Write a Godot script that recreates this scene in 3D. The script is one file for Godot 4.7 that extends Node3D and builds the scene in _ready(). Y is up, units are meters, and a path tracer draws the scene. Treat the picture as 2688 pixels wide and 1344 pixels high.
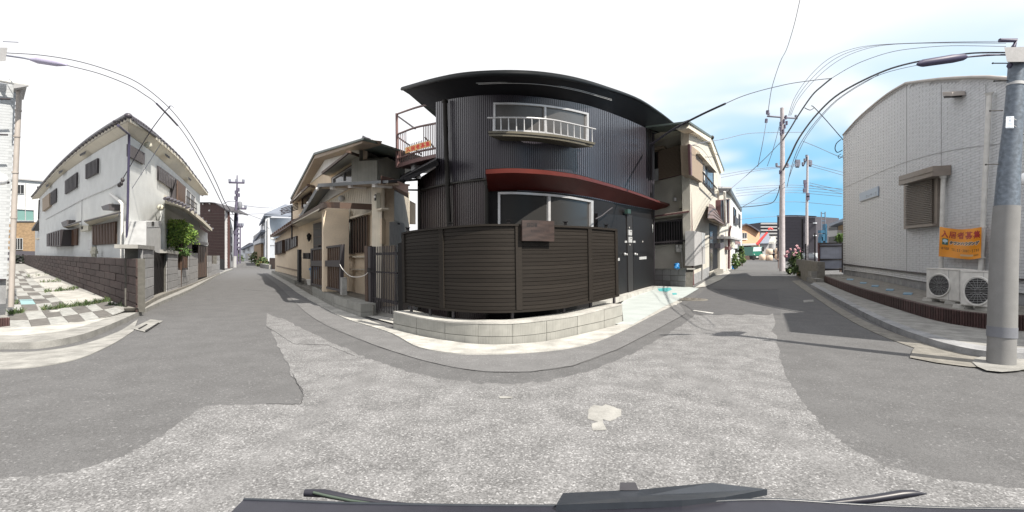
extends Node3D
# A bent back street: it comes from the far left, rounds a dark apartment house and runs away to the far right.
# Points of the place were surveyed from the standing point as (u, v, depth) and are turned into metres here.
const EYE := 1.6
var st: SurfaceTool
var org := Vector3.ZERO
var M := {}
var T := {}
var taken := {}
var rng := RandomNumberGenerator.new()

# ---------- survey ----------
func at(u: float, v: float, z: float) -> Vector3:
	return Vector3(z * (u - 1344.0) / 1344.0, EYE + z * (672.0 - v) / 1344.0, -z)

func onto(u: float, v: float, y := 0.0) -> Vector3:
	return at(u, v, (EYE - y) * 1344.0 / (v - 672.0))

func cv(p: Array, u: float) -> float:
	var n := p.size()
	if n == 1:
		return p[0][1]
	var i := 0
	while i < n - 2 and u > p[i + 1][0]:
		i += 1
	var x0: float = p[i][0]
	var x1: float = p[i + 1][0]
	var y0: float = p[i][1]
	var y1: float = p[i + 1][1]
	var w := x1 - x0
	var sl := (y1 - y0) / w
	if n == 2 or u <= p[0][0] or u >= p[n - 1][0]:
		return y0 + sl * (u - x0) if u < x1 else y1 + sl * (u - x1)
	var m0: float = sl if i == 0 else (y1 - p[i - 1][1]) / (x1 - p[i - 1][0])
	var m1: float = sl if i == n - 2 else (p[i + 2][1] - y0) / (p[i + 2][0] - x0)
	var t := (u - x0) / w
	var t2 := t * t
	var t3 := t2 * t
	return (2 * t3 - 3 * t2 + 1) * y0 + (t3 - 2 * t2 + t) * w * m0 + (3 * t2 - 2 * t3) * y1 + (t3 - t2) * w * m1

# a wall line in plan is a list of [u, v of its foot]; its depth follows from the foot
func zf(f: Array, u: float) -> float:
	return EYE * 1344.0 / maxf(cv(f, u) - 672.0, 1.5)

func plan(f: Array, u: float) -> Vector3:
	return at(u, 672, zf(f, u)) * Vector3(1, 0, 1)

func out(f: Array, u: float) -> Vector3:
	var a := plan(f, u - 1.0)
	var t := plan(f, u + 1.0) - a
	var n := Vector3(-t.z, 0, t.x).normalized()
	return n if n.dot(-a) > 0 else -n

# a point on the wall as seen at u, v, standing d metres proud of it
func onw(f: Array, u: float, v: float, d := 0.0) -> Vector3:
	var r := Vector3((u - 1344.0) / 1344.0, 0, -1)
	var z := zf(f, u)
	if d != 0.0:
		z -= d / maxf(absf(r.dot(out(f, u))), 0.16)
	return at(u, v, z)

func hv(f: Array, u: float, y: float) -> float:
	return 672.0 + (EYE - y) * 1344.0 / zf(f, u)

# panels: [top list, foot list] of [u, v]
func qd(a, b, c, d, e, g, h, i) -> Array:
	return [[[a, b], [c, d]], [[h, i], [e, g]]]

func ph(f: Array, u0: float, u1: float, y0: float, y1: float) -> Array:
	var a := []
	var b := []
	for k in 9:
		var u := lerpf(u0, u1, k / 8.0)
		a.append([u, hv(f, u, y1)])
		b.append([u, hv(f, u, y0)])
	return [a, b]

func px(p: Array, s: float, t: float) -> Vector2:
	var ut := lerpf(p[0][0][0], p[0][-1][0], s)
	var ub := lerpf(p[1][0][0], p[1][-1][0], s)
	return Vector2(lerpf(ut, ub, t), lerpf(cv(p[0], ut), cv(p[1], ub), t))

func pp(f: Array, p: Array, s: float, t: float, d := 0.0) -> Vector3:
	var q := px(p, s, t)
	return onw(f, q.x, q.y, d)

# ---------- mesh ----------
func begin() -> void:
	st = SurfaceTool.new()
	st.begin(Mesh.PRIMITIVE_TRIANGLES)

func vx(p: Vector3, uv: Vector2, g: int) -> void:
	st.set_smooth_group(g)
	st.set_uv(uv)
	st.add_vertex(p - org)

func quad(a: Vector3, b: Vector3, c: Vector3, d: Vector3, outward: Vector3, g := -1, ua := Vector2.ZERO, ub := Vector2(1, 0), uc := Vector2.ONE, ud := Vector2(0, 1)) -> void:
	var n := (c - a).cross(d - b)
	if n.dot(outward) > 0:
		vx(a, ua, g); vx(d, ud, g); vx(c, uc, g)
		vx(a, ua, g); vx(c, uc, g); vx(b, ub, g)
	else:
		vx(a, ua, g); vx(b, ub, g); vx(c, uc, g)
		vx(a, ua, g); vx(c, uc, g); vx(d, ud, g)

func hexa(f: Array, b: Array) -> void:
	var c := Vector3.ZERO
	for k in 4:
		c += (f[k] + b[k]) / 8.0
	var q := [[f[0], f[1], f[2], f[3]], [b[0], b[1], b[2], b[3]], [f[0], f[1], b[1], b[0]], [f[3], f[2], b[2], b[3]], [f[0], f[3], b[3], b[0]], [f[1], f[2], b[2], b[1]]]
	for w in q:
		quad(w[0], w[1], w[2], w[3], (w[0] + w[1] + w[2] + w[3]) / 4.0 - c)

func box(c: Vector3, s: Vector3, turn := 0.0) -> void:
	var b := Basis(Vector3.UP, turn)
	var x := b.x * s.x / 2
	var y := Vector3.UP * s.y / 2
	var z := b.z * s.z / 2
	hexa([c - x + y + z, c + x + y + z, c + x - y + z, c - x - y + z], [c - x + y - z, c + x + y - z, c + x - y - z, c - x - y - z])

# a slab on a wall: front face d proud, th thick; rib = ribs across it
func pan(f: Array, p: Array, d := 0.0, th := 0.05, s0 := 0.0, s1 := 1.0, t0 := 0.0, t1 := 1.0, rib := 0, rd := 0.02, back = null) -> void:
	var ss := []
	var dd := []
	if rib > 0:
		for k in rib:
			for e in [[0.0, 0.0], [0.72, 0.0], [0.78, -rd], [0.94, -rd]]:
				ss.append(lerpf(s0, s1, (k + e[0]) / rib)); dd.append(d + e[1])
		ss.append(s1); dd.append(d)
	else:
		var n := 1
		if f.size() > 2 or p[0].size() > 2 or p[1].size() > 2:
			n = maxi(1, int(ceil(absf(p[0][-1][0] - p[0][0][0]) * (s1 - s0) / 13.0)))
		for k in n + 1:
			ss.append(lerpf(s0, s1, k / float(n))); dd.append(d)
	var n2 := ss.size() - 1
	var ft := []; var fb := []; var bt := []; var bb := []
	for k in n2 + 1:
		var a := pp(f, p, ss[k], t0, dd[k])
		var b := pp(f, p, ss[k], t1, dd[k])
		var e: Vector3 = -out(f, px(p, ss[k], 0.5).x) * (th + dd[k] - d) if back == null else back
		ft.append(a); fb.append(b); bt.append(a + e); bb.append(b + e)
	var g := 1 if rib == 0 else -1
	for k in n2:
		var ov: Vector3 = ft[k] - bt[k]
		var ua: float = ss[k]
		var ub: float = ss[k + 1]
		quad(ft[k], ft[k + 1], fb[k + 1], fb[k], ov, g, Vector2(ua, t0), Vector2(ub, t0), Vector2(ub, t1), Vector2(ua, t1))
		quad(bt[k], bt[k + 1], bb[k + 1], bb[k], -ov, 2)
		quad(ft[k], ft[k + 1], bt[k + 1], bt[k], ft[k] - fb[k], 3)
		quad(fb[k], fb[k + 1], bb[k + 1], bb[k], fb[k] - ft[k], 4)
	quad(ft[0], fb[0], bb[0], bt[0], ft[0] - ft[n2])
	quad(ft[n2], fb[n2], bb[n2], bt[n2], ft[n2] - ft[0])

# a piece with chamfered front edges (block, board, slat)
func blk(f: Array, p: Array, s0: float, s1: float, t0: float, t1: float, d: float, th: float, bev := 0.012) -> void:
	var q := [pp(f, p, s0, t0, d - bev), pp(f, p, s1, t0, d - bev), pp(f, p, s1, t1, d - bev), pp(f, p, s0, t1, d - bev)]
	var w: float = (q[1] - q[0]).length()
	var h: float = (q[3] - q[0]).length()
	var ds := (s1 - s0) * minf(bev / w, 0.3)
	var dt := (t1 - t0) * minf(bev / h, 0.3)
	var i := [pp(f, p, s0 + ds, t0 + dt, d), pp(f, p, s1 - ds, t0 + dt, d), pp(f, p, s1 - ds, t1 - dt, d), pp(f, p, s0 + ds, t1 - dt, d)]
	var e := -out(f, px(p, (s0 + s1) / 2, 0.5).x) * (th - bev)
	var c: Vector3 = (q[0] + q[2]) / 2
	var uv := [Vector2(s0, t0), Vector2(s1, t0), Vector2(s1, t1), Vector2(s0, t1)]
	quad(i[0], i[1], i[2], i[3], -e, -1, uv[0], uv[1], uv[2], uv[3])
	for k in 4:
		var n := (k + 1) % 4
		var o: Vector3 = (q[k] + q[n]) / 2 - c
		quad(q[k], q[n], i[n], i[k], o - e)
		quad(q[k], q[n], q[n] + e, q[k] + e, o)

func tube(pts: Array, r, sides := 8, caps := true) -> void:
	var n := pts.size()
	var rings := []
	var x := Vector3.ZERO
	for i in n:
		var t: Vector3 = (pts[mini(i + 1, n - 1)] - pts[maxi(i - 1, 0)]).normalized()
		if i == 0:
			x = t.cross(Vector3.UP if absf(t.y) < 0.9 else Vector3.RIGHT).normalized()
		x = (x - t * x.dot(t)).normalized()
		var y := t.cross(x)
		var rr: float = r[i] if r is Array else r
		var ring := []
		for k in sides:
			var a := TAU * k / sides
			ring.append(pts[i] + (x * cos(a) + y * sin(a)) * rr)
		rings.append(ring)
	for i in n - 1:
		for k in sides:
			var m := (k + 1) % sides
			var o: Vector3 = (rings[i][k] + rings[i + 1][m]) / 2 - (pts[i] + pts[i + 1]) / 2
			quad(rings[i][k], rings[i][m], rings[i + 1][m], rings[i + 1][k], o, 5, Vector2(k / float(sides), i), Vector2((k + 1) / float(sides), i), Vector2((k + 1) / float(sides), i + 1), Vector2(k / float(sides), i + 1))
	if caps:
		for e in [0, n - 1]:
			var o: Vector3 = pts[e] - pts[1 if e == 0 else n - 2]
			for k in range(1, sides - 1):
				quad(rings[e][0], rings[e][k], rings[e][k + 1], rings[e][k + 1].lerp(rings[e][0], 0.5), o)

func ball(c: Vector3, r: Vector3, sides := 14, rows := 9) -> void:
	for i in rows:
		for k in sides:
			var q := []
			for e in [[i, k], [i, k + 1], [i + 1, k + 1], [i + 1, k]]:
				var a: float = PI * e[0] / rows
				var b: float = TAU * e[1] / sides
				q.append(c + Vector3(sin(a) * cos(b), cos(a), sin(a) * sin(b)) * r)
			quad(q[0], q[1], q[2], q[3], (q[0] + q[2]) / 2 - c, 6)

# a slab lofted between two lines of points, thick along e
func loft(a: Array, b: Array, e: Vector3) -> void:
	var n := a.size()
	for k in n - 1:
		quad(a[k], a[k + 1], b[k + 1], b[k], -e, 1)
		quad(a[k] + e, a[k + 1] + e, b[k + 1] + e, b[k] + e, e, 2)
		quad(a[k], a[k + 1], a[k + 1] + e, a[k] + e, a[k] - b[k], 3)
		quad(b[k], b[k + 1], b[k + 1] + e, b[k] + e, b[k] - a[k], 4)
	quad(a[0], b[0], b[0] + e, a[0] + e, a[0] - a[n - 1])
	quad(a[n - 1], b[n - 1], b[n - 1] + e, a[n - 1] + e, a[n - 1] - a[0])

func line(f: Array, c: Array, n: int, k := 1.0, d := 0.0) -> Array:
	var r := []
	for i in n + 1:
		var u := lerpf(c[0][0], c[-1][0], i / float(n))
		var q := onw(f, u, cv(c, u), d)
		r.append(at(u, cv(c, u), -q.z * k))
	return r

# level band between two surveyed edges at height y, h thick
func band(a: Array, b: Array, y: float, h: float, n := 40) -> void:
	var pa := []
	var pb := []
	for i in n + 1:
		var ua := lerpf(a[0][0], a[-1][0], i / float(n))
		var ub := lerpf(b[0][0], b[-1][0], i / float(n))
		pa.append(onto(ua, cv(a, ua), y)); pb.append(onto(ub, cv(b, ub), y))
	loft(pa, pb, Vector3(0, -h, 0))

# ragged outline: extra points along each edge, shaken by a few centimetres
func ragged(uvs: Array, shake: float) -> Array:
	var o := []
	for k in uvs.size():
		var a: Array = uvs[k]
		var b: Array = uvs[(k + 1) % uvs.size()]
		var n := clampi(int(absf(b[0] - a[0]) / 14.0 + absf(b[1] - a[1]) / 10.0), 1, 14)
		for i in n:
			var t := i / float(n)
			o.append([lerpf(a[0], b[0], t) + rng.randfn() * shake, lerpf(a[1], b[1], t) + rng.randfn() * shake * 0.45])
	return o

func sheet(uvs: Array, y: float, sloped := false) -> void:
	var p3 := []
	var p2 := PackedVector2Array()
	for q in uvs:
		var w: Vector3 = onto(q[0], q[1], y) if not sloped else lane(q[0], q[1])
		p3.append(w); p2.append(Vector2(w.x, w.z))
	var t := Geometry2D.triangulate_polygon(p2)
	for k in range(0, t.size(), 3):
		var a: Vector3 = p3[t[k]]
		var b: Vector3 = p3[t[k + 1]]
		var c: Vector3 = p3[t[k + 2]]
		if (b - a).cross(c - a).y > 0:
			var h := b; b = c; c = h
		vx(a, Vector2.ZERO, 1); vx(b, Vector2.ZERO, 1); vx(c, Vector2.ZERO, 1)

# ---------- things ----------
func numbered(called: String) -> String:
	var n: int = taken.get(called, 0)
	taken[called] = n + 1
	return called if n == 0 else "%s_%03d" % [called, n]

func done(called: String, m, parent: Node = null) -> MeshInstance3D:
	var o := MeshInstance3D.new()
	st.generate_normals()
	o.mesh = st.commit()
	o.material_override = M[m] if m is String else m
	if parent == null or parent == self:
		o.name = numbered(called)
		o.position = org
		add_child(o)
	else:
		o.name = called
		parent.add_child(o, true)
	begin()
	return o

func tag(o: Node, label: String, category: String, group := "") -> Node:
	o.set_meta("label", label); o.set_meta("category", category)
	if group: o.set_meta("group", group)
	return o

func thing(called: String, label: String, category: String, base: Vector3, group := "") -> Node3D:
	var o := Node3D.new()
	o.name = numbered(called)
	org = base
	o.position = base
	add_child(o)
	tag(o, label, category, group)
	begin()
	return o

func struct(called: String, m) -> MeshInstance3D:
	var o := done(called, m)
	o.set_meta("kind", "structure")
	return o

func stuff(o: Node) -> Node:
	o.set_meta("kind", "stuff")
	return o

func fp(called: String, m, parent: Node, f: Array, p: Array, d := 0.0, th := 0.05, s0 := 0.0, s1 := 1.0, t0 := 0.0, t1 := 1.0) -> MeshInstance3D:
	pan(f, p, d, th, s0, s1, t0, t1)
	return done(called, m, parent)

# a window: frame (with mullions) > pane, bars
func win(f: Array, p: Array, parent: Node, o := {}) -> MeshInstance3D:
	var w := maxf(1.0, absf(p[0][-1][0] - p[0][0][0]))
	var h := maxf(1.0, absf(cv(p[1], p[1][0][0]) - cv(p[0], p[0][0][0])))
	var a: float = o.get("fw", 3.0) / w
	var b: float = o.get("fw", 3.0) / h
	var d: float = o.get("d", 0.06)
	pan(f, p, d, d + 0.02, 0, 1, 0, b)
	pan(f, p, d, d + 0.02, 0, 1, 1 - b, 1)
	pan(f, p, d, d + 0.02, 0, a, b, 1 - b)
	pan(f, p, d, d + 0.02, 1 - a, 1, b, 1 - b)
	for s in o.get("mull", []):
		pan(f, p, d - 0.01, d + 0.01, s - a / 2, s + a / 2, b, 1 - b)
	var fr := done(o.get("name", "window"), o.get("frame", "dark_metal"), parent)
	var cuts: Array = [a] + o.get("mull", []) + [1 - a]
	for k in cuts.size() - 1:
		pan(f, p, d * 0.35, d * 0.35 + 0.01, cuts[k] + a * 0.3, cuts[k + 1] - a * 0.3, b * 0.8, 1 - b * 0.8)
		done("pane", o.get("glass", "glass"), fr)
	var n: int = o.get("bars", 0)
	for k in n:
		var s := (k + 0.6) / (n + 0.2)
		pan(f, p, d + 0.06, 0.03, s - 0.17 / n, s + 0.17 / n, 0.02, 0.98)
		done("bar", o.get("barmat", "dark_metal"), fr)
	return fr

func wire(label: String, pts: Array, wpx: float, m := "cable", group := "", called := "overhead_wire") -> void:
	var w := []
	var r := []
	var n := pts.size()
	for i in n - 1:
		var p: Array = pts[maxi(i - 1, 0)]
		var q: Array = pts[mini(i + 2, n - 1)]
		for k in 5:
			var t := k / 5.0
			var c := []
			for e in 3:
				c.append(cubic_interpolate(pts[i][e], pts[i + 1][e], p[e], q[e], t))
			w.append(at(c[0], c[1], c[2])); r.append(wpx * c[2] / 2688.0)
	w.append(at(pts[n - 1][0], pts[n - 1][1], pts[n - 1][2])); r.append(wpx * pts[n - 1][2] / 2688.0)
	org = w[0]
	begin()
	tube(w, r, 6)
	tag(done(called, m), label, "cable", group)

func leaves(c: Vector3, r: Vector3, n: int, size: float, cols: Array, hollow := 0.45) -> void:
	for i in n:
		var d := Vector3(rng.randfn(), rng.randfn(), rng.randfn()).normalized()
		var k := pow(rng.randf_range(hollow, 1.0), 0.6)
		k *= 0.82 + 0.28 * sin(d.x * 5.0 + 1.3) * sin(d.y * 4.0) + 0.12 * sin(d.z * 9.0)
		var p := c + d * r * k
		var x := Vector3(rng.randfn(), rng.randfn() * 0.6, rng.randfn()).normalized()
		var y := x.cross(d + Vector3(rng.randfn(), rng.randfn(), rng.randfn()) * 0.5).normalized()
		var s := size * rng.randf_range(0.6, 1.4)
		st.set_color(cols[rng.randi() % cols.size()])
		quad(p - x * s, p + y * s * 0.45, p + x * s, p - y * s * 0.45, d)

# ---------- materials ----------
func bytes(n: int, sd: int, freq: float, kind := FastNoiseLite.TYPE_SIMPLEX_SMOOTH, oct := 1, ret := FastNoiseLite.RETURN_DISTANCE) -> PackedByteArray:
	var f := FastNoiseLite.new()
	f.seed = sd
	f.frequency = freq
	f.noise_type = kind
	f.fractal_type = FastNoiseLite.FRACTAL_FBM if oct > 1 else FastNoiseLite.FRACTAL_NONE
	f.fractal_octaves = oct
	f.cellular_return_type = ret
	f.cellular_jitter = 1.0
	var im := f.get_seamless_image(n, n)
	im.convert(Image.FORMAT_L8)
	return im.get_data()

func grey(n: int, d: PackedByteArray) -> ImageTexture:
	return ImageTexture.create_from_image(Image.create_from_data(n, n, false, Image.FORMAT_L8, d))

func relief(n: int, d: PackedByteArray, k: float) -> ImageTexture:
	var im := Image.create_from_data(n, n, false, Image.FORMAT_L8, d)
	im.convert(Image.FORMAT_RGBA8)
	im.bump_map_to_normal_map(k)
	return ImageTexture.create_from_image(im)

func mixed(n: int, base: float, layers: Array) -> PackedByteArray:
	var o := PackedByteArray()
	o.resize(n * n)
	for i in n * n:
		var x := base
		for l in layers:
			x += l[1] * (l[0][i] - 128)
		o[i] = clampi(int(x), 0, 255)
	return o

func textures() -> void:
	var n := 2048
	var cell := bytes(n, 3, 0.17, FastNoiseLite.TYPE_CELLULAR, 1, FastNoiseLite.RETURN_CELL_VALUE)
	var big := bytes(n, 5, 0.004, FastNoiseLite.TYPE_SIMPLEX_SMOOTH, 4)
	var fine := bytes(n, 9, 0.25, FastNoiseLite.TYPE_SIMPLEX_SMOOTH, 2)
	var coarse := PackedByteArray()
	var smooth := PackedByteArray()
	coarse.resize(n * n); smooth.resize(n * n)
	for i in n * n:
		var c := cell[i]
		var b := (big[i] - 128) * 0.15
		coarse[i] = clampi(int(168.0 + (c - 128) * 0.25 + b + (fine[i] - 128) * 0.25 + (30.0 if c > 238 else 0.0)), 0, 255)
		smooth[i] = clampi(int(196.0 + (c - 128) * 0.12 + b * 0.6 + (fine[i] - 128) * 0.36 + (52.0 if c > 249 else 0.0)), 0, 255)
	T.coarse = grey(n, coarse)
	T.smooth = grey(n, smooth)
	T.coarse_n = relief(n, coarse, 3.0)
	n = 512
	var f1 := bytes(n, 21, 0.12, FastNoiseLite.TYPE_SIMPLEX_SMOOTH, 3)
	var f2 := bytes(n, 22, 0.008, FastNoiseLite.TYPE_SIMPLEX_SMOOTH, 4)
	var f3 := bytes(n, 23, 0.4, FastNoiseLite.TYPE_SIMPLEX, 2)
	var f4 := bytes(n, 24, 0.02, FastNoiseLite.TYPE_SIMPLEX_SMOOTH, 4)
	T.stucco = grey(n, mixed(n, 228, [[f1, 0.07], [f2, 0.07], [f3, 0.06]]))
	T.stucco_n = relief(n, f1, 2.2)
	T.concrete = grey(n, mixed(n, 205, [[f1, 0.10], [f2, 0.20], [f3, 0.12], [f4, 0.12]]))
	T.concrete_n = relief(n, f3, 1.2)
	T.block_n = relief(n, mixed(n, 128, [[f4, 0.6], [f1, 0.5]]), 6.0)
	T.paint = grey(n, mixed(n, 235, [[f2, 0.12], [f3, 0.03]]))
	T.paint_n = relief(n, f4, 0.5)
	T.zinc = grey(n, mixed(n, 200, [[f4, 0.35], [f1, 0.12]]))
	var wood := PackedByteArray()
	wood.resize(n * n)
	for y in n:
		for x in n:
			wood[y * n + x] = clampi(int(212 + (f2[((y * 7) % n) * n + (x / 2) % n] - 128) * 0.10 + (f3[y * n + (x / 24)] - 128) * 0.10), 0, 255)
	T.wood = grey(n, wood)
	var stain := PackedByteArray()
	stain.resize(n * n)
	for y in n:
		for x in n:
			stain[y * n + x] = clampi(int(226 + (f2[y * n + x] - 128) * 0.12 + minf(0.0, (f1[(y / 40) * n + x] - 138) * 0.22) + (f3[y * n + x] - 128) * 0.05), 0, 255)
	T.stain = grey(n, stain)

# c is the linear base colour
func mat(key: String, c: Color, rough := 0.8, tex := "", tile := 2.0, bump := "", bs := 1.0, metal := 0.0) -> StandardMaterial3D:
	var m := StandardMaterial3D.new()
	c.a = 1.0
	m.albedo_color = c.linear_to_srgb()
	m.roughness = rough
	m.metallic = metal
	if tex:
		m.albedo_texture = T[tex]
		m.uv1_triplanar = true
		m.uv1_world_triplanar = true
		m.uv1_scale = Vector3.ONE / tile
	if bump:
		m.normal_enabled = true
		m.normal_texture = T[bump]
		m.normal_scale = bs
		m.uv1_triplanar = true
		m.uv1_world_triplanar = true
		m.uv1_scale = Vector3.ONE / tile
	M[key] = m
	return m

func lin(r: float, g: float, b: float) -> Color:
	return Color(r, g, b)

func materials() -> void:
	textures()
	mat("road", lin(0.178, 0.178, 0.183), 0.9, "smooth", 6.0, "coarse_n", 0.35)
	mat("road_old", lin(0.40, 0.40, 0.408), 0.88, "coarse", 4.4, "coarse_n", 0.3)
	mat("road_patch", lin(0.25, 0.25, 0.256), 0.9, "smooth", 5.0, "coarse_n", 0.5)
	mat("road_mid", lin(0.30, 0.30, 0.303), 0.9, "coarse", 3.7, "coarse_n", 0.5)
	mat("road_tar", lin(0.075, 0.075, 0.077), 0.8)
	mat("road_dark", lin(0.15, 0.15, 0.158), 0.9, "smooth", 5.0, "coarse_n", 0.4)
	mat("concrete", lin(0.42, 0.415, 0.395), 0.85, "concrete", 2.2, "concrete_n", 0.6)
	mat("concrete_pale", lin(0.62, 0.61, 0.575), 0.85, "concrete", 3.0, "concrete_n", 0.5)
	mat("concrete_dirty", lin(0.31, 0.295, 0.265), 0.9, "concrete", 1.5, "concrete_n", 0.7)
	mat("apron", lin(0.50, 0.55, 0.545), 0.8, "stucco", 4.0, "concrete_n", 0.3)
	mat("mortar", lin(0.16, 0.155, 0.14), 0.95, "concrete", 1.0)
	for k in 4:
		mat("block%d" % k, lin(0.39, 0.388, 0.36) * [1.0, 0.93, 1.06, 0.88][k], 0.9, "stain", 1.2 + 0.13 * k, "concrete_n", 0.8)
		mat("grey_block%d" % k, lin(0.40, 0.40, 0.41) * [1.0, 0.9, 1.08, 0.84][k], 0.9, "stain", 1.6 + 0.2 * k, "concrete_n", 0.8)
		mat("red_block%d" % k, lin(0.086, 0.056, 0.052) * [1.0, 0.86, 1.15, 0.95][k], 0.9, "concrete", 1.1 + 0.17 * k, "block_n", 1.0)
		mat("red_brick%d" % k, lin(0.10, 0.052, 0.05) * [1.0, 0.8, 1.2, 0.9][k], 0.8, "concrete", 0.7 + 0.1 * k, "concrete_n", 0.8)
		mat("board%d" % k, lin(0.037, 0.032, 0.028) * [1.0, 0.9, 1.1, 0.96][k], 0.55, "wood", 1.0 + 0.15 * k, "paint_n", 0.3)
	mat("cladding", lin(0.046, 0.041, 0.053), 0.34, "paint", 3.0, "paint_n", 0.4)
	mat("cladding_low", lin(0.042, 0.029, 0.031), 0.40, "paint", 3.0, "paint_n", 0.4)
	mat("soffit_dark", lin(0.010, 0.010, 0.013), 0.7, "paint", 2.0)
	mat("fascia_dark", lin(0.012, 0.014, 0.016), 0.55, "paint", 2.0)
	mat("canopy_red", lin(0.085, 0.014, 0.011), 0.6, "paint", 2.0)
	mat("canopy_edge", lin(0.11, 0.025, 0.02), 0.45, "paint", 2.0)
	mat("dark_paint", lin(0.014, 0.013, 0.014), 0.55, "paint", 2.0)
	mat("door_dark", lin(0.015, 0.0147, 0.0165), 0.5, "paint", 3.0)
	mat("pipe_dark", lin(0.035, 0.033, 0.03), 0.45, "paint", 2.0)
	mat("sill_brown", lin(0.10, 0.088, 0.06), 0.5, "paint", 1.0)
	mat("alu", lin(0.55, 0.55, 0.56), 0.4, "paint", 1.0, "", 1.0, 0.3)
	mat("glass", lin(0.035, 0.036, 0.038), 0.12)
	mat("glass_dim", lin(0.028, 0.0275, 0.027), 0.3)
	mat("glass_mid", lin(0.055, 0.052, 0.05), 0.35)
	mat("glass_green", lin(0.16, 0.28, 0.26), 0.1)
	mat("dark_metal", lin(0.045, 0.04, 0.045), 0.5)
	mat("brown_metal", lin(0.12, 0.06, 0.035), 0.5, "paint", 1.0)
	mat("balcony_steel", lin(0.19, 0.105, 0.10), 0.5, "paint", 1.0)
	mat("sign_brown", lin(0.08, 0.055, 0.05), 0.45, "zinc", 0.6, "block_n", 0.3)
	mat("ink", lin(0.012, 0.011, 0.012), 0.6)
	mat("stucco_white", lin(0.76, 0.785, 0.79), 0.9, "stucco", 3.0, "stucco_n", 0.5)
	mat("soffit_white", lin(0.80, 0.75, 0.64), 0.85, "stucco", 2.0)
	mat("stucco_grey", lin(0.56, 0.55, 0.49), 0.9, "stain", 3.0, "stucco_n", 0.5)
	mat("stucco_cream", lin(0.93, 0.78, 0.60), 0.9, "stucco", 3.0, "stucco_n", 0.5)
	mat("cream_metal", lin(0.88, 0.80, 0.66), 0.5, "stain", 3.0)
	mat("stucco_sand", lin(0.66, 0.635, 0.57), 0.9, "stucco", 3.0, "stucco_n", 0.6)
	mat("white_panel", lin(0.90, 0.885, 0.87), 0.7, "stucco", 3.0)
	mat("timber_tan", lin(0.46, 0.36, 0.27), 0.7, "wood", 1.0)
	mat("timber_dark", lin(0.11, 0.065, 0.045), 0.6, "wood", 1.0)
	mat("roof_slate", lin(0.10, 0.11, 0.12), 0.5, "paint", 1.0)
	mat("roof_green", lin(0.10, 0.13, 0.12), 0.5, "paint", 1.0)
	mat("tile_dark", lin(0.075, 0.068, 0.085), 0.4, "paint", 0.7)
	mat("tile_brown", lin(0.15, 0.09, 0.075), 0.45, "paint", 0.7)
	mat("siding", lin(0.80, 0.82, 0.85), 0.75, "stucco", 1.3, "concrete_n", 0.5)
	mat("siding_joint", lin(0.42, 0.425, 0.435), 0.9)
	mat("wall_tile", lin(0.62, 0.65, 0.68), 0.7, "stucco", 1.3)
	mat("wall_tile_joint", lin(0.40, 0.42, 0.44), 0.9)
	mat("plinth", lin(0.44, 0.45, 0.47), 0.9, "concrete", 2.5)
	mat("white_plastic", lin(0.80, 0.79, 0.76), 0.45, "paint", 1.0)
	mat("ivory_plastic", lin(0.62, 0.60, 0.50), 0.5, "paint", 1.0)
	mat("pipe_beige", lin(0.42, 0.38, 0.35), 0.5, "paint", 2.0)
	mat("pipe_maroon", lin(0.15, 0.07, 0.075), 0.5, "paint", 2.0)
	mat("grey_metal", lin(0.50, 0.51, 0.52), 0.45, "paint", 1.0)
	mat("shutter", lin(0.15, 0.125, 0.105), 0.5, "paint", 1.0)
	mat("shutter_frame", lin(0.27, 0.23, 0.20), 0.5, "paint", 1.0)
	mat("pole_zinc", lin(0.22, 0.265, 0.325), 0.5, "zinc", 0.8, "", 1.0, 0.2)
	mat("pole_sheath", lin(0.25, 0.25, 0.25), 0.7, "stucco", 1.0)
	mat("pole_concrete", lin(0.55, 0.51, 0.53), 0.85, "stain", 2.0)
	mat("pole_far", lin(0.10, 0.09, 0.135), 0.8)
	mat("band_dark", lin(0.20, 0.21, 0.24), 0.7, "stucco", 1.0)
	mat("lamp_case", lin(0.05, 0.045, 0.09), 0.5)
	mat("lamp_pale", lin(0.36, 0.34, 0.46), 0.5)
	mat("cable", lin(0.022, 0.021, 0.035), 0.6)
	mat("cable_grey", lin(0.16, 0.17, 0.22), 0.6)
	mat("globe", lin(0.85, 0.86, 0.88), 0.25)
	mat("paver_light", lin(0.50, 0.505, 0.49), 0.9, "concrete", 0.9, "concrete_n", 0.8)
	mat("paver_dark", lin(0.20, 0.19, 0.18), 0.9, "concrete", 0.9, "concrete_n", 0.8)
	mat("cyan_cover", lin(0.30, 0.50, 0.52), 0.5, "stucco", 1.0)
	mat("cyan_paint", lin(0.10, 0.46, 0.48), 0.6, "stucco", 1.0)
	mat("blue_tile", lin(0.16, 0.32, 0.46), 0.5, "stucco", 1.0)
	mat("tan_brick", lin(0.42, 0.29, 0.17), 0.85, "concrete", 1.5)
	mat("red_wall", lin(0.085, 0.034, 0.030), 0.8, "concrete", 3.0)
	mat("far_white", lin(0.74, 0.78, 0.84), 0.9, "stucco", 4.0)
	mat("far_grey", lin(0.46, 0.46, 0.47), 0.9, "stucco", 4.0)
	mat("far_dark", lin(0.085, 0.08, 0.098), 0.8, "stucco", 5.0)
	mat("far_orange", lin(0.72, 0.42, 0.26), 0.9, "stucco", 5.0)
	mat("far_roof", lin(0.20, 0.23, 0.29), 0.6, "paint", 5.0)
	mat("truck_green", lin(0.02, 0.17, 0.12), 0.4)
	mat("boom_red", lin(0.72, 0.06, 0.06), 0.5)
	mat("sack", lin(0.76, 0.62, 0.50), 0.9, "stucco", 4.0)
	mat("rig_blue", lin(0.02, 0.10, 0.18), 0.5)
	mat("blue_plastic", lin(0.01, 0.15, 0.38), 0.45)
	mat("pale_blue", lin(0.42, 0.58, 0.72), 0.5)
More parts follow.
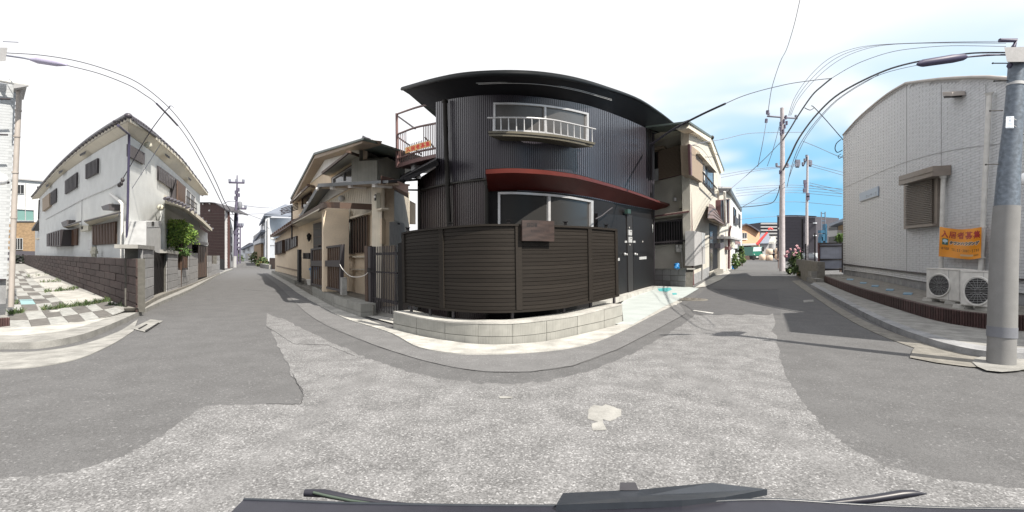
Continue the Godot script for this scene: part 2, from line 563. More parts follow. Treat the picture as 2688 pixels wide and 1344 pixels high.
	mat("iron", lin(0.24, 0.22, 0.19), 0.6, "zinc", 0.5, "block_n", 0.6)
	mat("panel_blue", lin(0.46, 0.50, 0.62), 0.5, "stain", 2.0)
	mat("bright_paint", lin(0.82, 0.82, 0.80), 0.8, "concrete", 1.0)
	mat("door_green", lin(0.02, 0.05, 0.04), 0.5)
	mat("rig_black", lin(0.02, 0.02, 0.03), 0.4, "paint", 0.8, "paint_n", 0.4)
	mat("rig_top", lin(0.03, 0.036, 0.046), 0.35, "paint", 0.8, "paint_n", 0.6)
	mat("rig_green", lin(0.05, 0.07, 0.055), 0.4)
	mat("truck_glass", lin(0.55, 0.72, 0.70), 0.1)
	for e in ["door_dark", "dark_paint", "soffit_dark", "fascia_dark", "canopy_red", "canopy_edge", "board0", "board1", "board2", "board3", "pipe_dark", "glass", "glass_dim"]:
		M[e].metallic_specular = 0.22
	for e in [["leaf", 0.0], ["grass", 0.0], ["petal", 0.0]]:
		var m := mat(e[0], Color.WHITE, 0.7)
		m.vertex_color_use_as_albedo = true
		m.backlight_enabled = true
		m.backlight = Color(0.25, 0.3, 0.12)

# ---------- sky ----------
func sky_image() -> ImageTexture:
	var w := 1024
	var h := 512
	var im := Image.create(w, h, false, Image.FORMAT_RGB8)
	var a := FastNoiseLite.new()
	a.seed = 4; a.frequency = 1.7; a.fractal_octaves = 5
	var b := FastNoiseLite.new()
	b.seed = 8; b.frequency = 5.0; b.fractal_octaves = 4
	var blue := Vector3(0.27, 0.62, 0.91)
	var white := Vector3(0.985, 0.99, 1.0)
	for y in h:
		var el := PI / 2 - PI * (y + 0.5) / h
		for x in w:
			var az := wrapf(TAU * (x + 0.5) / w, -PI, PI)
			var d := Vector3(sin(az) * cos(el), sin(el), -cos(az) * cos(el))
			var q := Vector3(d.x, d.y * 4.5, d.z) * 1.3
			var haze := smoothstep(0.04, 0.46, az) if az < 1.6 else 1.0 - smoothstep(2.2, 3.0, az)
			haze *= 1.0 - smoothstep(0.10, 0.43, el - 0.05 * a.get_noise_3dv(q * 0.7))
			var cl := smoothstep(-0.18, 0.60, a.get_noise_3dv(q) + 0.35 * b.get_noise_3dv(q))
			var k := clampf(haze * (1.0 - 0.88 * cl), 0, 1)
			var c := white.lerp(blue, k)
			im.set_pixel(x, y, Color(c.x, c.y, c.z).linear_to_srgb())
	return ImageTexture.create_from_image(im)

func _ready() -> void:
	rng.seed = 11
	var cam := Camera3D.new()
	cam.name = "camera"
	cam.position = Vector3(0, EYE, 0)
	cam.fov = rad_to_deg(2.0 * atan(0.5))
	cam.near = 0.05
	cam.far = 3000.0
	add_child(cam)
	cam.current = true
	var we := WorldEnvironment.new()
	we.name = "world"
	var env := Environment.new()
	env.background_mode = Environment.BG_SKY
	var sky := Sky.new()
	var sm := PanoramaSkyMaterial.new()
	sm.panorama = sky_image()
	sky.sky_material = sm
	env.sky = sky
	env.background_energy_multiplier = 0.66
	env.tonemap_mode = Environment.TONE_MAPPER_LINEAR
	env.tonemap_exposure = 1.72
	env.sdfgi_enabled = true
	env.ssao_enabled = true
	env.ssil_enabled = true
	we.environment = env
	add_child(we)
	var sun := DirectionalLight3D.new()
	sun.name = "sun"
	var el := deg_to_rad(47.0)
	var az := deg_to_rad(44.0)
	var to := Vector3(cos(el) * cos(az), sin(el), cos(el) * sin(az))
	sun.basis = Basis.looking_at(-to, Vector3.UP)
	sun.light_energy = 1.5
	sun.light_color = Color(1.0, 0.97, 0.92)
	sun.light_angular_distance = 0.5
	sun.shadow_enabled = true
	add_child(sun)
	begin()
	materials()
	ground()
	right_building()
	dark_building()
	front_wall_and_fence()
	house_with_porch()
	white_house()
	left_edge()
	left_street()
	sand_house()
	right_street()
	poles_and_wires()
	camera_mount()

# ---------- ground ----------
const LANE := 0.0267
func lane(u: float, v: float) -> Vector3:
	return at(u, v, 1.8 / ((v - 672.0) / 1344.0 + LANE))

func cell(a: Array, y := 0.012) -> void:
	# a paver from four surveyed corners on the sloping lane, with chamfered top
	var p := []
	var c := Vector3.ZERO
	for q in a:
		p.append(lane(q[0], q[1])); c += lane(q[0], q[1]) / 4.0
	var t := []
	for q in p:
		t.append(q.lerp(c, 0.03) + Vector3(0, y, 0))
	quad(t[0], t[1], t[2], t[3], Vector3.UP)
	for k in 4:
		var n := (k + 1) % 4
		quad(p[k].lerp(c, 0.012), p[n].lerp(c, 0.012), t[n], t[k], (p[k] + p[n]) / 2 - c + Vector3(0, 0.3, 0))

func mix2(a: Array, b: Array, t: float) -> Array:
	return [lerpf(a[0], b[0], t), lerpf(a[1], b[1], t)]

func ground() -> void:
	org = Vector3.ZERO
	begin()
	for i in 12:
		for j in 12:
			var x0 := -900.0 + i * 150
			var z0 := -900.0 + j * 150
			quad(Vector3(x0, 0, z0), Vector3(x0 + 150, 0, z0), Vector3(x0 + 150, 0, z0 + 150), Vector3(x0, 0, z0 + 150), Vector3.UP)
	struct("road", "road")
	# older, coarser asphalt in the middle of the bend, with a worn margin
	sheet(ragged([[690, 818], [760, 841], [830, 876], [940, 926], [1050, 964], [1150, 988], [1250, 1001], [1344, 1004], [1440, 996], [1540, 971], [1640, 934], [1740, 881], [1800, 841], [1822, 823], [2036, 823], [2043, 870], [2054, 930], [2070, 980], [2097, 1022], [2134, 1075], [2186, 1130], [2258, 1178], [2350, 1216], [2480, 1247], [2720, 1274], [3100, 1300], [3100, 1500], [-400, 1500], [-400, 1258], [0, 1243], [190, 1228], [316, 1187], [412, 1132], [482, 1082], [530, 1050], [780, 1050], [784, 1028], [760, 985], [735, 940], [714, 900], [688, 850]], 4.5), 0.0025)
	struct("road_worn_margin", "road_mid")
	sheet(ragged([[700, 822], [760, 845], [830, 880], [940, 930], [1050, 968], [1150, 992], [1250, 1005], [1344, 1008], [1440, 1000], [1540, 975], [1640, 938], [1740, 885], [1800, 845], [1822, 826], [2030, 826], [2035, 870], [2045, 930], [2060, 980], [2085, 1022], [2120, 1075], [2170, 1130], [2240, 1180], [2330, 1222], [2450, 1255], [2700, 1285], [3100, 1310], [3100, 1700], [-400, 1700], [-400, 1270], [0, 1255], [200, 1238], [330, 1195], [430, 1140], [500, 1090], [540, 1064], [790, 1060], [795, 1030], [770, 985], [745, 940], [725, 900], [700, 850]], 3.2), 0.006)
	struct("road_old_asphalt", "road_old")
	# newer strip along the gutter and trench patches
	band([[690, 716], [750, 768], [793, 812], [842, 846], [917, 880], [1000, 911], [1095, 941], [1184, 962], [1273, 974], [1393, 974], [1505, 958], [1620, 916], [1720, 866], [1800, 822]], [[704, 718], [746, 743], [787, 772], [830, 796], [874, 820], [917, 839], [961, 852], [1033, 876], [1095, 909], [1184, 925], [1273, 928], [1393, 923], [1505, 910], [1579, 890], [1639, 864], [1728, 819], [1780, 793]], 0.010, 0.003)
	struct("road_trench_strip", "road_patch")
	sheet(ragged([[1800, 800], [1850, 760], [2040, 760], [2050, 826], [1826, 826]], 1.0), 0.005)
	struct("road_trench_patch", "road_dark")
	sheet([[1905, 738], [1950, 714], [2050, 714], [2060, 738]], 0.005)
	struct("road_trench_patch", "road_dark")
	# pale blotch of concrete spilled on the road
	sheet(ragged([[1545, 1075], [1560, 1062], [1580, 1066], [1590, 1060], [1632, 1075], [1632, 1092], [1600, 1106], [1582, 1100], [1592, 1128], [1556, 1130], [1552, 1112], [1572, 1108], [1542, 1098]], 1.2), 0.009)
	struct("road_blotch", "concrete")
	# painted scraps
	for q in [[[1818, 815], [1822, 814], [1874, 821], [1870, 823]], [[2108, 788], [2135, 786], [2136, 792], [2110, 794]], [[1310, 1040], [1345, 1040], [1344, 1045], [1312, 1046]], [[1770, 797], [1776, 797], [1777, 800], [1770, 800]]]:
		sheet(q, 0.012)
		struct("road_marking", "bright_paint" if q[0][0] > 1400 and q[0][0] < 2000 else "concrete")
	# tar seams and cracks
	for q in [[[700, 856], [770, 902], [860, 905], [930, 934]], [[700, 1059], [790, 1060], [797, 1034], [768, 980]], [[842, 843], [917, 879], [1000, 912], [1095, 942], [1184, 963], [1273, 975], [1393, 975], [1505, 959], [1620, 917], [1720, 867], [1800, 823]], [[1850, 758], [1930, 762], [2044, 759]], [[640, 760], [700, 764], [770, 762]]]:
		var sa := []
		var sb := []
		for i in 41:
			var fi: float = i / 40.0 * (q.size() - 1)
			var k := mini(int(fi), q.size() - 2)
			var t: float = fi - k
			var su: float = lerpf(q[k][0], q[k + 1][0], t) + rng.randfn() * 0.7
			var sv: float = lerpf(q[k][1], q[k + 1][1], t) + rng.randfn() * 0.35
			var c := onto(su, sv, 0.0125)
			var w := 0.003 + 0.006 * rng.randf()
			sa.append(c + Vector3(w, 0, w)); sb.append(c - Vector3(w, 0, w))
		loft(sa, sb, Vector3(0, -0.004, 0))
		struct("road_seam", "road_tar")
	# gutters
	band([[704, 718], [746, 743], [787, 772], [830, 796], [874, 820], [917, 839], [961, 852], [1033, 876], [1095, 909], [1184, 925], [1273, 928], [1393, 923], [1505, 910], [1579, 890], [1639, 864], [1728, 819], [1790, 790]], [[713, 716], [774, 748], [822, 776], [880, 807], [948, 832], [1032, 862], [1095, 880], [1169, 893], [1255, 903], [1344, 903], [1434, 895], [1516, 879], [1585, 862], [1637, 845], [1700, 800], [1724, 782]], 0.03, 0.05, 60)
	struct("gutter", "concrete_pale")
	sheet([[1600, 850], [1628, 800], [1640, 785], [1726, 751], [1800, 752], [1835, 757], [1800, 778], [1740, 806], [1660, 852]], 0.034)
	struct("pavement_apron", "apron")
	sheet([[1822, 756], [1852, 752], [1890, 735], [1918, 716], [1912, 710], [1890, 716], [1850, 738]], 0.03)
	struct("pavement", "concrete_pale")
	sheet([[955, 828], [1045, 852], [1045, 800], [955, 792]], 0.036)
	struct("pavement_at_gate", "concrete_pale")
	for q in [[[1726, 757], [1760, 755], [1764, 760], [1750, 766], [1730, 764]], [[1764, 769], [1776, 769], [1777, 773], [1766, 774]]]:
		sheet(q, 0.039)
		struct("pavement_marking", "cyan_paint")
	# right-hand kerb, pavement, gutter
	var terrace := [[2145, 739], [2151, 738], [2241, 781], [2354, 822], [2468, 858], [2602, 881], [2688, 885], [2860, 890]]
	band([[2131, 745], [2216, 791], [2342, 851], [2468, 894], [2573, 917], [2688, 924], [2860, 930]], [[2145, 733], [2241, 773], [2354, 811], [2468, 844], [2602, 865], [2688, 869], [2860, 874]], 0.12, 0.14)
	struct("pavement", "concrete")
	band([[2128, 746], [2213, 792], [2340, 853], [2466, 896], [2573, 919], [2688, 926], [2860, 932]], [[2137, 742], [2222, 786], [2350, 845], [2478, 886], [2580, 907], [2688, 913], [2860, 919]], 0.126, 0.14)
	struct("kerb", "plinth")
	band([[2078, 737], [2140, 781], [2240, 845], [2345, 893], [2460, 930], [2565, 951], [2700, 958], [2860, 962]], [[2100, 736], [2162, 780], [2262, 838], [2365, 880], [2466, 908], [2568, 926], [2690, 930], [2860, 935]], 0.012, 0.014)
	struct("gutter", "concrete_dirty")
	sheet([[2388, 938], [2396, 918], [2410, 903], [2480, 914], [2568, 929], [2860, 934], [2860, 990], [2690, 972], [2600, 966], [2540, 962], [2460, 952]], 0.018)
	struct("pavement_pad", "concrete_dirty")
	sheet([[2552, 950], [2560, 941], [2575, 936], [2640, 934], [2700, 938], [2716, 952], [2706, 966], [2672, 973], [2630, 976], [2590, 972], [2566, 962]], 0.03)
	struct("pavement_pad", "concrete")
	# left-hand kerb and apron
	band([[-180, 905], [0, 899], [104, 897], [209, 879], [292, 850], [365, 818], [425, 790], [497, 760], [575, 719], [610, 706]], [[-180, 885], [0, 880], [100, 877], [200, 860], [285, 833], [352, 806], [404, 790], [497, 752], [575, 715], [610, 704]], 0.12, 0.14)
	struct("kerb", "concrete")
	band([[-180, 886], [0, 881], [100, 878], [200, 861], [285, 834], [366, 804]], [[-180, 862], [0, 862], [85, 857], [184, 846], [260, 832], [325, 815], [372, 800]], 0.118, 0.14)
	struct("pavement", "concrete_pale")
	band([[-180, 975], [0, 968], [94, 962], [209, 940], [300, 900], [350, 868]], [[-180, 930], [0, 924], [94, 922], [209, 905], [313, 869], [362, 838]], 0.012, 0.014)
	struct("gutter", "concrete")
	# sloping lane of pavers on the left
	org = Vector3.ZERO
	var lp := []
	for q in [[-260, 870], [40, 868], [135, 860], [224, 845], [295, 828], [352, 808], [362, 812], [340, 800], [250, 765], [160, 728], [100, 703], [60, 688], [-10, 686], [-160, 690]]:
		lp.append(q)
	sheet(lp, 0.0, true)
	var ln := struct("lane", "concrete")
	var l0 := [[26, 869], [85, 864], [135, 859], [184, 851], [224, 844], [260, 835], [295, 827], [325, 817]]
	var l1 := [[25, 842], [75, 841], [124, 835], [164, 831], [206, 825], [242, 819], [272, 814], [303, 807]]
	var l2 := [[23, 822], [65, 821], [109, 816], [150, 812], [185, 808], [222, 803], [250, 798], [278, 793]]
	for k in 7:
		cell([l1[k], l1[k + 1], l0[k + 1], l0[k]])
		done("paver", "paver_dark" if k % 2 == 1 else "paver_light", ln)
		cell([l2[k], l2[k + 1], l1[k + 1], l1[k]])
		done("paver", "paver_dark" if k % 2 == 0 else "paver_light", ln)
	var rows := [[[27, 818], [60, 817], [101, 815], [140, 809], [175, 803]], [[26, 801], [55, 800], [94, 799], [134, 795], [162, 791]], [[25, 788], [50, 787], [85, 786], [119, 784], [148, 781]], [[24, 778], [44, 778], [76, 777], [110, 776], [136, 774]], [[22, 769], [38, 769], [71, 769], [100, 768], [126, 767]]]
	var far_rows := [[[20, 765], [34, 765], [63, 764], [92, 764], [120, 763]], [[18, 744], [28, 744], [50, 743], [73, 743], [96, 742]]]
	var last_rows := [[[18, 739], [30, 739], [52, 739], [72, 739], [92, 738]], [[16, 712], [22, 712], [36, 712], [48, 712], [60, 711]]]
	for r in 4:
		for k in 4:
			var cyan := r == 1 and k == 1
			cell([rows[r + 1][k], rows[r + 1][k + 1], rows[r][k + 1], rows[r][k]])
			done("paver", "cyan_cover" if cyan else ("paver_dark" if (k + r) % 2 == 1 else "paver_light"), ln)
	for set_ in [[far_rows, 3], [last_rows, 4]]:
		var n: int = set_[1]
		for r in n:
			for k in 4:
				var a: Array = set_[0][0]
				var b: Array = set_[0][1]
				var q := r / float(n)
				var q2 := (r + 1) / float(n)
				cell([mix2(a[k], b[k], q2), mix2(a[k + 1], b[k + 1], q2), mix2(a[k + 1], b[k + 1], q), mix2(a[k], b[k], q)])
				done("paver", "paver_dark" if (k + r) % 2 == 0 else "paver_light", ln)
	for q in [[[128, 767], [205, 763], [271, 782], [176, 803]], [[98, 742], [160, 742], [202, 757], [122, 763]], [[86, 734], [120, 730], [155, 736], [94, 740]], [[76, 721], [105, 716], [132, 722], [88, 730]], [[64, 708], [84, 706], [104, 712], [74, 717]]]:
		cell(q, 0.015)
		done("slab", "concrete_pale", ln)
	# round white drain cap on the pavers
	var cap := lane(144, 819) + Vector3(0, 0.03, 0)
	org = cap
	begin()
	tube([cap - Vector3(0, 0.02, 0), cap + Vector3(0, 0.012, 0)], 0.11, 18)
	tag(done("drain_cover", "bright_paint"), "small round white drain cap on the checkered pavers", "drain cap")
	# grass in the joints
	org = Vector3.ZERO
	begin()
	var cols := [Color(0.07, 0.11, 0.035), Color(0.045, 0.08, 0.022), Color(0.12, 0.14, 0.06), Color(0.03, 0.05, 0.02)]
	for e in [[110, 814, 220, 800, 420], [220, 802, 292, 788, 520], [118, 767, 206, 757, 260], [106, 741, 160, 737, 120], [24, 826, 62, 819, 260], [36, 799, 48, 797, 30], [70, 727, 130, 720, 60], [285, 800, 345, 806, 120]]:
		for k in e[4]:
			var t := rng.randf()
			var p := lane(lerpf(e[0], e[2], t), lerpf(e[1], e[3], t) + rng.randfn() * 1.6)
			var h := rng.randf_range(0.03, 0.11) * (1.0 + 0.5 * sin(t * 17.0))
			var s := Vector3(rng.randfn(), 0, rng.randfn()).normalized() * 0.012
			var tip := p + Vector3(rng.randfn() * 0.05, h, rng.randfn() * 0.05)
			st.set_color(cols[rng.randi() % 4])
			quad(p - s, p + s, tip + s * 0.3, tip - s * 0.3, Vector3(0, 0.3, 1))
	tag(stuff(done("grass", "grass")), "thin green grass growing in the joints of the paved lane", "grass")
	# manhole
	var mc := onto(1811, 786, 0.01)
	var t := thing("manhole_cover", "round iron manhole cover in the road before the doorstep", "manhole cover", mc)
	tube([mc - Vector3(0, 0.02, 0), mc + Vector3(0, 0.012, 0)], 0.62, 36)
	done("rim", "concrete_dirty", t)
	tube([mc, mc + Vector3(0, 0.022, 0)], 0.53, 36)
	done("lid", "iron", t)
	for k in 8:
		for r in [0.18, 0.36]:
			box(mc + Vector3(cos(TAU * k / 8) * r, 0.026, sin(TAU * k / 8) * r), Vector3(0.10, 0.012, 0.05), -TAU * k / 8)
	stuff(done("tread", "iron", t))
	# drain grate at the left kerb
	var ge := onto(380, 853, 0.005)
	t = thing("drain_grate", "square concrete drain cover with slots at the left kerb", "drain grate", ge)
	var f := [[[345, 862], [395, 838], [428, 842], [380, 871]]]
	sheet(f[0], 0.016)
	done("cover", "concrete", t)
	for q in [[[362, 862], [384, 850], [388, 851], [366, 864]], [[380, 868], [416, 846], [419, 847], [384, 870]]]:
		sheet(q, 0.024)
		done("slot", "ink", t)

# ---------- right-hand building ----------
const FT := [[2145, 739], [2151, 738], [2241, 781], [2354, 822], [2468, 858], [2602, 881], [2688, 885], [2860, 890]]
const FR := [[2213, 737], [2310, 760], [2431, 795.6], [2550, 822], [2688, 850], [2900, 884]]

func right_building() -> void:
	var t := thing("grey_brick_house", "large pale grey house clad in brick-pattern boards behind air conditioners", "house", plan(FR, 2431))
	var roof := [[2213, 354], [2252, 311], [2298, 271], [2337, 242], [2379, 218]]
	var roof2 := [[2379, 218], [2472, 207], [2588, 202.5], [2643, 207], [2688, 212], [2900, 240]]
	var back := Vector3(9, 0, -3)
	pan(FR, [roof, [[2213, 694], [2260, 700], [2310, 706], [2379, 712]]], -0.03, 0.3)
	pan(FR, [roof2, [[2379, 712], [2431, 719], [2550, 726], [2688, 734], [2900, 750]]], -0.03, 0.3)
	done("wall", "siding_joint", t)
	# courses of brick-pattern boards
	var rowh := 0.078
	var us := []
	var u := 2213.4
	while u < 2740:
		us.append(u)
		u += lerpf(11.0, 24.0, clampf((u - 2213) / 400.0, 0, 1))
	var ymax := 9.6
	var rows := int(ymax / rowh)
	for r in rows:
		var y0 := 0.72 + r * rowh
		for k in us.size() - 1:
			var sh: float = (us[k + 1] - us[k]) * 0.5 * (r % 2)
			var a: float = us[k] + sh
			var b: float = us[k + 1] + sh
			if a > 2720:
				continue
			var tv: float = maxf(cv(roof, a) if a < 2379 else cv(roof2, a), cv(roof, b) if b < 2379 else cv(roof2, b))
			var ve := 0.35
			if hv(FR, (a + b) / 2, y0 + rowh) < tv + 2:
				continue
			var d := 0.0 + 0.004 * rng.randf() - 0.012
			var q := [onw(FR, a + ve, hv(FR, a + ve, y0 + rowh - 0.008), d), onw(FR, b - ve, hv(FR, b - ve, y0 + rowh - 0.008), d), onw(FR, b - ve, hv(FR, b - ve, y0), d), onw(FR, a + ve, hv(FR, a + ve, y0), d)]
			var e := -out(FR, a) * 0.02
			quad(q[0], q[1], q[2], q[3], -e)
			for m in 4:
				var n := (m + 1) % 4
				quad(q[m], q[n], q[n] + e, q[m] + e, (q[m] + q[n]) / 2 - (q[0] + q[2]) / 2)
	stuff(done("brick_board", "siding", t))
	# body behind the wall and roof edge
	var wall_top := line(FR, roof, 8, 1.0, -0.28) + line(FR, roof2, 10, 1.0, -0.28).slice(1)
	var body_b := []
	for p in wall_top:
		body_b.append(Vector3(p.x + 6.0, p.y, p.z - 7.0))
	loft(wall_top, body_b, Vector3(0, -0.25, 0))
	done("roof", "far_grey", t)
	var e1 := line(FR, roof, 10, 0.995, 0.05)
	var e2 := line(FR, roof2, 12, 0.995, 0.05)
	tube(e1 + e2.slice(1), 0.055, 6)
	done("roof_edge", "pipe_beige", t)
	var side_u := 2213.0
	var p0 := onw(FR, side_u, 354, -0.03)
	var p1 := onw(FR, side_u, 722, -0.03)
	hexa([p0, p0 + back, p1 + back, p1], [p0 + Vector3(0.4, 0, 0.2), p0 + back + Vector3(0.4, 0, 0.2), p1 + back + Vector3(0.4, 0, 0.2), p1 + Vector3(0.4, 0, 0.2)])
	done("side_wall", "siding", t)
	# the house goes on to the right
	var g0 := plan(FR, 2890) - out(FR, 2890) * 0.03
	var g1 := g0 + Vector3(-0.44, 0, 0.9) * 3.9
	var gu := Vector3(0, 6.3, 0)
	var gd := Vector3(4, 0, -1.5)
	hexa([g0 + gu, g1 + gu, g1, g0], [g0 + gu + gd, g1 + gu + gd, g1 + gd, g0 + gd])
	done("side_wall", "siding", t)
	pan(FR, [[[2213, 693], [2431, 719], [2550, 726], [2688, 734], [2900, 750]], [[2213, 724], [2431, 768], [2550, 788], [2688, 810], [2900, 840]]], -0.06, 0.3)
	done("plinth", "plinth", t)
	pan(FR, [[[2213, 692], [2431, 717.5], [2550, 724.5], [2688, 732], [2900, 748]], [[2213, 695], [2431, 721], [2550, 728], [2688, 736], [2900, 752]]], 0.05, 0.1)
	done("drip_edge", "dark_metal", t)
	fp("vent_slot", "ink", t, FR, qd(2246, 700, 2267, 703, 2267, 708, 2246, 705), -0.055, 0.02)
	# vertical and level board joints
	for uu in [2379, 2470, 2587]:
		pan(FR, [[[uu - 0.4, 222], [uu + 0.4, 222]], [[uu - 0.4, 716], [uu + 0.4, 716]]], 0.004, 0.03)
	pan(FR, [[[2214, 493], [2307, 452], [2374, 426], [2463, 401], [2582, 381], [2700, 372]], [[2214, 494], [2307, 453], [2374, 427], [2463, 402], [2582, 382], [2700, 373]]], 0.004, 0.03)
	done("joint_strip", "siding_joint", t)
	# shuttered window
	var wf := fp("window", "shutter_frame", t, FR, qd(2372, 476, 2461, 458, 2459, 595, 2372, 602), 0.10, 0.12)
	pan(FR, qd(2359, 463, 2448, 436, 2448, 462, 2359, 487), 0.42, 0.45)
	done("shutter_box", "shutter_frame", wf)
	pan(FR, qd(2359, 474, 2448, 449, 2448, 450.5, 2359, 475.5), 0.435, 0.02)
	done("box_seam", "shutter", wf)
	var sp := qd(2376, 487, 2447, 470, 2446, 590, 2376, 596)
	for k in 24:
		blk(FR, sp, 0, 1, k / 24.0 + 0.004, (k + 1) / 24.0 - 0.006, 0.16, 0.05, 0.02)
		done("slat", "shutter", wf)
	pan(FR, qd(2374, 594, 2448, 587, 2448, 593, 2374, 600), 0.2, 0.1)
	done("sill", "shutter_frame", wf)
	# vent hood near the roof
	pan(FR, qd(2474, 242, 2499, 242, 2501, 252, 2474, 251), 0.3, 0.3)
	var vh := done("vent_hood", "pipe_beige", t)
	pan(FR, qd(2476, 252, 2500, 252.5, 2497, 257, 2478, 258), 0.24, 0.24)
	done("vent_mouth", "ink", vh)
	# down pipes
	var q := []
	for e in [[2597, 250], [2591, 370], [2585, 494], [2580, 610], [2574, 716]]:
		q.append(onw(FR, e[0], e[1], 0.12))
	tube(q, 0.058, 10)
	tube([onw(FR, 2597, 244, 0.12), onw(FR, 2597, 251, 0.12)], [0.1, 0.06], 10)
	var dp := done("downpipe", "white_plastic", t)
	for e in [[2585, 494], [2581, 596], [2578, 676]]:
		tube([onw(FR, e[0], e[1] - 2, 0.12), onw(FR, e[0], e[1] + 2, 0.12)], 0.07, 10)
		done("clip", "white_plastic", dp)
	tube([onw(FR, 2476, 466, 0.12), onw(FR, 2473, 580, 0.12), onw(FR, 2470, 704, 0.12)], 0.062, 10)
	tube([onw(FR, 2477, 456, 0.14), onw(FR, 2476, 462, 0.14), onw(FR, 2476, 468, 0.12)], [0.10, 0.10, 0.066], 10)
	done("downpipe", "white_plastic", t)
	# name plate
	org = onw(FR, 2280, 510, 0)
	begin()
	pan(FR, qd(2256, 508, 2304, 489, 2304, 514, 2256, 530), 0.06, 0.05)
	var pl := done("name_plate", plate_print())
	tag(pl, "slanting silver-blue name plate on the grey brick-pattern wall", "sign")
	# terrace with brick edge
	var te := thing("brick_terrace", "low terrace edged with dark red upright bricks below the grey house", "terrace", plan(FT, 2468))
	var a := []
	var b := []
	for k in 41:
		var uu := lerpf(2151, 2860, k / 40.0)
		a.append(at(uu, hv(FT, uu, 0.42), zf(FT, uu)))
		var ub := lerpf(2213, 2900, k / 40.0)
		b.append(at(ub, hv(FR, ub, 0.42), zf(FR, ub)))
	var aa := []
	for k in 41:
		aa.append(a[k].lerp(b[k], 0.03))
	loft(aa, b, Vector3(0, -0.4, 0))
	done("terrace_top", "concrete_dirty", te)
	var bp := ph(FT, 2151, 2340, 0.10, 0.43)
	for k in 42:
		blk(FT, bp, (k + 0.06) / 42.0, (k + 0.94) / 42.0, 0, 1, 0.0, 0.12, 0.012)
	stuff(done("brick_row", "red_brick0", te))
	u = 2340.0
	while u < 2700:
		var w := lerpf(6.2, 8.0, (u - 2340) / 350.0)
		blk(FT, ph(FT, u + 0.4, u + w - 0.4, 0.10, 0.43), 0, 1, 0, 1, 0.004 * rng.randf(), 0.12, 0.015)
		done("brick", "red_brick%d" % (rng.randi() % 4), te)
		u += w
	# stepping tiles
	var marks := [[2232, 733, 20], [2267, 742, 20], [2298, 750, 22], [2337, 760, 24], [2384, 770, 28]]
	var where := ["farthest of the row, by the panel fence", "second from the panel fence", "middle of the five", "second from the air conditioners", "nearest the air conditioners"]
	for k in 5:
		var m: Array = marks[k]
		var w: float = m[2] * 0.5
		var c := onto(m[0], m[1], 0.43)
		org = c
		begin()
		var h := w * 0.2
		var p := [onto(m[0] - w * 0.8, m[1] - h, 0.44), onto(m[0] + w * 0.9, m[1] - h * 0.6, 0.44), onto(m[0] + w * 0.6, m[1] + h, 0.44), onto(m[0] - w, m[1] + h * 0.6, 0.44)]
		var dn := []
		for e in p:
			dn.append(e - Vector3(0, 0.03, 0))
		hexa(p, dn)
		tag(done("stepping_tile", "blue_tile"), "blue stepping tile on the terrace, " + where[k], "tile", "blue stepping tiles on the terrace")
	for k in 2:
		var m: Array = [[2189, 721.5, 10], [2217, 729.5, 11]][k]
		org = onto(m[0], m[1], 0.43)
		begin()
		tube([org, org + Vector3(0, 0.03, 0)], m[2] * 0.02, 14)
		tag(done("drain_cover", "concrete_pale"), ["pale round drain cap at the far end of the terrace", "pale round drain cap beside the farthest blue tile"][k], "drain cap")
	aircon(0, [[2432, 705], [2519, 709], [2519, 793], [2432, 782]], Vector2(2465, 749), 29, "left white outdoor air conditioner unit on the terrace, farther from the pole")
	aircon(1, [[2522, 712], [2612, 714], [2609, 809], [2521, 801]], Vector2(2566, 764), 37, "right white outdoor air conditioner unit, half behind the big pole")
	# banner
	org = onw(FR, 2520, 636, 0.2)
	begin()
	var top := [[2467, 595], [2490, 599], [2520, 602], [2550, 600], [2577, 596]]
	var bot := [[2464, 673], [2490, 675], [2520, 679], [2550, 681], [2575, 677]]
	var rows2 := 5
	for r in rows2:
		var n := 14
		for k in n:
			var cs := []
			for e in [[k, r], [k + 1, r], [k + 1, r + 1], [k, r + 1]]:
				var s: float = e[0] / float(n)
				var tt: float = e[1] / float(rows2)
				cs.append(pp(FR, [top, bot], s, tt, 0.24 + 0.05 * sin(s * 9.0 + tt * 3.0) * sin(PI * tt)))
			quad(cs[0], cs[1], cs[2], cs[3], out(FR, 2520), 1, Vector2(k / float(n), r / float(rows2)), Vector2((k + 1) / float(n), r / float(rows2)), Vector2((k + 1) / float(n), (r + 1) / float(rows2)), Vector2(k / float(n), (r + 1) / float(rows2)))
	tag(done("banner", banner_print()), "orange vinyl banner with red and black lettering tied between two downpipes", "banner")
	for side in 2:
		org = at([2.0, 2690.0][side], 470, 0)
		var gz: float = [9.5, 10.0][side]
		var c := at([0.0, 2690.0][side], 470, gz)
		var gl := thing("globe_lamp", ["round white globe lamp on the tiled wall at the left edge", "round white globe lamp right of the big pole"][side], "lamp", c)
		ball(c, Vector3.ONE * 16.0 * gz / 1344, 18, 12)
		done("globe", "globe", gl)
		var w := c + Vector3([-0.15, 0.3][side], -0.02, -0.3)
		tube([c, w], 0.03, 8)
		done("bracket", "dark_metal", gl)

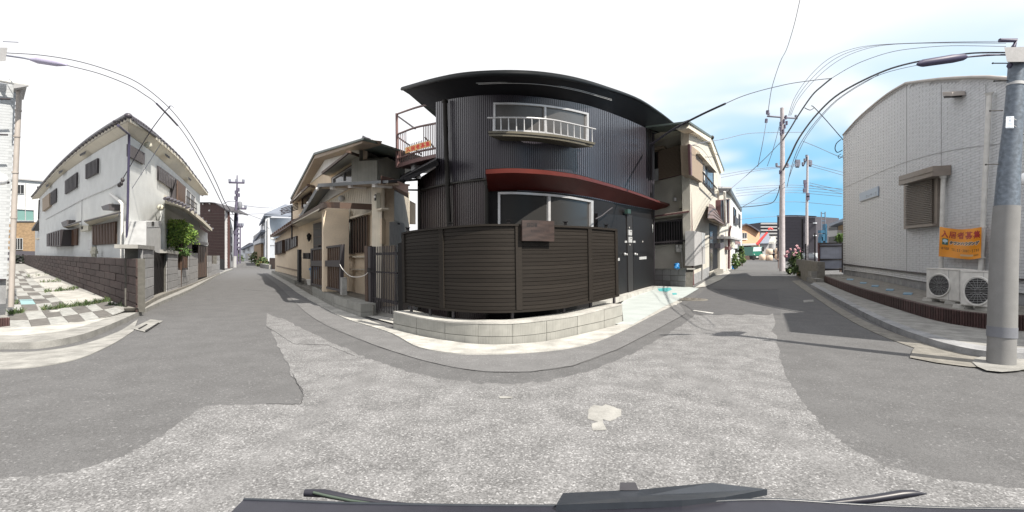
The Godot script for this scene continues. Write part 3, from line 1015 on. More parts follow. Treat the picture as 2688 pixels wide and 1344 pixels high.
func aircon(_i: int, c: Array, fan: Vector2, r: float, label: String) -> void:
	var cu: float = (c[0][0] + c[1][0]) / 2
	# stands on the terrace: its own short line in plan
	var zl: float = (EYE - 0.50) * 1344 / (c[3][1] - 672)
	var zr: float = (EYE - 0.50) * 1344 / (c[2][1] - 672)
	var f := [[c[0][0], 672 + EYE * 1344 / zl], [c[1][0], 672 + EYE * 1344 / zr]]
	var p := [[[c[0][0], c[0][1]], [c[1][0], c[1][1]]], [[c[3][0], c[3][1]], [c[2][0], c[2][1]]]]
	var t := thing("air_conditioner", label, "air conditioner", plan(f, cu) + Vector3(0, 0.42, 0), "outdoor air conditioner units")
	blk(f, p, 0, 1, 0.0, 1, 0.0, 0.34, 0.02)
	var bd := done("cabinet", "white_plastic", t)
	pan(f, p, 0.012, 0.36, -0.01, 1.01, -0.02, 0.015)
	done("lid", "white_plastic", bd)
	pan(f, p, 0.006, 0.01, 0.66, 0.668, 0.02, 0.98)
	done("panel_seam", "grey_metal", bd)
	var k := 64
	var cc := onw(f, fan.x, fan.y, 0.01)
	var ring := []
	var rim := []
	for i in k + 1:
		var a := TAU * i / k
		ring.append(onw(f, fan.x + cos(a) * r, fan.y + sin(a) * r * 1.02, 0.012))
		rim.append(onw(f, fan.x + cos(a) * r * 0.93, fan.y + sin(a) * r * 0.95, 0.012))
	for i in k:
		quad(cc, cc, rim[i], rim[i + 1], out(f, cu), 1)
	var fd := done("fan_opening", "ink", t)
	tube(ring, 0.016, 6, false)
	tube(rim, 0.010, 6, false)
	done("fan_ring", "white_plastic", fd)
	for i in 15:
		var y := lerpf(-0.86, 0.86, i / 14.0)
		var h := sqrt(1.0 - y * y) * 0.92
		tube([onw(f, fan.x - h * r, fan.y + y * r, 0.02), onw(f, fan.x + h * r, fan.y + y * r, 0.02)], 0.0035, 4)
	for i in 16:
		var a := TAU * i / 16
		tube([onw(f, fan.x + cos(a) * r * 0.15, fan.y + sin(a) * r * 0.15, 0.016), onw(f, fan.x + cos(a) * r * 0.93, fan.y + sin(a) * r * 0.93, 0.016)], 0.003, 4)
	done("grille", "grey_metal", fd)
	for i in 3:
		var a0 := TAU * i / 3 + 0.4
		var b1 := []
		var b2 := []
		for j in 5:
			var a := a0 + j * 0.28
			b1.append(onw(f, fan.x + cos(a) * r * 0.2, fan.y + sin(a) * r * 0.2, 0.006))
			b2.append(onw(f, fan.x + cos(a) * r * 0.82, fan.y + sin(a) * r * 0.82, 0.009))
		for j in 4:
			quad(b1[j], b1[j + 1], b2[j + 1], b2[j], out(f, cu), 1)
	done("fan_blade", "far_dark", fd)
	for s in [0.12, 0.82]:
		var b := pp(f, p, s, 1.0, 0.0)
		var c2 := Vector3(b.x, 0.46, b.z) - out(f, cu) * 0.12
		var w := 0.12
		hexa([c2 + Vector3(-w * 0.7, 0.045, 0), c2 + Vector3(w * 0.7, 0.045, 0), c2 + Vector3(w, -0.045, 0.0), c2 + Vector3(-w, -0.045, 0)], [c2 + Vector3(-w * 0.7, 0.045, -0.3), c2 + Vector3(w * 0.7, 0.045, -0.3), c2 + Vector3(w, -0.045, -0.3), c2 + Vector3(-w, -0.045, -0.3)])
		done("foot", "concrete_pale", t)

# ---------- printed things ----------
const GL := {
	"入": [[3.5, 1, 5, 1, 5.2, 3, 3.5, 7, 1, 9.5], [5.2, 3, 7, 7, 9.3, 9.5]],
	"居": [[1.5, 1, 9, 1, 9, 3.5, 1.5, 3.5], [1.5, 1, 1.5, 5, 0.5, 9.5], [2.5, 5.5, 9.5, 5.5], [6, 4, 6, 7], [3.5, 7, 8.5, 7, 8.5, 9.5, 3.5, 9.5, 3.5, 7]],
	"者": [[2, 2, 8, 2], [5, 0.5, 5, 4], [0.5, 4, 9.5, 4], [8.5, 1, 5, 4, 1, 6.5], [3.5, 5.5, 8, 5.5, 8, 9.5, 3.5, 9.5, 3.5, 5.5], [3.5, 7.5, 8, 7.5]],
	"募": [[0.5, 1.3, 9.5, 1.3], [3.3, 0.3, 3.3, 2.2], [6.7, 0.3, 6.7, 2.2], [3, 2.8, 7, 2.8, 7, 5, 3, 5, 3, 2.8], [3, 3.9, 7, 3.9], [0.5, 6, 9.5, 6], [4, 5, 1, 7.8], [6, 6, 9.3, 7.8], [3, 7.3, 7.5, 7.3, 7, 9.7, 6, 9.5], [5, 6.5, 4, 9, 2, 9.8]],
	"集": [[3, 0.5, 1, 3], [2.2, 2, 2.2, 5.8], [5.5, 0.3, 6, 1.5], [2.2, 1.7, 8.5, 1.7], [2.2, 3, 8, 3], [2.2, 4.3, 8, 4.3], [2.2, 5.7, 9, 5.7], [5.3, 1.7, 5.3, 9.8], [0.5, 7, 9.5, 7], [5, 7, 1.2, 9.6], [5.6, 7, 9.2, 9.6]],
	"タ": [[4, 0, 1, 5], [3, 2, 8.5, 2, 6, 7, 2, 10], [3.5, 4.5, 6.5, 6.5]],
	"ウ": [[5, 0, 5, 2], [1, 4.5, 1, 2, 9, 2, 8, 6.5, 4, 10]],
	"ン": [[1, 1.5, 4, 3.5], [1, 9, 5, 7.5, 9, 2]],
	"ハ": [[3.5, 2, 1, 9], [6, 1, 9.5, 9]],
	"ジ": [[2, 0.5, 4.5, 2], [1, 3.5, 3.5, 5], [1, 9.5, 5, 8, 9, 3.5], [7, 0.5, 7.8, 2], [8.7, 0, 9.5, 1.5]],
	"グ": [[3.5, 0, 1, 5], [3, 2, 7.5, 2, 6, 7, 2.5, 10], [8, 0.3, 8.6, 1.6], [9.3, 0, 10, 1.2]],
	"ィ": [[8, 3, 5, 6, 2, 8], [5.5, 5.5, 5.5, 10]], "サ": [[0.5, 3, 9.5, 3], [3, 0.5, 3, 6], [7, 0.5, 7, 5, 4, 10]], "ー": [[1, 5, 9, 5]], "ブ": [[1, 1.5, 8, 1.5, 7, 6, 3, 10], [8, 0, 8.6, 1], [9.2, 0, 9.8, 1]],
	"北": [[3.3, 0.5, 3.3, 9.5], [0.5, 3.5, 3.3, 3.5], [0.5, 8, 3.3, 7], [6.2, 0.5, 6.2, 9, 9.3, 9, 9.3, 7.5], [9, 2.5, 6.2, 4.5]],
	"千": [[7.5, 0.5, 2, 2], [0.5, 4.7, 9.5, 4.7], [5, 1.3, 5, 9.8]],
	"住": [[3, 0.3, 0.7, 4.5], [2, 3, 2, 9.8], [6, 0.3, 7, 1.5], [4, 2.7, 9.3, 2.7], [4.3, 6, 9, 6], [3.6, 9.4, 9.6, 9.4], [6.6, 2.7, 6.6, 9.4]],
	"店": [[5, 0, 5, 1.2], [1.2, 1.2, 9.5, 1.2], [1.2, 1.2, 1.2, 5, 0.3, 9.6], [5, 2.2, 5, 6], [5, 3.8, 8.8, 3.8], [3, 6, 8.5, 6, 8.5, 9.6, 3, 9.6, 3, 6]],
	"日": [[1, 0.5, 9, 0.5, 9, 9.5, 1, 9.5, 1, 0.5], [1, 5, 9, 5]],
	"荘": [[0.5, 1.5, 9.5, 1.5], [3, 0.3, 3, 2.7], [7, 0.3, 7, 2.7], [3.2, 3.4, 3.2, 9.6], [0.7, 4, 2.4, 4], [0.7, 7.5, 3.2, 6.3], [4.5, 5.7, 9.6, 5.7], [7, 3.4, 7, 9.2], [4.8, 9.3, 9.4, 9.3]],
	"T": [[1, 0.5, 9, 0.5], [5, 0.5, 5, 9.5]], "E": [[8, 0.5, 2, 0.5, 2, 9.5, 8, 9.5], [2, 5, 7, 5]], "L": [[2, 0.5, 2, 9.5, 8, 9.5]],
	"N": [[1.5, 9.5, 1.5, 0.5, 8.5, 9.5, 8.5, 0.5]], "I": [[5, 0.5, 5, 9.5]], "C": [[8.5, 1.5, 6, 0.5, 2.5, 1.5, 1.5, 5, 2.5, 8.5, 6, 9.5, 8.5, 8.5]], "H": [[1.5, 0.5, 1.5, 9.5], [8.5, 0.5, 8.5, 9.5], [1.5, 5, 8.5, 5]], "S": [[8.3, 1.5, 5, 0.5, 2, 2, 2.5, 4.3, 7.5, 5.5, 8.3, 8, 5, 9.5, 1.5, 8.5]], "O": [[5, 0.5, 8.5, 3, 8.5, 7, 5, 9.5, 1.5, 7, 1.5, 3, 5, 0.5]], "U": [[1.5, 0.5, 1.5, 7.5, 4, 9.5, 6, 9.5, 8.5, 7.5, 8.5, 0.5]],
	"0": [[5, 0.5, 8, 2.5, 8, 7.5, 5, 9.5, 2, 7.5, 2, 2.5, 5, 0.5]], "1": [[3.5, 2, 5.5, 0.5, 5.5, 9.5]], "2": [[2, 2.5, 4, 0.5, 7, 0.7, 8, 3, 2, 9.5, 8.3, 9.5]], "3": [[2, 0.7, 8, 0.7, 5, 4.3, 8, 6.5, 6.5, 9.3, 2, 9]], "5": [[8, 0.5, 3, 0.5, 2.3, 4.5, 6, 4, 8, 6.5, 6, 9.4, 2, 9]], "7": [[1.8, 0.6, 8.2, 0.6, 4.5, 9.5]], "8": [[5, 4.8, 2.3, 2.6, 5, 0.5, 7.7, 2.6, 5, 4.8, 2, 7.4, 5, 9.5, 8, 7.4, 5, 4.8]], "9": [[7.8, 3, 5, 5.2, 2.2, 3, 5, 0.5, 7.8, 3, 7.5, 7, 4, 9.5]], "-": [[2.5, 5, 7.5, 5]], " ": [],
}

func dab(im: Image, x: float, y: float, r: float, c: Color) -> void:
	var r2 := maxi(1, int(round(r)))
	im.fill_rect(Rect2i(int(x) - r2, int(y) - r2, r2 * 2, r2 * 2).intersection(Rect2i(0, 0, im.get_width(), im.get_height())), c)

func letter(im: Image, text: String, x: float, y: float, w: float, h: float, gap: float, r: float, c: Color, slant := 0.0) -> void:
	for ch in text:
		for s in GL.get(ch, []):
			for k in range(0, s.size() - 2, 2):
				var a := Vector2(s[k], s[k + 1])
				var b := Vector2(s[k + 2], s[k + 3])
				var n := int(a.distance_to(b) * maxf(w, h) / 10.0) + 1
				for i in n + 1:
					var q := a.lerp(b, i / float(n))
					dab(im, x + (q.x / 10.0 + slant * (1 - q.y / 10.0)) * w, y + q.y / 10.0 * h, r, c)
		x += w + gap

func print_mat(im: Image, rough: float) -> StandardMaterial3D:
	var m := StandardMaterial3D.new()
	m.albedo_texture = ImageTexture.create_from_image(im)
	m.roughness = rough
	return m

func banner_print() -> StandardMaterial3D:
	var im := Image.create(560, 400, false, Image.FORMAT_RGB8)
	im.fill(Color(0.91, 0.58, 0.05))
	letter(im, "入居者募集", 24, 40, 92, 92, 15, 6, Color(0.62, 0.06, 0.10))
	im.fill_rect(Rect2i(38, 148, 80, 86), Color(0.16, 0.42, 0.30))
	for y in range(154, 200):
		for x in range(44, 112):
			if Vector2((x - 78) / 34.0, (y - 182) / 26.0).length() < 1:
				im.set_pixel(x, y, Color(0.75, 0.82, 0.88))
	im.fill_rect(Rect2i(44, 198, 68, 14), Color(0.13, 0.35, 0.28))
	im.fill_rect(Rect2i(70, 196, 16, 26), Color(0.72, 0.80, 0.86))
	im.fill_rect(Rect2i(46, 216, 64, 10), Color(0.15, 0.36, 0.45))
	letter(im, "タウンハウジング", 136, 178, 42, 38, 7, 8, Color(0.86, 0.82, 0.78), 0.2)
	letter(im, "タウンハウジング", 136, 178, 42, 38, 7, 4, Color(0.05, 0.05, 0.08), 0.2)
	letter(im, "北千住店", 32, 268, 22, 32, 4, 2, Color(0.38, 0.17, 0.05))
	letter(im, "TEL", 166, 274, 18, 32, 3, 2, Color(0.38, 0.17, 0.05))
	letter(im, "03-3881-5790", 236, 274, 20, 36, 5, 2, Color(0.30, 0.14, 0.05))
	im.fill_rect(Rect2i(284, 340, 170, 24), Color(0.80, 0.70, 0.58))
	for k in 4:
		im.fill_rect(Rect2i(464 + k * 16, 342, 10, 20), Color(0.48, 0.30, 0.06))
	return print_mat(im, 0.5)

func plate_print() -> StandardMaterial3D:
	var im := Image.create(240, 100, false, Image.FORMAT_RGB8)
	im.fill(Color(0.60, 0.66, 0.73))
	im.fill_rect(Rect2i(0, 92, 240, 8), Color(0.55, 0.56, 0.57))
	letter(im, "ウィサーブ", 86, 52, 20, 26, 9, 2, Color(0.20, 0.24, 0.36))
	return print_mat(im, 0.35)

func small_banner_print() -> StandardMaterial3D:
	var im := Image.create(320, 70, false, Image.FORMAT_RGB8)
	im.fill(Color(0.94, 0.74, 0.48))
	letter(im, "入居者募集", 12, 9, 50, 52, 11, 4, Color(0.86, 0.20, 0.15))
	return print_mat(im, 0.6)

func pole_notice_print() -> StandardMaterial3D:
	var im := Image.create(60, 90, false, Image.FORMAT_RGB8)
	im.fill(Color(0.80, 0.83, 0.86))
	for e in [[18, 8, 24, 5], [22, 24, 16, 9], [20, 38, 22, 4], [14, 52, 32, 4], [14, 62, 32, 4]]:
		im.fill_rect(Rect2i(e[0], e[1], e[2], e[3]), Color(0.42, 0.48, 0.56))
	for k in 5:
		im.fill_rect(Rect2i(6 + k * 10, 78, 6, 10), Color(0.35, 0.4, 0.48))
	return print_mat(im, 0.5)

# ---------- the dark apartment house ----------
const FD := [[1040, 786], [1095, 815], [1150, 841], [1250, 867], [1344, 872], [1440, 862], [1540, 829], [1625, 786], [1722, 753]]

func dark_building() -> void:
	var t := thing("dark_apartment_house", "two-storey apartment house in dark ribbed metal with a red-brown canopy", "house", plan(FD, 1344))
	var wl := [[1144, 268], [1200, 257], [1280, 249], [1344, 249], [1440, 258], [1540, 276], [1640, 311], [1713, 344]]
	# upper storey
	pan(FD, [wl, [[1144, 486], [1200, 478], [1280, 468], [1358, 500], [1440, 505], [1540, 518], [1640, 538], [1713, 551]]], 0.0, 0.5, 0, 1, 0, 1, 104, 0.03)
	done("wall", "cladding", t)
	# lower storey
	pan(FD, [[[1096, 470], [1144, 440]], [[1096, 500], [1144, 490]]], -0.01, 0.4, 0, 1, 0, 1, 9, 0.03)
	pan(FD, [[[1096, 499], [1180, 481], [1280, 469]], [[1096, 815], [1180, 850], [1280, 868]]], 0.0, 0.5, 0, 1, 0, 1, 33, 0.03)
	done("lower_wall", "cladding_low", t)
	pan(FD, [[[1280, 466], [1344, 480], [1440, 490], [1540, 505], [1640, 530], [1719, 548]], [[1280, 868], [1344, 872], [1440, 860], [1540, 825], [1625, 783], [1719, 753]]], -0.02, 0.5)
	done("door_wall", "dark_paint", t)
	pan(FD, [[[1097, 497], [1180, 479], [1281, 467]], [[1097, 501], [1180, 483.5], [1281, 471.5]]], 0.06, 0.06)
	done("flashing", "pipe_dark", t)
	# end wall and mass behind
	var c := plan(FD, 1718)
	var top := onw(FD, 1713, 344)
	hexa([Vector3(c.x, top.y, c.z), Vector3(c.x - 1.5, top.y, c.z - 8), Vector3(c.x - 1.5, 0, c.z - 8), c], [Vector3(c.x - 0.3, top.y, c.z), Vector3(c.x - 1.8, top.y, c.z - 8), Vector3(c.x - 1.8, 0, c.z - 8), c - Vector3(0.3, 0, 0)])
	c = plan(FD, 1146)
	top = onw(FD, 1146, 275)
	hexa([Vector3(c.x, top.y, c.z - 0.1), Vector3(c.x - 0.4, top.y, c.z - 7), Vector3(c.x - 0.4, 0, c.z - 7), c - Vector3(0, 0, 0.1)], [Vector3(c.x + 0.3, top.y, c.z - 0.1), Vector3(c.x, top.y, c.z - 7), Vector3(c.x, 0, c.z - 7), c + Vector3(0.3, 0, -0.1)])
	done("side_wall", "cladding", t)
	# roof: soffit, fascia, edge
	var edge := [[1055, 236], [1130, 217], [1205, 203], [1280, 197.5], [1355, 196.5], [1430, 201], [1505, 212], [1580, 231], [1674, 263], [1734, 300], [1772, 329]]
	var wline := [[1136, 290], [1150, 280], [1200, 262], [1280, 252], [1344, 251], [1440, 260], [1540, 278], [1640, 313], [1713, 344], [1736, 352]]
	var ea := line(FD, edge, 40, 0.885)
	var wa := []
	for k in 41:
		var u := lerpf(1138, 1728, k / 40.0)
		wa.append(onw(FD, u, cv(wline, u), -0.05))
	loft(ea, wa, Vector3(0, 0.05, 0))
	done("soffit", "soffit_dark", t)
	var rb := []
	for p in wa:
		rb.append(p + Vector3(0, 0.5, -4.5))
	var eu := []
	for p in ea:
		eu.append(p + Vector3(0, 0.052, 0))
	loft(eu, rb, Vector3(0, 0.04, 0))
	done("roof", "fascia_dark", t)
	for k in [0, 1]:
		var off := Vector3(0, [0.015, 0.05][k], 0.02)
		var w := []
		for p in ea:
			w.append(p + off)
		tube(w, [0.045, 0.03][k], 6)
	done("gutter", "fascia_dark", t)
	for e in [[1250, 218.5, 1344, 218], [1256, 221.5, 1344, 221]]:
		var q := []
		for k in 25:
			var u := lerpf(e[0], 1606, k / 24.0)
			var v := cv([[1250, 218.2], [1344, 215.5], [1430, 220], [1510, 234], [1570, 250], [1612, 263]], u) + (0.0 if e[0] < 1252 else 3.0)
			var z := zf(FD, u) * 0.925
			q.append(at(u, v, z))
		tube(q, 0.006, 5)
	done("laundry_rail", "grey_metal", t)
	# down pipes
	var q := []
	for e in [[1168, 264], [1169, 330], [1173, 430], [1176, 520], [1179, 610], [1180, 850]]:
		q.append(onw(FD, e[0], e[1], 0.10))
	tube(q, 0.055, 10)
	var dp := done("downpipe", "pipe_dark", t)
	tube([onw(FD, 1168, 263, 0.10), onw(FD, 1168, 270, 0.10)], 0.068, 10)
	tube([onw(FD, 1174.5, 470, 0.10), onw(FD, 1175, 488, 0.10)], 0.066, 10)
	done("clip", "pipe_dark", dp)
	tube([onw(FD, 1277, 478, 0.10), onw(FD, 1277.5, 540, 0.10), onw(FD, 1278, 860, 0.10)], 0.045, 10)
	dp = done("downpipe", "pipe_dark", t)
	pan(FD, qd(1271, 474, 1280, 474, 1280, 486, 1271, 486), 0.14, 0.12)
	done("rain_hopper", "pipe_dark", dp)
	tube([onw(FD, 1100.5, 500, 0.12), onw(FD, 1100.5, 600, 0.12), onw(FD, 1101, 812, 0.12)], 0.042, 10)
	tube([onw(FD, 1056, 498.5, 0.2), onw(FD, 1101, 499, 0.12)], 0.025, 8)
	done("downpipe", "pipe_dark", t)
	# upper window and its balcony rail
	var wp := [[[1295, 269], [1344, 269], [1390, 271.5], [1428, 275], [1490, 284], [1546, 297]], [[1295, 346], [1344, 346], [1390, 347], [1430, 351], [1490, 361], [1546, 373]]]
	win(FD, wp, t, {"frame": "alu", "glass": "glass_mid", "mull": [0.545], "fw": 5.0, "d": 0.07})
	var sp := [[[1281, 344], [1320, 343.5], [1365, 345], [1410, 348], [1455, 352.5], [1510, 362], [1564, 375]], [[1284, 357], [1320, 357], [1365, 358.5], [1410, 361.5], [1455, 366.5], [1510, 376], [1554, 386]]]
	pan(FD, sp, 0.42, 0.42)
	var sl := done("balcony_sill", "sill_brown", t)
	pan(FD, [[[1281, 350], [1320, 349.5], [1365, 351], [1455, 359], [1510, 368], [1562, 380]], [[1281, 351], [1320, 350.5], [1365, 352], [1455, 360], [1510, 369], [1562, 381]]], 0.435, 0.03)
	done("seam", "dark_paint", sl)
	var rp := [[1280, 309.5], [1320, 308.5], [1375, 309], [1420, 311.5], [1455, 315.5], [1510, 327], [1562, 339]]
	var rq := []
	for k in 25:
		var u := lerpf(1280, 1563, k / 24.0)
		rq.append(onw(FD, u, cv(rp, u), 0.36))
	tube(rq, 0.02, 8)
	done("handrail", "alu", t)
	for x in [1058, 1138, 1218, 1300, 1382, 1463, 1540, 1615, 1693, 1766, 1838, 1905, 1970, 2033, 2095]:
		var u: float = 1030 + x / 4.0
		tube([onw(FD, u, cv(rp, u), 0.36), onw(FD, u + 0.5, cv(rp, u) + 14, 0.36), onw(FD, u + 0.8, cv(sp[0], u) + 1, 0.36)], [0.011, 0.011, 0.017], 6)
		done("baluster", "alu", t)
	# canopy
	var ce := [[1275, 446], [1315, 443.5], [1358, 443], [1424, 447], [1470, 452.5], [1517, 460], [1610, 486], [1672, 506], [1734, 529], [1765, 537]]
	var cw := [[1282, 503], [1344, 500], [1440, 505], [1540, 518], [1640, 538], [1717, 551], [1740, 555]]
	var a := line(FD, ce, 36, 0.9)
	var b := []
	for k in 37:
		var u := lerpf(1282, 1722, k / 36.0)
		b.append(onw(FD, u, cv(cw, u), -0.02))
	for k in 37:
		a[k].y -= 0.075
	loft(a, b, Vector3(0, 0.02, 0))
	var can := done("canopy", "canopy_red", t)
	var fa := []
	var fb := []
	for k in 37:
		fa.append(a[k] + Vector3(0, 0.08, 0.012)); fb.append(a[k] + Vector3(0, -0.004, 0.012))
	loft(fa, fb, Vector3(0, 0, -0.04))
	done("canopy_edge", "canopy_edge", can)
	var ta := []
	var tb := []
	for k in 37:
		ta.append(fa[k] + Vector3(0, 0.012, 0.0)); tb.append(b[k] + Vector3(0, 0.35, 0.02))
	loft(ta, tb, Vector3(0, -0.01, 0))
	done("canopy_top", "fascia_dark", can)
	# lower window
	win(FD, [[[1307, 504], [1350, 503.5], [1400, 506], [1480, 513], [1558, 527]], [[1307, 660], [1350, 660], [1400, 660], [1480, 660], [1558, 655]]], t, {"frame": "alu", "glass": "glass_dim", "mull": [0.54], "fw": 6.0, "d": 0.08})
	# doors
	for k in 2:
		var dq: Array = [qd(1569, 560, 1645, 566, 1650, 772, 1574, 795), qd(1661, 567, 1714, 576, 1718, 750, 1664, 767)][k]
		pan(FD, dq, 0.07, 0.09)
		var d := done("door", "door_dark", t)
		if k == 1:
			tag_label(d, "plain dark door with a letter slot, at the corner")
			pan(FD, qd(1679, 674.5, 1697, 673, 1697, 680, 1679, 681.5), 0.09, 0.03)
			done("letter_slot", "grey_metal", d)
		var hu: float = [1640.0, 1667.0][k]
		ball(onw(FD, hu, 667, 0.13), Vector3.ONE * 0.055)
		ball(onw(FD, hu + 5, 668, 0.13), Vector3.ONE * 0.04)
		done("knob", "alu", d)
		pan(FD, [qd(1641, 632, 1647, 632, 1647, 637, 1641, 637), qd(1663, 632, 1668, 632, 1668, 637, 1663, 637)][k], 0.09, 0.03)
		done("lock_plate", "grey_metal", d)
	pan(FD, qd(1646, 562, 1660, 566, 1663, 768, 1650, 773), 0.11, 0.12)
	var post := done("door_post", "ink", t)
	for k in 2:
		pan(FD, [qd(1651, 603, 1659, 604, 1659, 618, 1651, 617.5), qd(1651.5, 621.5, 1659.5, 622, 1659.5, 637, 1651.5, 636.5)][k], 0.15, 0.05)
		var ib := done("intercom", "grey_metal", post)
		ball(onw(FD, 1655.5, [607.5, 626.0][k], 0.15), Vector3(0.035, 0.035, 0.02), 8, 6)
		done("speaker", "ink", ib)
	number("201", 1648, 597.5, 8.5, t, 0.125)
	number("101", 1649.5, 642.5, 8.5, t, 0.125)
	number("201", 1683, 634.5, 8.5, t, 0.085)
	pan(FD, qd(1621, 678, 1627, 677, 1627, 684, 1621, 685), 0.1, 0.05)
	done("switch_box", "grey_metal", t)
	tube([onw(FD, 1713, 590, 0.1), onw(FD, 1713, 600, 0.16), onw(FD, 1713, 610, 0.1)], 0.02, 6)
	done("handle", "grey_metal", t)
	# fire sign box and cable loop above the door
	pan(FD, qd(1648, 549, 1656, 550, 1656, 561, 1648, 560), 0.2, 0.12)
	done("door_light", "door_green", t)
	tube([onw(FD, 1563, 575, 0.2), onw(FD, 1580, 566, 0.22), onw(FD, 1596, 553, 0.25), onw(FD, 1607, 545, 0.25)], 0.018, 6)
	done("cable", "dark_metal", t)
	# doorstep
	var sa := [[1600, 800], [1640, 784], [1728, 759]]
	pan(FD, [[[1590, 791], [1640, 775.5], [1727, 751]], [[1590, 806], [1640, 788], [1727, 760]]], 0.35, 0.4)
	done("doorstep", "concrete_pale", t)
	# lean-to roof at the left corner
	hexa([onw(FD, 1050, 469, 0.5), onw(FD, 1147, 418, 0.5), onw(FD, 1153, 432, 0.45), onw(FD, 1060, 480, 0.45)], [onw(FD, 1050, 462, -0.6), onw(FD, 1147, 412, -0.6), onw(FD, 1153, 425, -0.6), onw(FD, 1060, 473, -0.6)])
	done("lean_to_roof", "soffit_dark", t)
	hexa([onw(FD, 1094, 462, 0.3), onw(FD, 1105, 461, 0.3), onw(FD, 1105, 468, 0.3), onw(FD, 1094, 469, 0.3)], [onw(FD, 1094, 462, 0.05), onw(FD, 1105, 461, 0.05), onw(FD, 1105, 468, 0.05), onw(FD, 1094, 469, 0.05)])
	done("beam_end", "grey_metal", t)
	balcony()

func tag_label(o: Node, l: String) -> void:
	o.set_meta("label", l)

func number(s: String, u: float, v: float, w: float, parent: Node, d: float) -> void:
	var tm := TextMesh.new()
	var sf := SystemFont.new()
	sf.font_names = PackedStringArray(["Droid Sans"])
	tm.font = sf
	tm.text = s
	tm.font_size = 32
	tm.pixel_size = w * zf(FD, u) / 1344.0 / 54.0
	tm.depth = 0.01
	var o := MeshInstance3D.new()
	o.mesh = tm
	o.material_override = M["white_plastic"]
	o.name = "number"
	o.basis = Basis(Vector3.UP, atan2(out(FD, u).x, out(FD, u).z))
	o.position = onw(FD, u + w * 0.5, v, d + 0.02) - org
	parent.add_child(o, true)

func balcony() -> void:
	# steel landing left of the house
	var f := [[1036, 790], [1090, 806], [1150, 822]]
	var t := thing("steel_balcony", "reddish steel balcony with thin railings at the left of the dark house", "balcony", plan(f, 1090))
	pan(f, [[[1041, 431], [1090, 416], [1148, 403]], [[1041, 441], [1090, 426], [1148, 412]]], 0.0, 2.2)
	done("deck", "balcony_steel", t)
	tube([onw(f, 1041.5, 298, 0.02), onw(f, 1042.5, 440, 0.02)], 0.05, 6)
	done("post", "balcony_steel", t)
	var rails := [[[1041, 300], [1090, 283], [1140, 270]], [[1042, 353], [1090, 335], [1147, 323]], [[1044, 417], [1095, 399], [1148, 388]]]
	for c in rails:
		tube(line(f, c, 8), 0.032, 6)
		done("rail", "balcony_steel", t)
	for k in 22:
		var u := lerpf(1047, 1144, k / 21.0)
		var short: bool = k > 4 and k < 14
		var v0: float = cv(rails[1], u) if not short else cv([[1060, 386], [1131, 364]], u) - 3
		tube([onw(f, u, v0, 0), onw(f, u + 0.3, cv([[1041, 432], [1090, 417], [1148, 404]], u), 0)], 0.013, 5)
		done("baluster", "balcony_steel", t)
	for e in [[1043, 304, 1090, 338], [1044, 360, 1075, 381], [1083, 387, 1106, 405], [1115, 360, 1139, 386]]:
		tube([onw(f, e[0], e[1], -1.2), onw(f, e[2], e[3], -1.5)], 0.035, 6)
		done("brace", "dark_metal", t)
	pan(f, qd(1079, 419, 1088, 417, 1088, 468, 1079, 468), -0.2, 0.2)
	done("support", "far_grey", t)
	org = onw(f, 1097, 385)
	begin()
	pan(f, [[[1063, 388], [1097, 377], [1130, 368]], [[1064, 403], [1097, 393], [1131, 384]]], 0.06, 0.01)
	tag(done("banner", small_banner_print()), "small faded orange banner with red lettering on the steel balcony rail", "banner")

# ---------- block wall, fence, gate ----------
const FB := [[1020, 863], [1032, 866], [1095, 882], [1169, 895], [1255, 905], [1344, 905], [1434, 897], [1516, 881], [1585, 864], [1637, 847]]
const FF := [[1040, 861], [1057, 866], [1150, 884], [1255, 895], [1344, 896], [1440, 887], [1540, 868], [1625, 847]]

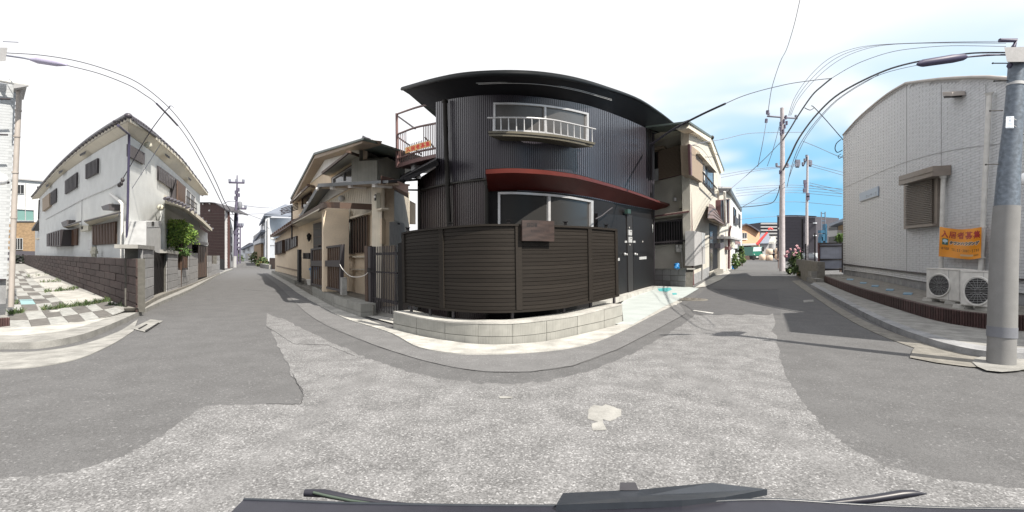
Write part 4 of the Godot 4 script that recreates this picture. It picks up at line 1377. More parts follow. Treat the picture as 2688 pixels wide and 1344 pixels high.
func front_wall_and_fence() -> void:
	var t := thing("block_wall", "low concrete block wall with pale cap under the brown board fence", "wall", plan(FB, 1344))
	var top := [[1032, 817], [1095, 832], [1169, 843], [1255, 846.5], [1344, 846.5], [1434, 838], [1516, 826], [1579, 811], [1632, 798]]
	var mid := [[1032, 849], [1095, 862], [1169, 875], [1255, 882.5], [1344, 883], [1434, 874], [1516, 857], [1585, 842], [1637, 827]]
	var bot := [[1032, 866], [1095, 882], [1169, 895], [1255, 905], [1344, 905], [1434, 897], [1516, 881], [1585, 864], [1637, 847]]
	pan(FB, [[[1032.5, 819], [1095, 834], [1169, 845], [1255, 848.5], [1344, 848.5], [1434, 840], [1516, 828], [1579, 813], [1632, 800]], bot], -0.016, 0.42)
	done("mortar", "mortar", t)
	var us := [1032, 1093, 1168, 1255, 1346, 1435, 1516, 1586, 1634]
	for r in 2:
		var c0: Array = [top, mid][r]
		var c1: Array = [mid, bot][r]
		for k in 8:
			var a: float = us[k] + 0.5
			var b: float = us[k + 1] - 0.5
			var up := []
			var dn := []
			for e in 5:
				var u := lerpf(a, b, e / 4.0)
				up.append([u, cv(c0, u) + [0.0, 0.7][r]])
				dn.append([u, cv(c1, u) - [0.7, 0.0][r]])
			pan(FB, [up, dn], 0.005 * rng.randf(), 0.05)
			done("block", "block%d" % ((k * 3 + r * 2 + (k % 3)) % 4), t)
	# rounded cap
	var ca := line(FB, top, 40, 1.0, 0.012)
	var cb := []
	for k in 41:
		var u := lerpf(1032, 1632, k / 40.0)
		cb.append(ca[k] - out(FB, u) * 0.44)
	var lift := []
	for p in ca:
		lift.append(p + Vector3(0, 0.004, 0))
	loft(lift, cb, Vector3(0, -0.03, 0))
	done("cap", "concrete_pale", t)
	# board fence
	var ft := thing("board_fence", "dark brown horizontal board fence in five bays in front of the house", "fence", plan(FF, 1344))
	var tr := [[1054, 611], [1072, 606], [1150, 597], [1255, 589], [1355, 588], [1455, 591], [1555, 595.5], [1621, 601]]
	var bl := [[1058, 799], [1110, 808], [1165, 815], [1244, 821], [1355, 820.5], [1467, 811], [1560, 793], [1626, 778]]
	var t2 := []
	var t3 := []
	for e in tr:
		t2.append([e[0], e[1] + 5]); t3.append([e[0], e[1] + 9])
	pan(FF, [tr, t2], 0.07, 0.16)
	done("rail", "board0", ft)
	var b2 := []
	for e in bl:
		b2.append([e[0], e[1] - 6])
	pan(FF, [b2, bl], 0.05, 0.10)
	done("rail", "board1", ft)
	var edges := [1057.0, 1156.0, 1361.0, 1549.0, 1618.0]
	var half := [3.0, 5.5, 8.0, 5.0, 3.0]
	for k in 5:
		pan(FF, [[[edges[k] - half[k], cv(t2, edges[k] - half[k])], [edges[k] + half[k], cv(t2, edges[k] + half[k])]], [[edges[k] - half[k] + 3, cv(b2, edges[k])], [edges[k] + half[k] + 3, cv(b2, edges[k] + 5)]]], 0.06, 0.11)
		done("post", "board%d" % (k % 4), ft)
	for k in 4:
		var a: float = edges[k] + half[k]
		var b: float = edges[k + 1] - half[k + 1]
		var up := []
		var dn := []
		for e in 7:
			var u := lerpf(a, b, e / 6.0)
			up.append([u, cv(t2, u) + 1.0]); dn.append([u + 3, cv(b2, u + 3) - 0.5])
		var n := 21
		for r in n:
			pan(FF, [up, dn], 0.03 + 0.004 * rng.randf(), 0.035, 0, 1, (r + 0.0) / n + 0.0025, (r + 1.0) / n - 0.003)
			done("board", "board%d" % (rng.randi() % 4), ft)
		pan(FF, [up, dn], -0.008, 0.012)
		done("backing", "ink", ft)
	for e in [[1070, 606], [1182, 594], [1335, 587], [1484, 591], [1591, 598]]:
		var c := onw(FF, e[0], e[1] - 4, -0.1)
		box(c, Vector3(0.055, 0.06, 0.07))
		box(c + Vector3(0, 0.035, 0), Vector3(0.1, 0.014, 0.1))
		done("post_cap", "dark_paint", ft)
	for e in [1080, 1130, 1190, 1345, 1480, 1550, 1612]:
		tube([onw(FF, e, cv(bl, e) - 4, -0.12), at(e, hv(FF, e, 0.05), zf(FF, e) + 0.15)], 0.035, 6)
		done("stay", "dark_metal", ft)
	# signboard
	org = onw(FF, 1413, 632, 0.12)
	begin()
	pan(FF, [[[1371, 578], [1413, 578.5], [1455, 580.5]], [[1371, 632], [1413, 632.5], [1455, 634]]], 0.16, 0.07)
	var sb := done("signboard", sign_print())
	tag(sb, "brown metal signboard with dark lettering on top of the board fence", "sign")
	# slatted gate
	var g := [[955, 822], [1045, 846]]
	var gt := thing("slatted_gate", "dark slatted gate left of the board fence", "gate", plan(g, 1000))
	var gtop := [[974, 648], [1042, 644]]
	var gbot := [[976, 812], [1042, 828]]
	for k in 15:
		var s := (k + 0.5) / 15.0
		pan(g, [gtop, gbot], 0.02, 0.016, s - 0.0085, s + 0.0085, 0.0, 1.0)
		done("slat", "dark_metal", gt)
	for v in [[0.095, 0.135], [0.385, 0.41], [0.80, 0.845]]:
		pan(g, [gtop, gbot], -0.012, 0.03, 0, 1, v[0], v[1])
		done("rail", "dark_metal", gt)
	for e in [[956, 645, 964, 826], [965, 647, 972, 820]]:
		pan(g, qd(e[0], e[1], e[2], e[1], e[2] + 1, e[3], e[0] + 3, e[3]), 0.06, 0.14)
		done("post", "timber_dark" if e[0] < 960 else "dark_metal", gt)
	pan(g, qd(1043, 640, 1056, 636, 1058, 816, 1045, 814), 0.05, 0.12)
	done("post", "dark_paint", gt)
	box(onw(g, 969, 709, 0.14), Vector3(0.09, 0.12, 0.05))
	box(onw(g, 975, 712, 0.14), Vector3(0.14, 0.03, 0.04))
	done("latch", "ink", gt)

func sign_print() -> StandardMaterial3D:
	var im := Image.create(420, 270, false, Image.FORMAT_RGB8)
	for y in 270:
		for x in 420:
			var k := 0.92 + 0.08 * sin(x * 0.021 + y * 0.05) + 0.06 * sin(y * 0.11 + 2.0 * sin(x * 0.013)) + rng.randf() * 0.04
			im.set_pixel(x, y, Color(0.23 * k, 0.185 * k, 0.17 * k))
	letter(im, "日日荘", 62, 42, 38, 44, 10, 4, Color(0.06, 0.05, 0.05))
	letter(im, "NICHINICHISOU", 118, 124, 13, 30, 6, 2, Color(0.11, 0.08, 0.08))
	im.fill_rect(Rect2i(118, 163, 150, 4), Color(0.16, 0.12, 0.12))
	var m := print_mat(im, 0.42)
	m.normal_enabled = true
	m.normal_texture = T.block_n
	m.normal_scale = 0.25
	return m

# ---------- cream house with porch ----------
const FH := [[690, 712], [724, 720], [800, 745], [870, 772], [956, 796], [1002, 808]]
const FU := [[690, 709], [766, 729], [824, 747], [954, 788], [1000, 802]]
const FW := [[705, 713], [713, 717], [774, 750], [822, 778], [880, 809], [948, 834]]

func house_with_porch() -> void:
	var t := thing("cream_house", "two-storey cream house with gables, porch and brown window hoods beside the slatted gate", "house", plan(FH, 900))
	# lower storey
	pan(FH, qd(722, 630, 787, 578, 787, 740, 722, 719), 0, 0.4)
	pan(FH, [[[787, 578], [838, 494]], [[787, 740], [838, 759]]], 0, 0.4)
	pan(FH, [[[838, 494], [1002, 486]], [[838, 759], [870, 772], [956, 798], [1002, 812]]], 0, 0.4)
	done("wall", "stucco_cream", t)
	pan(FH, qd(838, 494, 1002, 486, 1002, 560, 838, 560), -0.4, 0.1, 0, 1, 0, 1, 0, 0, Vector3(0, 0, -6))
	done("inner_wall", "stucco_cream", t)
	pan(FH, [[[866, 527], [900, 509], [932, 493], [1001, 489]], [[878, 584], [920, 571], [960, 558], [1001, 546]]], 0.10, 0.10, 0, 1, 0, 1, 28, 0.025)
	done("ribbed_panel", "cream_metal", t)
	fp("ledge", "cream_metal", t, FH, qd(873, 583, 1002, 545, 1002, 549, 874, 588), 0.22, 0.22)
	for e in [qd(812, 536, 838, 497, 838, 538, 812, 550), qd(838, 497, 922, 489, 920, 491, 838, 538)]:
		fp("gable_panel", "white_panel", t, FH, e, 0.06, 0.05)
	# left windows under the eave
	win(FH, qd(721, 637, 741, 630, 741, 664, 721, 669), t, {"frame": "timber_dark", "glass": "glass_dim", "fw": 2.0, "d": 0.35, "bars": 5})
	win(FH, qd(742, 630, 779, 619, 779, 646, 742, 663), t, {"frame": "timber_dark", "glass": "glass_dim", "fw": 2.0, "d": 0.08, "mull": [0.5], "bars": 8})
	fp("wall_base", "timber_tan", t, FH, qd(726, 697, 780, 708, 780, 712, 726, 700), 0.04, 0.05)
	# porch
	fp("door", "ink", t, FH, qd(822, 588, 844, 582, 845, 730, 823, 728), 0.03, 0.05)
	for k in 5:
		fp("door_rail", "timber_dark", t, FH, qd(823, 600 + k * 22, 843, 597 + k * 22, 843, 599 + k * 22, 823, 602 + k * 22), 0.06, 0.03)
	pan(FH, qd(845, 545, 849, 546, 849, 766, 845, 764), 0.9, 0.85)
	done("porch_pillar", "stucco_cream", t)
	pan(FH, qd(764, 582, 848, 530, 848, 545, 764, 590), 1.15, 0.12)
	pan(FH, qd(848, 530, 892, 531, 892, 547, 848, 545), 1.15, 1.2)
	var po := done("porch_roof", "timber_dark", t)
	loft([onw(FH, 765, 589, 1.12), onw(FH, 848, 545, 1.12)], [onw(FH, 784, 596, -0.05), onw(FH, 852, 570, -0.05)], Vector3(0, 0.04, 0))
	done("porch_soffit", "soffit_white", po)
	# window with upright bars
	win(FH, qd(909, 571, 966, 556, 966, 664, 909, 668), t, {"frame": "timber_tan", "glass": "glass", "fw": 2.0, "d": 0.05, "bars": 8, "barmat": "timber_dark"})
	fp("sill", "cream_metal", t, FH, qd(900, 672, 968, 672, 968, 676, 900, 676), 0.12, 0.1)
	fp("ledge", "cream_metal", t, FH, qd(914, 705, 957, 706, 957, 709, 914, 707), 0.14, 0.1)
	# rake and eaves of the lower roof
	pan(FH, qd(834, 482, 1019, 473, 1019, 480, 837, 491), 0.75, 0.1, 0, 1, 0, 1, 0, 0, Vector3(0.3, 0.5, -3))
	var lr := done("lower_roof", "roof_slate", t)
	pan(FH, qd(837, 489, 1019, 479, 1019, 484, 838, 495), 0.6, 0.6)
	done("eave_board", "timber_tan", lr)
	pan(FH, [[[786, 566], [836, 482]], [[788, 575], [838, 492]]], 0.75, 0.1, 0, 1, 0, 1, 0, 0, Vector3(0.3, 0.5, -3))
	done("lower_roof", "roof_slate", t)
	pan(FH, [[[709, 618], [770, 576]], [[709, 624], [770, 586]]], 0.8, 0.1, 0, 1, 0, 1, 0, 0, Vector3(1.5, 0.7, -3))
	done("eave", "tile_brown", t)
	for k in 12:
		var u := lerpf(711, 768, k / 11.0)
		tube([onw(FH, u, cv([[709, 620], [770, 579]], u), 0.86), onw(FH, u, cv([[709, 620], [770, 579]], u), 0.86) + Vector3(0.5, 0.3, -1.2)], 0.11, 6)
		done("roof_tile", "tile_brown", t)
	loft([onw(FH, 1000, 481, 0.8), onw(FH, 1030, 487, 0.3), onw(FH, 1072, 508, 0.3)], [onw(FH, 1000, 489, 0.0), onw(FH, 1030, 497, -0.6), onw(FH, 1072, 520, -0.6)], Vector3(0, 0.2, 0))
	done("side_eave", "tile_brown", t)
	for e in [[866, 489, 874, 497], [913, 484, 921, 493], [976, 482, 985, 491]]:
		fp("beam_end", "white_panel", t, FH, qd(e[0], e[1], e[2], e[1], e[2], e[3], e[0], e[3]), 0.66, 0.5)
	for e in [[808, 533], [833, 496], [787, 566]]:
		ball(onw(FH, e[0], e[1], 0.8), Vector3.ONE * 0.07, 8, 6)
	stuff(done("beam_tip", "white_panel", t))
	# side wall, ribbed
	var fs := [[1000, 811], [1075, 779]]
	pan(fs, qd(1002, 490, 1075, 505, 1075, 779, 1002, 811), 0, 0.3, 0, 1, 0, 1, 26, 0.03)
	done("side_wall", "cream_metal", t)
	fp("side_panel", "stucco_cream", t, fs, qd(1002, 573, 1020, 580, 1020, 640, 1002, 640), 0.05, 0.05)
	# boxes
	pan(FH, qd(975, 508, 988, 506, 988, 546, 976, 547), 0.25, 0.12)
	var mb := done("meter_box", "ivory_plastic", t)
	fp("meter_face", "ink", mb, FH, qd(977, 512, 986, 510, 986, 526, 977, 528), 0.27, 0.03)
	fp("meter_dial", "white_plastic", mb, FH, qd(978, 515, 985, 513, 985, 519, 978, 521), 0.285, 0.02)
	ball(onw(FH, 896, 521, 0.2), Vector3.ONE * 0.12)
	done("vent_cap", "grey_metal", t)
	tube([onw(FH, 811, 612, 0.16), onw(FH, 811, 618, 0.16), onw(FH, 811, 626, 0.16), onw(FH, 811, 629, 0.16)], [0.05, 0.13, 0.09, 0.03], 8)
	var lan := done("wall_lantern", "glass_dim", t)
	tube([onw(FH, 811, 626, 0.16), onw(FH, 811, 630, 0.16), onw(FH, 811, 634, 0.1)], [0.13, 0.06, 0.02], 8)
	done("lantern_base", "ink", lan)
	tube([onw(FH, 709, 620, 0.5), onw(FH, 712, 626, 0.5), onw(FH, 719, 629, 0.3), onw(FH, 726, 627, 0.1)], 0.07, 8)
	done("downpipe", "white_plastic", t)
	# upper storey
	pan(FU, qd(768, 524, 826, 410, 826, 560, 768, 585), 0, 0.3)
	pan(FU, qd(826, 410, 943, 376, 943, 510, 826, 560), 0, 0.3)
	done("upper_wall", "stucco_cream", t)
	for e in [qd(787, 503, 830, 421, 830, 468, 787, 504), qd(830, 421, 931, 388, 928, 391, 830, 468)]:
		fp("gable_panel", "white_panel", t, FU, e, 0.05, 0.05)
	pan(FU, qd(763, 523, 824, 405, 826, 416, 769, 528), 0.55, 0.6)
	var b1 := done("barge_board", "timber_tan", t)
	pan(FU, qd(762, 519, 823.5, 401, 824, 405.5, 763, 524), 0.62, 0.1, 0, 1, 0, 1, 0, 0, Vector3(2.5, 0.0, -6))
	done("roof", "roof_green", b1)
	pan(FU, qd(824, 405, 954, 365, 950, 376, 826, 417), 0.55, 0.6)
	b1 = done("barge_board", "timber_tan", t)
	pan(FU, qd(823.5, 401, 955, 361, 954, 366, 824, 406), 0.62, 0.1, 0, 1, 0, 1, 0, 0, Vector3(2.5, 0.0, -6))
	done("roof", "roof_green", b1)
	var fus := [[943, 786], [1070, 762]]
	pan(fus, [[[943, 376], [990, 404], [1062, 436]], [[943, 500], [990, 500], [1062, 500]]], 0, 0.3, 0, 1, 0, 1, 20, 0.02)
	done("upper_side_wall", "stucco_grey", t)
	pan(fus, qd(990, 421, 1017, 412, 1017, 482, 990, 482), 0.7, 0.7)
	pan(fus, qd(1017, 412, 1063, 438, 1063, 490, 1017, 482), 0.7, 0.7)
	done("side_bay", "stucco_grey", t)
	loft([onw(fus, 952, 366, 0.8), onw(fus, 990, 384, 0.8), onw(fus, 1042, 416, 0.8)], [onw(fus, 944, 384, 0.0), onw(fus, 985, 408, 0.0), onw(fus, 1042, 434, 0.0)], Vector3(0, 0.14, 0))
	done("side_eave", "tile_dark", t)
	for k in range(1, 8):
		var u := lerpf(955, 1038, k / 7.0)
		var p := onw(fus, u, cv([[952, 364], [990, 381], [1042, 413]], u), 0.82)
		tube([p, p + Vector3(-0.25, 0.08, -0.3)], 0.12, 7)
		done("roof_tile", "tile_dark", t)
	for e in [[844, 457, 915, 400, 865, 463, 942, 414, 943, 408], [761, 535, 809, 488, 773, 535, 826, 493, 827, 490]]:
		loft([onw(FU, e[0], e[1], 0.9), onw(FU, e[2], e[3], 0.9)], [onw(FU, e[4], e[5], 0.0), onw(FU, e[6], e[7], 0.0)], Vector3(0, 0.06, 0))
		var hd := done("window_hood", "soffit_white", t)
		pan(FU, qd(e[0], e[1] - 6, e[2], e[3] - 5, e[2], e[3] + 1, e[0], e[1] + 1), 0.93, 0.06)
		hexa([onw(FU, e[2], e[3] - 5, 0.93), onw(FU, e[8], e[9] - 3, 0.05), onw(FU, e[8], e[9] + 4, 0.05), onw(FU, e[2], e[3] + 1, 0.93)], [onw(FU, e[2], e[3] - 5, 0.93) - Vector3(0.08, 0, 0), onw(FU, e[8], e[9] - 3, 0.05) - Vector3(0.08, 0, 0), onw(FU, e[8], e[9] + 4, 0.05) - Vector3(0.08, 0, 0), onw(FU, e[2], e[3] + 1, 0.93) - Vector3(0.08, 0, 0)])
		done("hood_edge", "timber_dark", hd)
	win(FU, qd(869, 468, 939, 422, 939, 478, 870, 484), t, {"frame": "timber_dark", "glass": "glass", "fw": 2.0, "d": 0.08})
	win(FU, qd(872, 469, 937, 426, 937, 476, 872, 482), t, {"frame": "alu", "glass": "glass", "mull": [0.44], "fw": 1.6, "d": 0.10})
	win(FU, qd(791, 521, 816, 503, 816, 540, 791, 548), t, {"frame": "timber_dark", "glass": "glass", "fw": 1.6, "d": 0.08})
	# lattice awning at the far side
	var la := onw(FU, 762, 545, 1.0)
	for k in 5:
		tube([la + Vector3(-0.5, -0.1 - k * 0.09, 0.2), la + Vector3(0.5, 0.28 - k * 0.09, 0)], 0.03, 5)
	tube([la + Vector3(0.1, 0.1, 0), la + Vector3(0.1, -2.0, 0)], 0.05, 6)
	stuff(done("lattice_awning", "dark_metal", t))
	# raised plot
	org = plan(FW, 880)
	begin()
	var a := []
	var b := []
	for k in 21:
		var u := lerpf(716, 950, k / 20.0)
		var p := plan(FW, u) - out(FW, u) * 0.3
		a.append(p + Vector3(0, 0.3, 0)); b.append(plan(FH, lerpf(724, 1002, k / 20.0)) + Vector3(0, 0.3, 0))
	loft(a, b, Vector3(0, -0.28, 0))
	struct("yard", "concrete_dirty")
	# low wall in two lengths and the step between
	var w := thing("low_wall", "low grey block wall along the gutter below the barred gate panel", "wall", plan(FW, 880))
	var tp := [[818, 752], [850, 767], [880, 778], [947, 798]]
	var bt := [[822, 778], [850, 794], [880, 809], [948, 834]]
	var md := []
	for k in 7:
		var u := lerpf(818, 947, k / 6.0)
		md.append([u, lerpf(cv(tp, u), cv(bt, u), 0.62)])
	for r in 2:
		for k in 4:
			var u0: float = [818, 846, 876, 910, 947][k] + 0.3
			var u1: float = [818, 846, 876, 910, 947][k + 1] - 0.3
			var up := []
			var dn := []
			for e in 3:
				var u := lerpf(u0, u1, e / 2.0)
				up.append([u, cv([tp, md][r], u) + r * 0.8]); dn.append([u, cv([md, bt][r], u)])
			pan(FW, [up, dn], 0.004 * rng.randf(), 0.4)
			done("block", "block%d" % ((k + r * 2) % 4), w)
	w = thing("low_wall", "low grey wall at the far end of the cream house", "wall", plan(FW, 745))
	fp("wall_face", "block1", w, FW, qd(713, 709.5, 774, 735.5, 774, 750, 713, 717), 0, 0.4)
	w = thing("entrance_step", "concrete entrance step between the two low grey walls", "step", plan(FW, 796))
	fp("step", "concrete_dirty", w, FW, qd(774.5, 745, 818, 761, 820, 777, 774.5, 750), 0.02, 1.2)
	# barred gate panel
	var g := thing("barred_gate", "dark barred gate panel standing on the low wall by the porch", "gate", plan(FW, 855) + Vector3(0, 0.4, 0))
	var gp := qd(815, 653, 897, 641, 893, 768, 815, 749)
	for k in 17:
		var s := (k + 0.7) / 17.4
		pan(FW, gp, -0.12, 0.03, s - 0.012, s + 0.012, 0.02, 0.98)
		done("slat", "timber_dark", g)
	for e in [[0.0, 1.0, 0.0, 0.045], [0.0, 1.0, 0.94, 0.985], [0.0, 0.03, 0.0, 1.0], [0.945, 1.0, 0.0, 1.0]]:
		pan(FW, gp, -0.08, 0.09, e[0], e[1], e[2], e[3])
		done("frame", "dark_metal", g)
	pan(FW, gp, -0.04, 0.06, 0.0, 0.96, 0.33, 0.47)
	done("lock_board", "dark_metal", g)
	pan(FW, qd(828, 645, 836, 644, 836, 655, 828, 656), -0.15, 0.1)
	done("top_block", "ink", g)
	org = plan(FW, 784)
	begin()
	pan(FW, qd(780, 655, 784, 655, 784, 741, 780, 738), -0.1, 0.14)
	tag(done("gate_post", "ink"), "black square gate post beside the blue bin", "post")
	org = plan(FW, 898)
	begin()
	pan(FW, qd(893, 728, 898, 729, 898, 775, 893, 773), 0.0, 0.14)
	tag(done("stone_post", "concrete"), "short concrete post at the near end of the barred gate", "post")
	org = plan(FH, 803)
	begin()
	pan(FH, qd(795, 664, 810, 664, 810, 680, 795, 679), 0.5, 0.3)
	tag(done("mailbox", "ink"), "black mailbox on the cream wall by the porch door", "mailbox")
	var c := plan(FW, 798) + Vector3(0.2, 0.32, -0.9)
	var bn := thing("bin", "blue-lidded bin standing in the porch entrance", "bin", c)
	tube([c, c + Vector3(0, 0.62, 0)], [0.22, 0.28], 12)
	done("tub", "pale_blue", bn)
	tube([c + Vector3(0, 0.62, 0), c + Vector3(0, 0.70, 0), c + Vector3(0, 0.76, 0)], [0.31, 0.31, 0.2], 12)
	done("lid", "blue_plastic", bn)
	c = plan(FW, 806) + Vector3(0.1, 0.32, -0.45)
	bn = thing("white_tub", "white plastic tub in front of the blue-lidded bin", "tub", c)
	tube([c, c + Vector3(0, 0.22, 0)], [0.24, 0.30], 12)
	done("tub", "white_plastic", bn)
	tube([c + Vector3(0, 0.21, 0), c + Vector3(0, 0.25, 0)], 0.315, 12)
	done("rim", "white_plastic", bn)
	wire("thin pale cord hanging between the barred gate and the slatted gate", [[892, 694, 14.6], [900, 707, 14.4], [918, 724, 14.2], [940, 727, 14.0], [958, 722, 13.9], [968, 712, 13.8]], 1.6, "white_plastic", "", "cord")
	# water heater between the two houses
	var fs2 := [[1000, 825], [1070, 800]]
	org = plan(fs2, 1035)
	var wh := thing("water_heater", "white water heater box behind the slatted gate", "water heater", org + Vector3(0, 1.7, 0))
	hexa([onw(fs2, 1022, 583, 0), onw(fs2, 1041, 580, 0), onw(fs2, 1041, 640, 0), onw(fs2, 1022, 645, 0)], [onw(fs2, 1041, 580, 0) + Vector3(0.0, 0, -0.3), onw(fs2, 1062, 587, 0), onw(fs2, 1062, 640, 0), onw(fs2, 1041, 640, 0) + Vector3(0, 0, -0.3)])
	var hb := done("cabinet", "white_plastic", wh)
	fp("vent", "ink", hb, fs2, qd(1045, 585, 1050, 586, 1050, 590, 1045, 589), 0.12, 0.02)

# ---------- white house ----------
const FA := [[60, 719.3], [103, 731.7], [335, 798.5]]
const FB2 := [[335, 798.5], [525, 735.6], [560, 724]]
const FG := [[366, 824], [402, 800], [440, 782], [467, 770], [497, 757], [520, 746], [546, 735], [575, 722], [590, 717]]

func white_house() -> void:
	var l2 := [[103, 731.7], [335, 798.5]]
	var r2 := [[335, 798.5], [525, 735.6]]
	var t := thing("white_house", "two-storey white stucco house with dark barred windows and a tiled roof", "house", plan(l2, 335))
	var we := [[103, 521], [155, 467], [205, 430], [262, 393], [335, 352]]
	var re := [[335, 352], [400, 400], [450, 445], [500, 490], [525, 513]]
	pan(l2, [we, [[103, 726], [335, 796]]], 0, 0.3, 0, 1, 0, 1, 0, 0, Vector3(-0.17, 0, -0.25))
	done("wall", "stucco_white", t)
	pan(r2, [re, [[335, 796], [525, 733]]], 0, 0.3, 0, 1, 0, 1, 0, 0, Vector3(-0.17, 0, -0.25))
	done("wall", "stucco_white", t)
	var el := [[84, 519], [150, 443], [217, 383], [275, 343], [337, 308]]
	var er := [[337, 308], [380, 335], [425, 372], [475, 419], [515, 469], [545, 508]]
	for s in 2:
		var f: Array = [l2, r2][s]
		var e: Array = [el, er][s]
		var w: Array = [we, re][s]
		var a := line(f, e, 24, 0.94)
		var low := []
		for p in a:
			low.append(p - Vector3(0, 0.13, 0))
		loft(a, low, Vector3(0, 0, -0.08))
		done("fascia", "soffit_white", t)
		loft(low, line(f, w, 24, 1.0, -0.05), Vector3(0, 0.05, 0))
		var so := done("soffit", "soffit_white", t)
		for q in [[[209, 408, 226, 399, 224, 404, 211, 410], [153, 452, 165, 448, 163, 452, 155, 457], [120, 488, 128, 484, 127, 489, 121, 493]], [[433, 406, 446, 414, 445, 417, 435, 410], [494, 467, 502, 473, 501, 476, 495, 471]]][s]:
			var k := []
			for i in 4:
				k.append(at(q[i * 2], q[i * 2 + 1], zf(f, q[i * 2]) * 0.955))
			hexa(k, [k[0] + Vector3(0, 0.05, 0), k[1] + Vector3(0, 0.05, 0), k[2] + Vector3(0, 0.05, 0), k[3] + Vector3(0, 0.05, 0)])
			done("soffit_vent", "dark_metal", so)
		var ridge := []
		var top := []
		for p in a:
			top.append(p + Vector3(0, 0.06, 0.03)); ridge.append(p + Vector3([-1.5, -2.5][s], 0.25, -3.5))
		loft(top, ridge, Vector3(0, -0.05, 0))
		var rf := done("roof", "tile_dark", t)
		tube(top, 0.07, 6)
		done("roof_edge", "tile_dark", rf)
		for k in 26:
			var u := lerpf(e[0][0] + 2, e[-1][0] - 2, pow((k + 0.5) / 26.0, [0.85, 1.15][s]))
			var v := cv(e, u) - 2
			var p := at(u, v, zf(f, u) * 0.938)
			tube([p, p + Vector3([-0.35, -0.5][s], 0.06, -0.8)], 0.085, 7)
			done("roof_tile", "tile_dark", rf)
	ball(at(337, 304, zf(l2, 337) * 0.935), Vector3(0.11, 0.09, 0.11), 8, 6)
	ball(at(307, 320, zf(l2, 307) * 0.935), Vector3(0.13, 0.07, 0.11), 8, 6)
	stuff(done("ridge_end", "tile_dark", t))
	# windows of the left face
	for q in [qd(223, 432, 255, 415, 254, 454, 223, 470), qd(169.5, 475, 201, 452, 200, 491, 169.5, 510), qd(129.5, 507.5, 147, 494, 146, 530, 129.5, 541)]:
		win(l2, q, t, {"frame": "dark_metal", "glass": "glass", "mull": [0.5], "fw": 1.6, "d": 0.07, "bars": 9})
	fp("shutter_case", "timber_tan", t, l2, qd(111, 522, 129, 507, 129, 541, 111, 555), 0.18, 0.18)
	win(l2, qd(241, 592, 302, 581, 301, 640, 241, 644), t, {"frame": "timber_dark", "glass": "glass", "fw": 2.0, "d": 0.07, "bars": 15, "barmat": "brown_metal"})
	win(l2, qd(179, 605, 202, 599, 201, 644, 179, 645), t, {"frame": "timber_dark", "glass": "brown_metal", "fw": 1.6, "d": 0.07, "mull": [0.5], "bars": 6, "barmat": "brown_metal"})
	win(l2, qd(122, 614, 160, 602, 159, 646, 122, 647), t, {"frame": "dark_metal", "glass": "glass_dim", "fw": 1.6, "d": 0.6, "mull": [0.5], "bars": 6})
	for e in [[220, 582, 312, 559, 309, 569, 238, 593], [165, 596, 209, 583, 207, 590, 176, 600]]:
		loft([onw(l2, e[0], e[1], 0.6), onw(l2, e[2], e[3], 0.6)], [onw(l2, e[6], e[7], 0.0), onw(l2, e[4], e[5], 0.0)], Vector3(0, 0.05, 0))
		var aw := done("awning", "soffit_white", t)
		pan(l2, qd(e[0], e[1] - 3, e[2], e[3] - 3, e[2], e[3], e[0], e[1]), 0.62, 0.05)
		done("awning_edge", "dark_metal", aw)
	for e in [[265, 542, 286, 535, 286, 551, 270, 552], [160, 584, 176, 577, 176, 592, 165, 596]]:
		pan(l2, qd(e[0], e[1], e[2], e[3], e[4], e[5], e[6], e[7]), 0.35, 0.35)
		done("vent_hood", "dark_metal", t)
	ball(onw(l2, 292, 539, 0.1), Vector3.ONE * 0.1, 8, 6)
	done("vent_cap", "white_plastic", t)
	for k in 2:
		pan(l2, [qd(211, 594, 217, 592, 217, 606, 211, 608), qd(217, 593, 231, 591, 231, 604, 217, 607)][k], 0.2, 0.2)
		var mb := done("meter_box", "ivory_plastic", t)
		if k == 0:
			fp("meter_face", "ink", mb, l2, qd(212, 595, 216, 594, 216, 601, 212, 602), 0.22, 0.03)
	pan(l2, qd(230, 630, 241, 628, 241, 655, 230, 656), 0.15, 0.15)
	done("meter_box", "grey_metal", t)
	for e in [[243, 650], [250, 650]]:
		tube([onw(l2, e[0], 648, 0.2), onw(l2, e[0], 676, 0.2)], 0.05, 8)
	box(onw(l2, 247, 662, 0.25), Vector3(0.2, 0.12, 0.14))
	box(onw(l2, 248, 655, 0.25), Vector3(0.16, 0.06, 0.1))
	stuff(done("gas_pipes", "ivory_plastic", t))
	# pipes
	var q := []
	for e in [[290, 510], [300, 517], [314, 528], [321, 536], [321, 560], [320, 690]]:
		q.append(onw(l2, e[0], e[1], 0.14))
	tube(q, 0.052, 9)
	done("white_pipe", "white_plastic", t)
	tube([onw(l2, 310, 329, 0.8), onw(l2, 325, 342, 0.45), onw(l2, 339, 353, 0.12), onw(l2, 338.5, 380, 0.1), onw(l2, 335, 560, 0.1), onw(l2, 330.5, 690, 0.1)], 0.035, 8)
	done("downpipe", "lamp_case", t)
	tube([onw(l2, 103, 525, 0.15), onw(l2, 101, 575, 0.12)], 0.04, 6)
	done("downpipe", "dark_metal", t)
	q = []
	for e in [[320, 476], [290, 493], [250, 509], [216, 524], [170, 549], [120, 576]]:
		q.append(onw(l2, e[0], e[1], 0.03))
	tube(q, 0.014, 5)
	tube([onw(l2, 215, 525, 0.03), onw(l2, 214, 594, 0.03)], 0.014, 5)
	done("conduit", "grey_metal", t)
	for e in [[322, 472], [318, 482], [313, 486]]:
		ball(onw(l2, e[0], e[1], 0.15), Vector3(0.06, 0.08, 0.06), 7, 5)
	stuff(done("insulator", "dark_metal", t))
	# windows of the right face
	for q2 in [qd(341, 379, 381, 402, 380, 432, 341, 411), qd(417, 435, 467, 472, 465, 505, 417, 472)]:
		win(r2, q2, t, {"frame": "dark_metal", "glass": "glass", "mull": [0.5], "fw": 1.6, "d": 0.07, "bars": 11})
